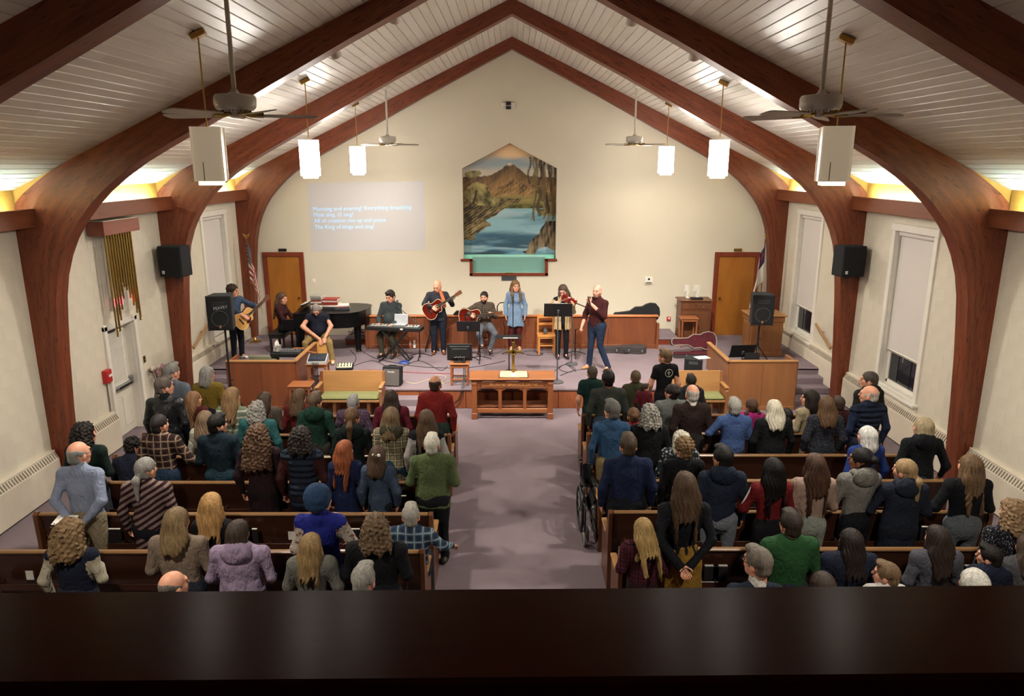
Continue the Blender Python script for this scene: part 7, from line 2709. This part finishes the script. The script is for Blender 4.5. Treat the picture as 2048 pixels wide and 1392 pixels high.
# wooden chair with a round flask
wc0 = on(1092, 706, ZS)
wc = thing('wooden_chair', 'plain blond wooden chair beside the violinist', 'chair', (wc0.x, wc0.y, ZS), PI + .05)
M_BLOND = wood('blond_maple', '#b5743a', '#c98a4c', 'Z', .4, 6)
MB().box((0, 0, .44), (.42, .40, .03), .01).build('seat', M_BLOND, wc)
for sx in (-1, 1):
    MB().box((sx * .18, .17, .215), (.04, .04, .43), .006).build('leg', M_BLOND, wc)
    MB().box((sx * .18, -.19, .45), (.04, .035, .9), .006).build('leg', M_BLOND, wc)
    MB().box((sx * .18, 0, .2), (.02, .34, .03), .004).build('stretcher', M_BLOND, wc)
for zz, hh_ in ((.84, .09), (.66, .06)):
    MB().box((0, -.19, zz), (.34, .02, hh_), .005).build('back_slat', M_BLOND, wc)
for zz in (.22, .40):
    MB().box((0, .17, zz), (.34, .02, .03), .004).build('front_rail', M_BLOND, wc)
    MB().box((0, -.19, zz - .04), (.34, .02, .03), .004).build('rear_rail', M_BLOND, wc)
fk = thing('round_flask', 'small dark glass jar standing on the blond chair', 'jar', (wc0.x - .02, wc0.y + .0, ZS + .455))
MB().lathe([(.03, 0), (.05, .02), (.058, .06), (.05, .10), (.035, .12), (.038, .14), (.0, .142)], 16).build('jar_body', plain('dark_jar', '#5a5c58', .15, .3), fk, True)

# closed guitar case on the floor
def case_outline(s=1.0):
    up = [(-.55, 0), (-.54, .10), (-.48, .19), (-.36, .22), (-.24, .20), (-.15, .155), (-.06, .16), (.02, .165), (.10, .12), (.16, .085), (.40, .08), (.52, .085), (.56, .05), (.565, 0)]
    return [(x * s, y * s) for x, y in up] + [(x * s, -y * s) for x, y in reversed(up[1:-1])]


g0 = on(1247, 706, ZS)
gc = thing('guitar_case', 'dark closed guitar case lying in front of the rail', 'case', (g0.x, 16.62, ZS), .05)
MB().prism([(-x, y) for x, y in case_outline(.98)], 'Z', .0, .075).build('case_bottom', plain('case_vinyl', '#3a3636', .55), gc)
MB().prism([(-x, y) for x, y in case_outline(.98)], 'Z', .08, .15).build('case_lid', plain('case_vinyl', '#3a3636', .55), gc)
for xx in (-.18, .1, .4):
    MB().box((xx, -.155 - (.05 if xx > .2 else 0), .08), (.04, .02, .05), .004).build('latch', M_STEEL, gc)
MB().tube([(-.02, -.17, .07), (-.01, -.21, .07), (.09, -.21, .07), (.1, -.17, .07)], .01, 6).build('handle', M_BLACK, gc)
gb = thing('black_gig_case', 'black guitar case resting behind the rail top', 'case', (at(1270, 630, 17.3).x, 17.34, .584))
o = MB().prism([(x, z_) for x, z_ in [(-a, c) for a, c in case_outline(1.0)]], 'Y', -.07, .07).build('case_shell', M_BLACKMAT, gb)
o.location = (.05, 0, .62)
o.rotation_euler = (0, -.12, 0)

# open red lined case
def case_flip(k_):
    return [(-x, y) for x, y in case_outline(k_)]


oc = thing('open_guitar_case', 'open guitar case with red plush lining near the pulpit', 'case', (at(1396, 690, 16.2).x, 16.2, ZS), .12)
M_PLUSH = plain('red_plush', '#4a0c18', .8, var=.35, scale=14)
MB().prism(case_flip(1.0), 'Z', 0, .085).build('case_bottom', plain('case_vinyl', '#3a3636', .55), oc)
MB().prism(case_flip(.94), 'Z', .086, .092).build('lining', M_PLUSH, oc)
mb_ = MB()
rng_ = [Vector((x, y, .10)) for x, y in case_flip(.97)]
mb_.tube(rng_ + [rng_[0]], .016, 6, False)
mb_.build('padded_edge', M_PLUSH, oc)
lid = MB().prism(case_flip(1.0), 'Z', -.04, .04).build('case_lid', plain('case_vinyl', '#3a3636', .55), oc)
lid.location = (0, .27, .30)
lid.rotation_euler = (math.radians(72), 0, 0)
l2 = MB().prism(case_flip(.92), 'Z', .041, .047).build('lid_lining', M_PLUSH, lid)
mb_ = MB()
rng_ = [Vector((x, y, .05)) for x, y in case_flip(.97)]
mb_.tube(rng_ + [rng_[0]], .012, 6, False)
mb_.build('padded_edge', plain('piping_grey', '#8f8478', .6), lid)
for xx in (-.3, .0, .3):
    MB().box((xx, -.20 + (.08 if xx < -.1 else 0), .07), (.04, .02, .04), .004).build('latch', M_STEEL, oc)

# floor monitor with a paper on top
fm0 = on(1388, 745, ZS)
fm = thing('floor_monitor', 'upright black floor monitor speaker by the oak partition', 'loudspeaker', (at(1388, 735, 14.25).x, 14.25, ZS), -.35)
MB().prism([(-.18, -.17), (.18, -.17), (.15, .17), (-.15, .17)], 'Z', 0, .50).build('cabinet', M_BLACKMAT, fm)
MB().box((0, -.175, .27), (.31, .012, .44), .004).build('grille', plain('speaker_grille', '#0e0e10', .9), fm)
MB().box((.0, -.18, .43), (.18, .006, .06), .003).build('horn_mouth', M_GREYDARK, fm)
MB().tube([(.05 * math.cos(t), -.184, .12 + .05 * math.sin(t)) for t in np.linspace(0, 2 * PI, 17)], .005, 5).build('emblem_ring', plain('logo_silver', '#9a9a9a', .4), fm)
pa_ = thing('paper_sheet', 'white sheet of paper lying on the floor monitor', 'paper', (at(1410, 702, 14.25).x - .05, 14.25, ZS + .502), .3)
MB().box((0, 0, .002), (.28, .21, .004)).build('sheet', M_TRIM, pa_)

# blue looped cable and rag on the stage carpet
bl0 = on(808, 726, ZS)
bc = thing('blue_cable', 'coil of blue cable at the foot of the keyboard stand', 'cable', (bl0.x, bl0.y, ZS))
m = MB()
for k in range(3):
    m.tube([((.13 - .02 * k) * math.cos(t), (.09 - .012 * k) * math.sin(t), .010 + k * .013) for t in np.linspace(0, 2 * PI, 22)], .007, 5)
m.build('cable_loops', plain('cable_blue', '#3a5aa8', .5), bc, True)


def cable(name, pts, col, label, r=.007, lift=0):
    P = [on(a, b_, ZS) for a, b_ in pts]
    base = P[0].copy()
    t_ = thing(name, label, 'cable', base)
    # smooth through the points
    Q = []
    for i in range(len(P) - 1):
        p0, p1, p2, p3 = P[max(i - 1, 0)], P[i], P[i + 1], P[min(i + 2, len(P) - 1)]
        for s in np.linspace(0, 1, 7)[:-1]:
            q = .5 * ((2 * p1) + (p2 - p0) * s + (2 * p0 - 5 * p1 + 4 * p2 - p3) * s * s + (3 * p1 - p0 - 3 * p2 + p3) * s ** 3)
            Q.append(q)
    Q.append(P[-1])
    MB().tube([q - base + Vector((0, 0, r)) for q in Q], r, 5).build('cable_run', plain('cable_' + col.strip('#'), col, .6), t_, True)


cable('floor_cable', [(700, 735), (745, 722), (790, 738), (838, 722), (880, 741), (895, 733)], '#2a2a2e', 'black cable curving across the carpet from mixer to monitor')
cable('floor_cable', [(716, 697), (740, 712), (770, 722), (840, 734), (930, 736), (985, 728), (1010, 722)], '#2a2a2e', 'long black cable crossing the stage behind the monitor')
cable('floor_cable', [(700, 742), (760, 741), (830, 746), (905, 748)], '#8c3038', 'thin red cable running in front of the keyboard')
cable('floor_cable', [(806, 762), (830, 768), (860, 760), (880, 766), (870, 752), (892, 754), (884, 768), (900, 762)], '#b5a88a', 'pale tangled cable between amplifier and monitor table', .008)
cable('floor_cable', [(1120, 752), (1150, 741), (1190, 736), (1178, 722)], '#2a2a2e', 'black cable trailing from the hand microphone')
cable('floor_cable', [(1110, 742), (1128, 730), (1150, 738), (1136, 745), (1118, 738), (1132, 730), (1152, 744)], '#2a2a2e', 'tangled black cable beside the round based stand')
cable('floor_cable', [(1040, 706), (1062, 702), (1085, 708), (1075, 712), (1052, 710)], '#2a2a2e', 'loose black cable on the carpet behind the blond chair')
cable('floor_cable', [(700, 700), (712, 715), (705, 730), (690, 728), (700, 745), (740, 740)], '#2a2a2e', 'black cable looping from the piano leg')
cable('floor_cable', [(480, 702), (490, 710), (486, 720), (478, 716)], '#2a2a2e', 'black guitar lead at the feet of the man by the flag')
# cable dropping from the monitor over the stage edge
t_ = thing('monitor_cable', 'pair of black cables hanging from the monitor over the stage edge', 'cable', (TX.x + .07, 13.85, ZS))
for s in (0, .03):
    MB().tube([(s, .16, .55), (s + .02, .07, .3), (s + .01, .03, .1), (s - .02, -.06, .02), (s - .03, -.11, -.08), (s - .09, -.12, -.22), (s - .18, -.13, -.30)], .008, 6).build('cable_run', M_BLACK, t_, True)
# heap of leads beside the piano tail
hp_ = thing('cable_heap', 'heap of coiled cables on the platform beside the piano', 'cables', (at(720, 668, 17.6).x, 17.6, .585))
rr_ = random.Random(9)
m = MB()
for k in range(12):
    cx_, cy_, rr0 = rr_.uniform(-.2, .15), rr_.uniform(-.12, .12), rr_.uniform(.06, .13)
    m.tube([(cx_ + rr0 * math.cos(t), cy_ + rr0 * .7 * math.sin(t), .01 + .012 * k + .03 * math.sin(t * 2 + k)) for t in np.linspace(0, 2 * PI, 16)], .008, 5)
o = m.build('leads', plain('lead_grey', '#6a6460', .6), hp_)
o['kind'] = 'stuff'
# small things on the rail cap
tm_ = thing('tape_dispenser', 'small black box on the rail cap behind the guitarists', 'box', (at(918, 628, 17.05).x, 17.05, ZS + .813))
MB().prism([(-.13, 0), (.13, 0), (.12, .05), (.07, .10), (-.06, .10), (-.13, .03)], 'Y', -.04, .04).build('box_body', M_BLACK, tm_)
hc_ = thing('metal_chair_frame', 'black bent tube chair back beyond the rail', 'chair', (at(1006, 620, 17.35).x, 17.35, .585))
MB().tube([(-.14, 0, 0), (-.14, 0, .8), (-.08, 0, .88), (.14, 0, .9), (.20, .0, .8), (.2, 0, 0)], .014, 7).build('frame_tube', M_BLACK, hc_, True)
MB().box((.03, .1, .42), (.36, .34, .03), .01).build('seat', M_BLACK, hc_)
MB().tube([(-.14, .26, 0), (-.14, .24, .42), (.2, .24, .42), (.2, .26, 0)], .012, 6).build('rear_frame', M_BLACK, hc_)

# ------------------------------------------------------------------ flags
def flag(x, y, kind, label):
    f = thing('flag', label, 'flag', (x, y, ZS))
    MB().lathe([(.15, 0), (.15, .015), (.11, .035), (.05, .05), (.03, .09), (.018, .12)], 24).build('base', M_BRASS, f, True)
    MB().cyl((0, 0, .05), (0, 0, 2.55), .014, n=10).build('pole', wood('flag_pole', '#6a3a1c', '#7d4a28', 'Z', .35), f, True)
    if kind == 'us':
        o = MB().lathe([(.0, 0), (.02, .01), (.026, .03), (.01, .05), (.018, .07), (.0, .1)], 12).build('finial', M_BRASS, f, True, (0, 0, 2.55))
        MB().add([(0, 0, .06), (-.09, 0, .14), (-.05, 0, .05), (.09, 0, .14), (.05, 0, .05), (0, .01, .09)], [(0, 1, 2), (0, 3, 4), (0, 1, 5), (0, 3, 5)]).build('eagle_wings', M_BRASS, o)
    else:
        MB().box((0, 0, 2.6), (.02, .015, .12)).build('finial', M_BRASS, f)
        MB().box((0, 0, 2.62), (.07, .015, .02)).build('finial_arm', M_BRASS, f)
    # hanging cloth: folds narrow at the pole, fly end dropping down
    n, mrows = 60, 60
    H_, Lf = 1.0, 1.1
    vs, fs, mi = [], [], []
    for j in range(mrows + 1):
        v = j / mrows                       # across the hoist height 0 top .. 1 bottom
        for i in range(n + 1):
            u = i / n                       # along the fly
            drop = Lf * (u ** 1.1) * .95
            spread = .30 * (1 - math.exp(-2.2 * u)) * (.55 + .45 * v)
            fold = .035 * math.sin(u * 17 + v * 1.5) * (0.3 + u)
            xx = spread * (1 if kind == 'us' else -1) + .02 * math.sin(u * 11 + v)
            vs.append((xx, -.03 - fold - .03 * u, 2.5 - v * H_ * (1 - .25 * u) - drop))
    mats_ = [plain('flag_white', '#cfc8bc', .7), plain('flag_red', '#8f1f26', .7), plain('flag_navy', '#1c2040', .7), plain('flag_gold', '#b08a3c', .6)]
    for j in range(mrows):
        for i in range(n):
            fs.append((j * (n + 1) + i, j * (n + 1) + i + 1, (j + 1) * (n + 1) + i + 1, (j + 1) * (n + 1) + i))
            u, v = (i + .5) / n, (j + .5) / mrows
            if kind == 'us':
                if u < .4 and v < 7 / 13:
                    a, b_ = (u / .4 * 8) % 1 - .5, (v * 13 / 7 * 6) % 1 - .5
                    c = 0 if a * a + b_ * b_ < .07 else 2
                else:
                    c = 1 if int(v * 13) % 2 == 0 else 0
            else:
                c = 0
                if u < .4 and v < .5:
                    c = 2
                    a, b_ = abs(u / .4 - .5), abs(v / .5 - .42)
                    if (a < .06 and abs(v / .5 - .5) < .3) or (b_ < .06 and a < .22):
                        c = 1
            if u > .97 or v > .97:
                c = 3
            mi.append(c)
    m_ = bpy.data.meshes.new('flag_cloth')
    m_.from_pydata(vs, [], fs)
    for q_ in mats_:
        m_.materials.append(q_)
    m_.polygons.foreach_set('material_index', mi)
    m_.polygons.foreach_set('use_smooth', [True] * len(fs))
    o = obj('flag_cloth', m_, None, f)
    md = o.modifiers.new('thickness', 'SOLIDIFY')
    md.thickness = .004


fl = on(511, 676, ZS)
flag(at(500, 560, 17.7).x, 17.7, 'us', 'striped red, white and blue flag with stars on a brass based pole')
flag(at(1524, 560, 17.7).x, 17.7, 'church', 'white flag with a navy corner beside the pulpit side door')

# ------------------------------------------------------------------ handrails by the side steps
for sg, lb in ((-1, 'piano side'), (1, 'pulpit side')):
    h_ = thing('handrail', 'short sloping wooden handrail on the wall by the %s steps' % lb, 'handrail', (sg * 6.66, 15.2, 0))
    MB().tube([(0, -.42, .98), (0, .42, 1.32)], .026, 10).build('rail', M_OAK, h_, True)
    for yy, zz in ((-.25, 1.03), (.25, 1.23)):
        MB().tube([(0, yy, zz), (sg * .1, yy, zz - .06), (sg * .13, yy, zz - .06)], .008, 6).build('bracket', M_BRASS, h_)

# ------------------------------------------------------------------ folded wheelchair in the aisle
wh = thing('wheelchair', 'folded black wheelchair parked beside the pew ends', 'wheelchair', (.985, 8.78, 0), .03)
M_RUB = plain('grey_tyre', '#8a857e', .7)
for sx in (-1, 1):
    w1 = MB().tube([(sx * .085, .05 + .29 * math.cos(t), .30 + .29 * math.sin(t)) for t in np.linspace(0, 2 * PI, 33)], .016, 7, False).build('drive_wheel', M_BLACK, wh, True)
    for k in range(12):
        t = k * PI / 6
        MB().cyl((sx * .085, .05, .30), (sx * .085, .05 + .28 * math.cos(t), .30 + .28 * math.sin(t)), .003, n=4).build('spoke', M_STEEL, w1)
    MB().cyl((sx * .06, .05, .30), (sx * .11, .05, .30), .03, n=10).build('hub', M_STEEL, w1)
    w2 = MB().tube([(sx * .085, -.40 + .075 * math.cos(t), .092 + .075 * math.sin(t)) for t in np.linspace(0, 2 * PI, 21)], .018, 7, False).build('caster_wheel', M_RUB, wh, True)
    MB().cyl((sx * .07, -.40, .092), (sx * .10, -.40, .092), .05, n=12).build('hub', M_BLACK, w2)
    MB().tube([(sx * .085, -.40, .10), (sx * .07, -.36, .22)], .012, 6).build('fork', M_BLACK, w2)
    fr = MB()
    fr.tube([(sx * .07, .28, .92), (sx * .07, .16, .90), (sx * .07, .14, .5), (sx * .07, .12, .2)], .012, 7)
    fr.tube([(sx * .07, .14, .70), (sx * .07, -.16, .70), (sx * .07, -.2, .66), (sx * .07, -.22, .5)], .012, 7)
    fr.tube([(sx * .07, .13, .5), (sx * .07, -.28, .5), (sx * .07, -.36, .4), (sx * .07, -.37, .2)], .012, 7)
    fr.tube([(sx * .07, .12, .2), (sx * .07, -.36, .22)], .012, 7)
    f_ = fr.build('side_frame', M_BLACK, wh, True)
    MB().tube([(sx * .07, .20, .915), (sx * .07, .32, .925)], .018, 8).build('handgrip', M_BLACK, f_)
    MB().box((sx * .075, -.02, .72), (.05, .28, .03), .01).build('arm_pad', M_BLACK, f_)
    MB().box((sx * .05, -.46, .2), (.02, .14, .16), .006).build('footplate', M_BLACK, f_)
MB().prism([(-.065, .55), (0, .40), (.065, .55), (.06, .56), (0, .42), (-.06, .56)], 'Y', -.25, .12).build('seat_sling', M_BLACKMAT, wh)
MB().prism([(-.065, .135), (0, .19), (.065, .135), (.06, .125), (0, .18), (-.06, .125)], 'Z', .55, .88).build('back_sling', M_BLACKMAT, wh)
for s in (-1, 1):
    MB().tube([(-s * .07, -.1, .22), (s * .07, -.1, .52)], .009, 6).build('cross_brace', M_STEEL, wh)

# ------------------------------------------------------------------ small personal things
pb_ = thing('paper_bulletin', 'white folded bulletin held behind the back of the man in pale blue', 'paper', at(130, 1040, 7.06))
MB().box((0, 0, 0), (.22, .15, .006), .002, Matrix.Rotation(.25, 3, 'X')).build('sheet', M_TRIM, pb_)
o = [q for q in bpy.data.objects if q.get('label', '').startswith('teenage boy in a black')][0]
tp = MB().tube([(.065 * math.cos(t), 0, .065 * math.sin(t)) for t in np.linspace(0, 2 * PI, 29)], .006, 5)
tp.box((0, 0, 0), (.014, .006, .08), .002).box((0, 0, .005), (.06, .006, .014), .002)
tp.build('shirt_print', plain('print_grey', '#9a968c', .8), o, loc=(.02, -.128, 1.30))
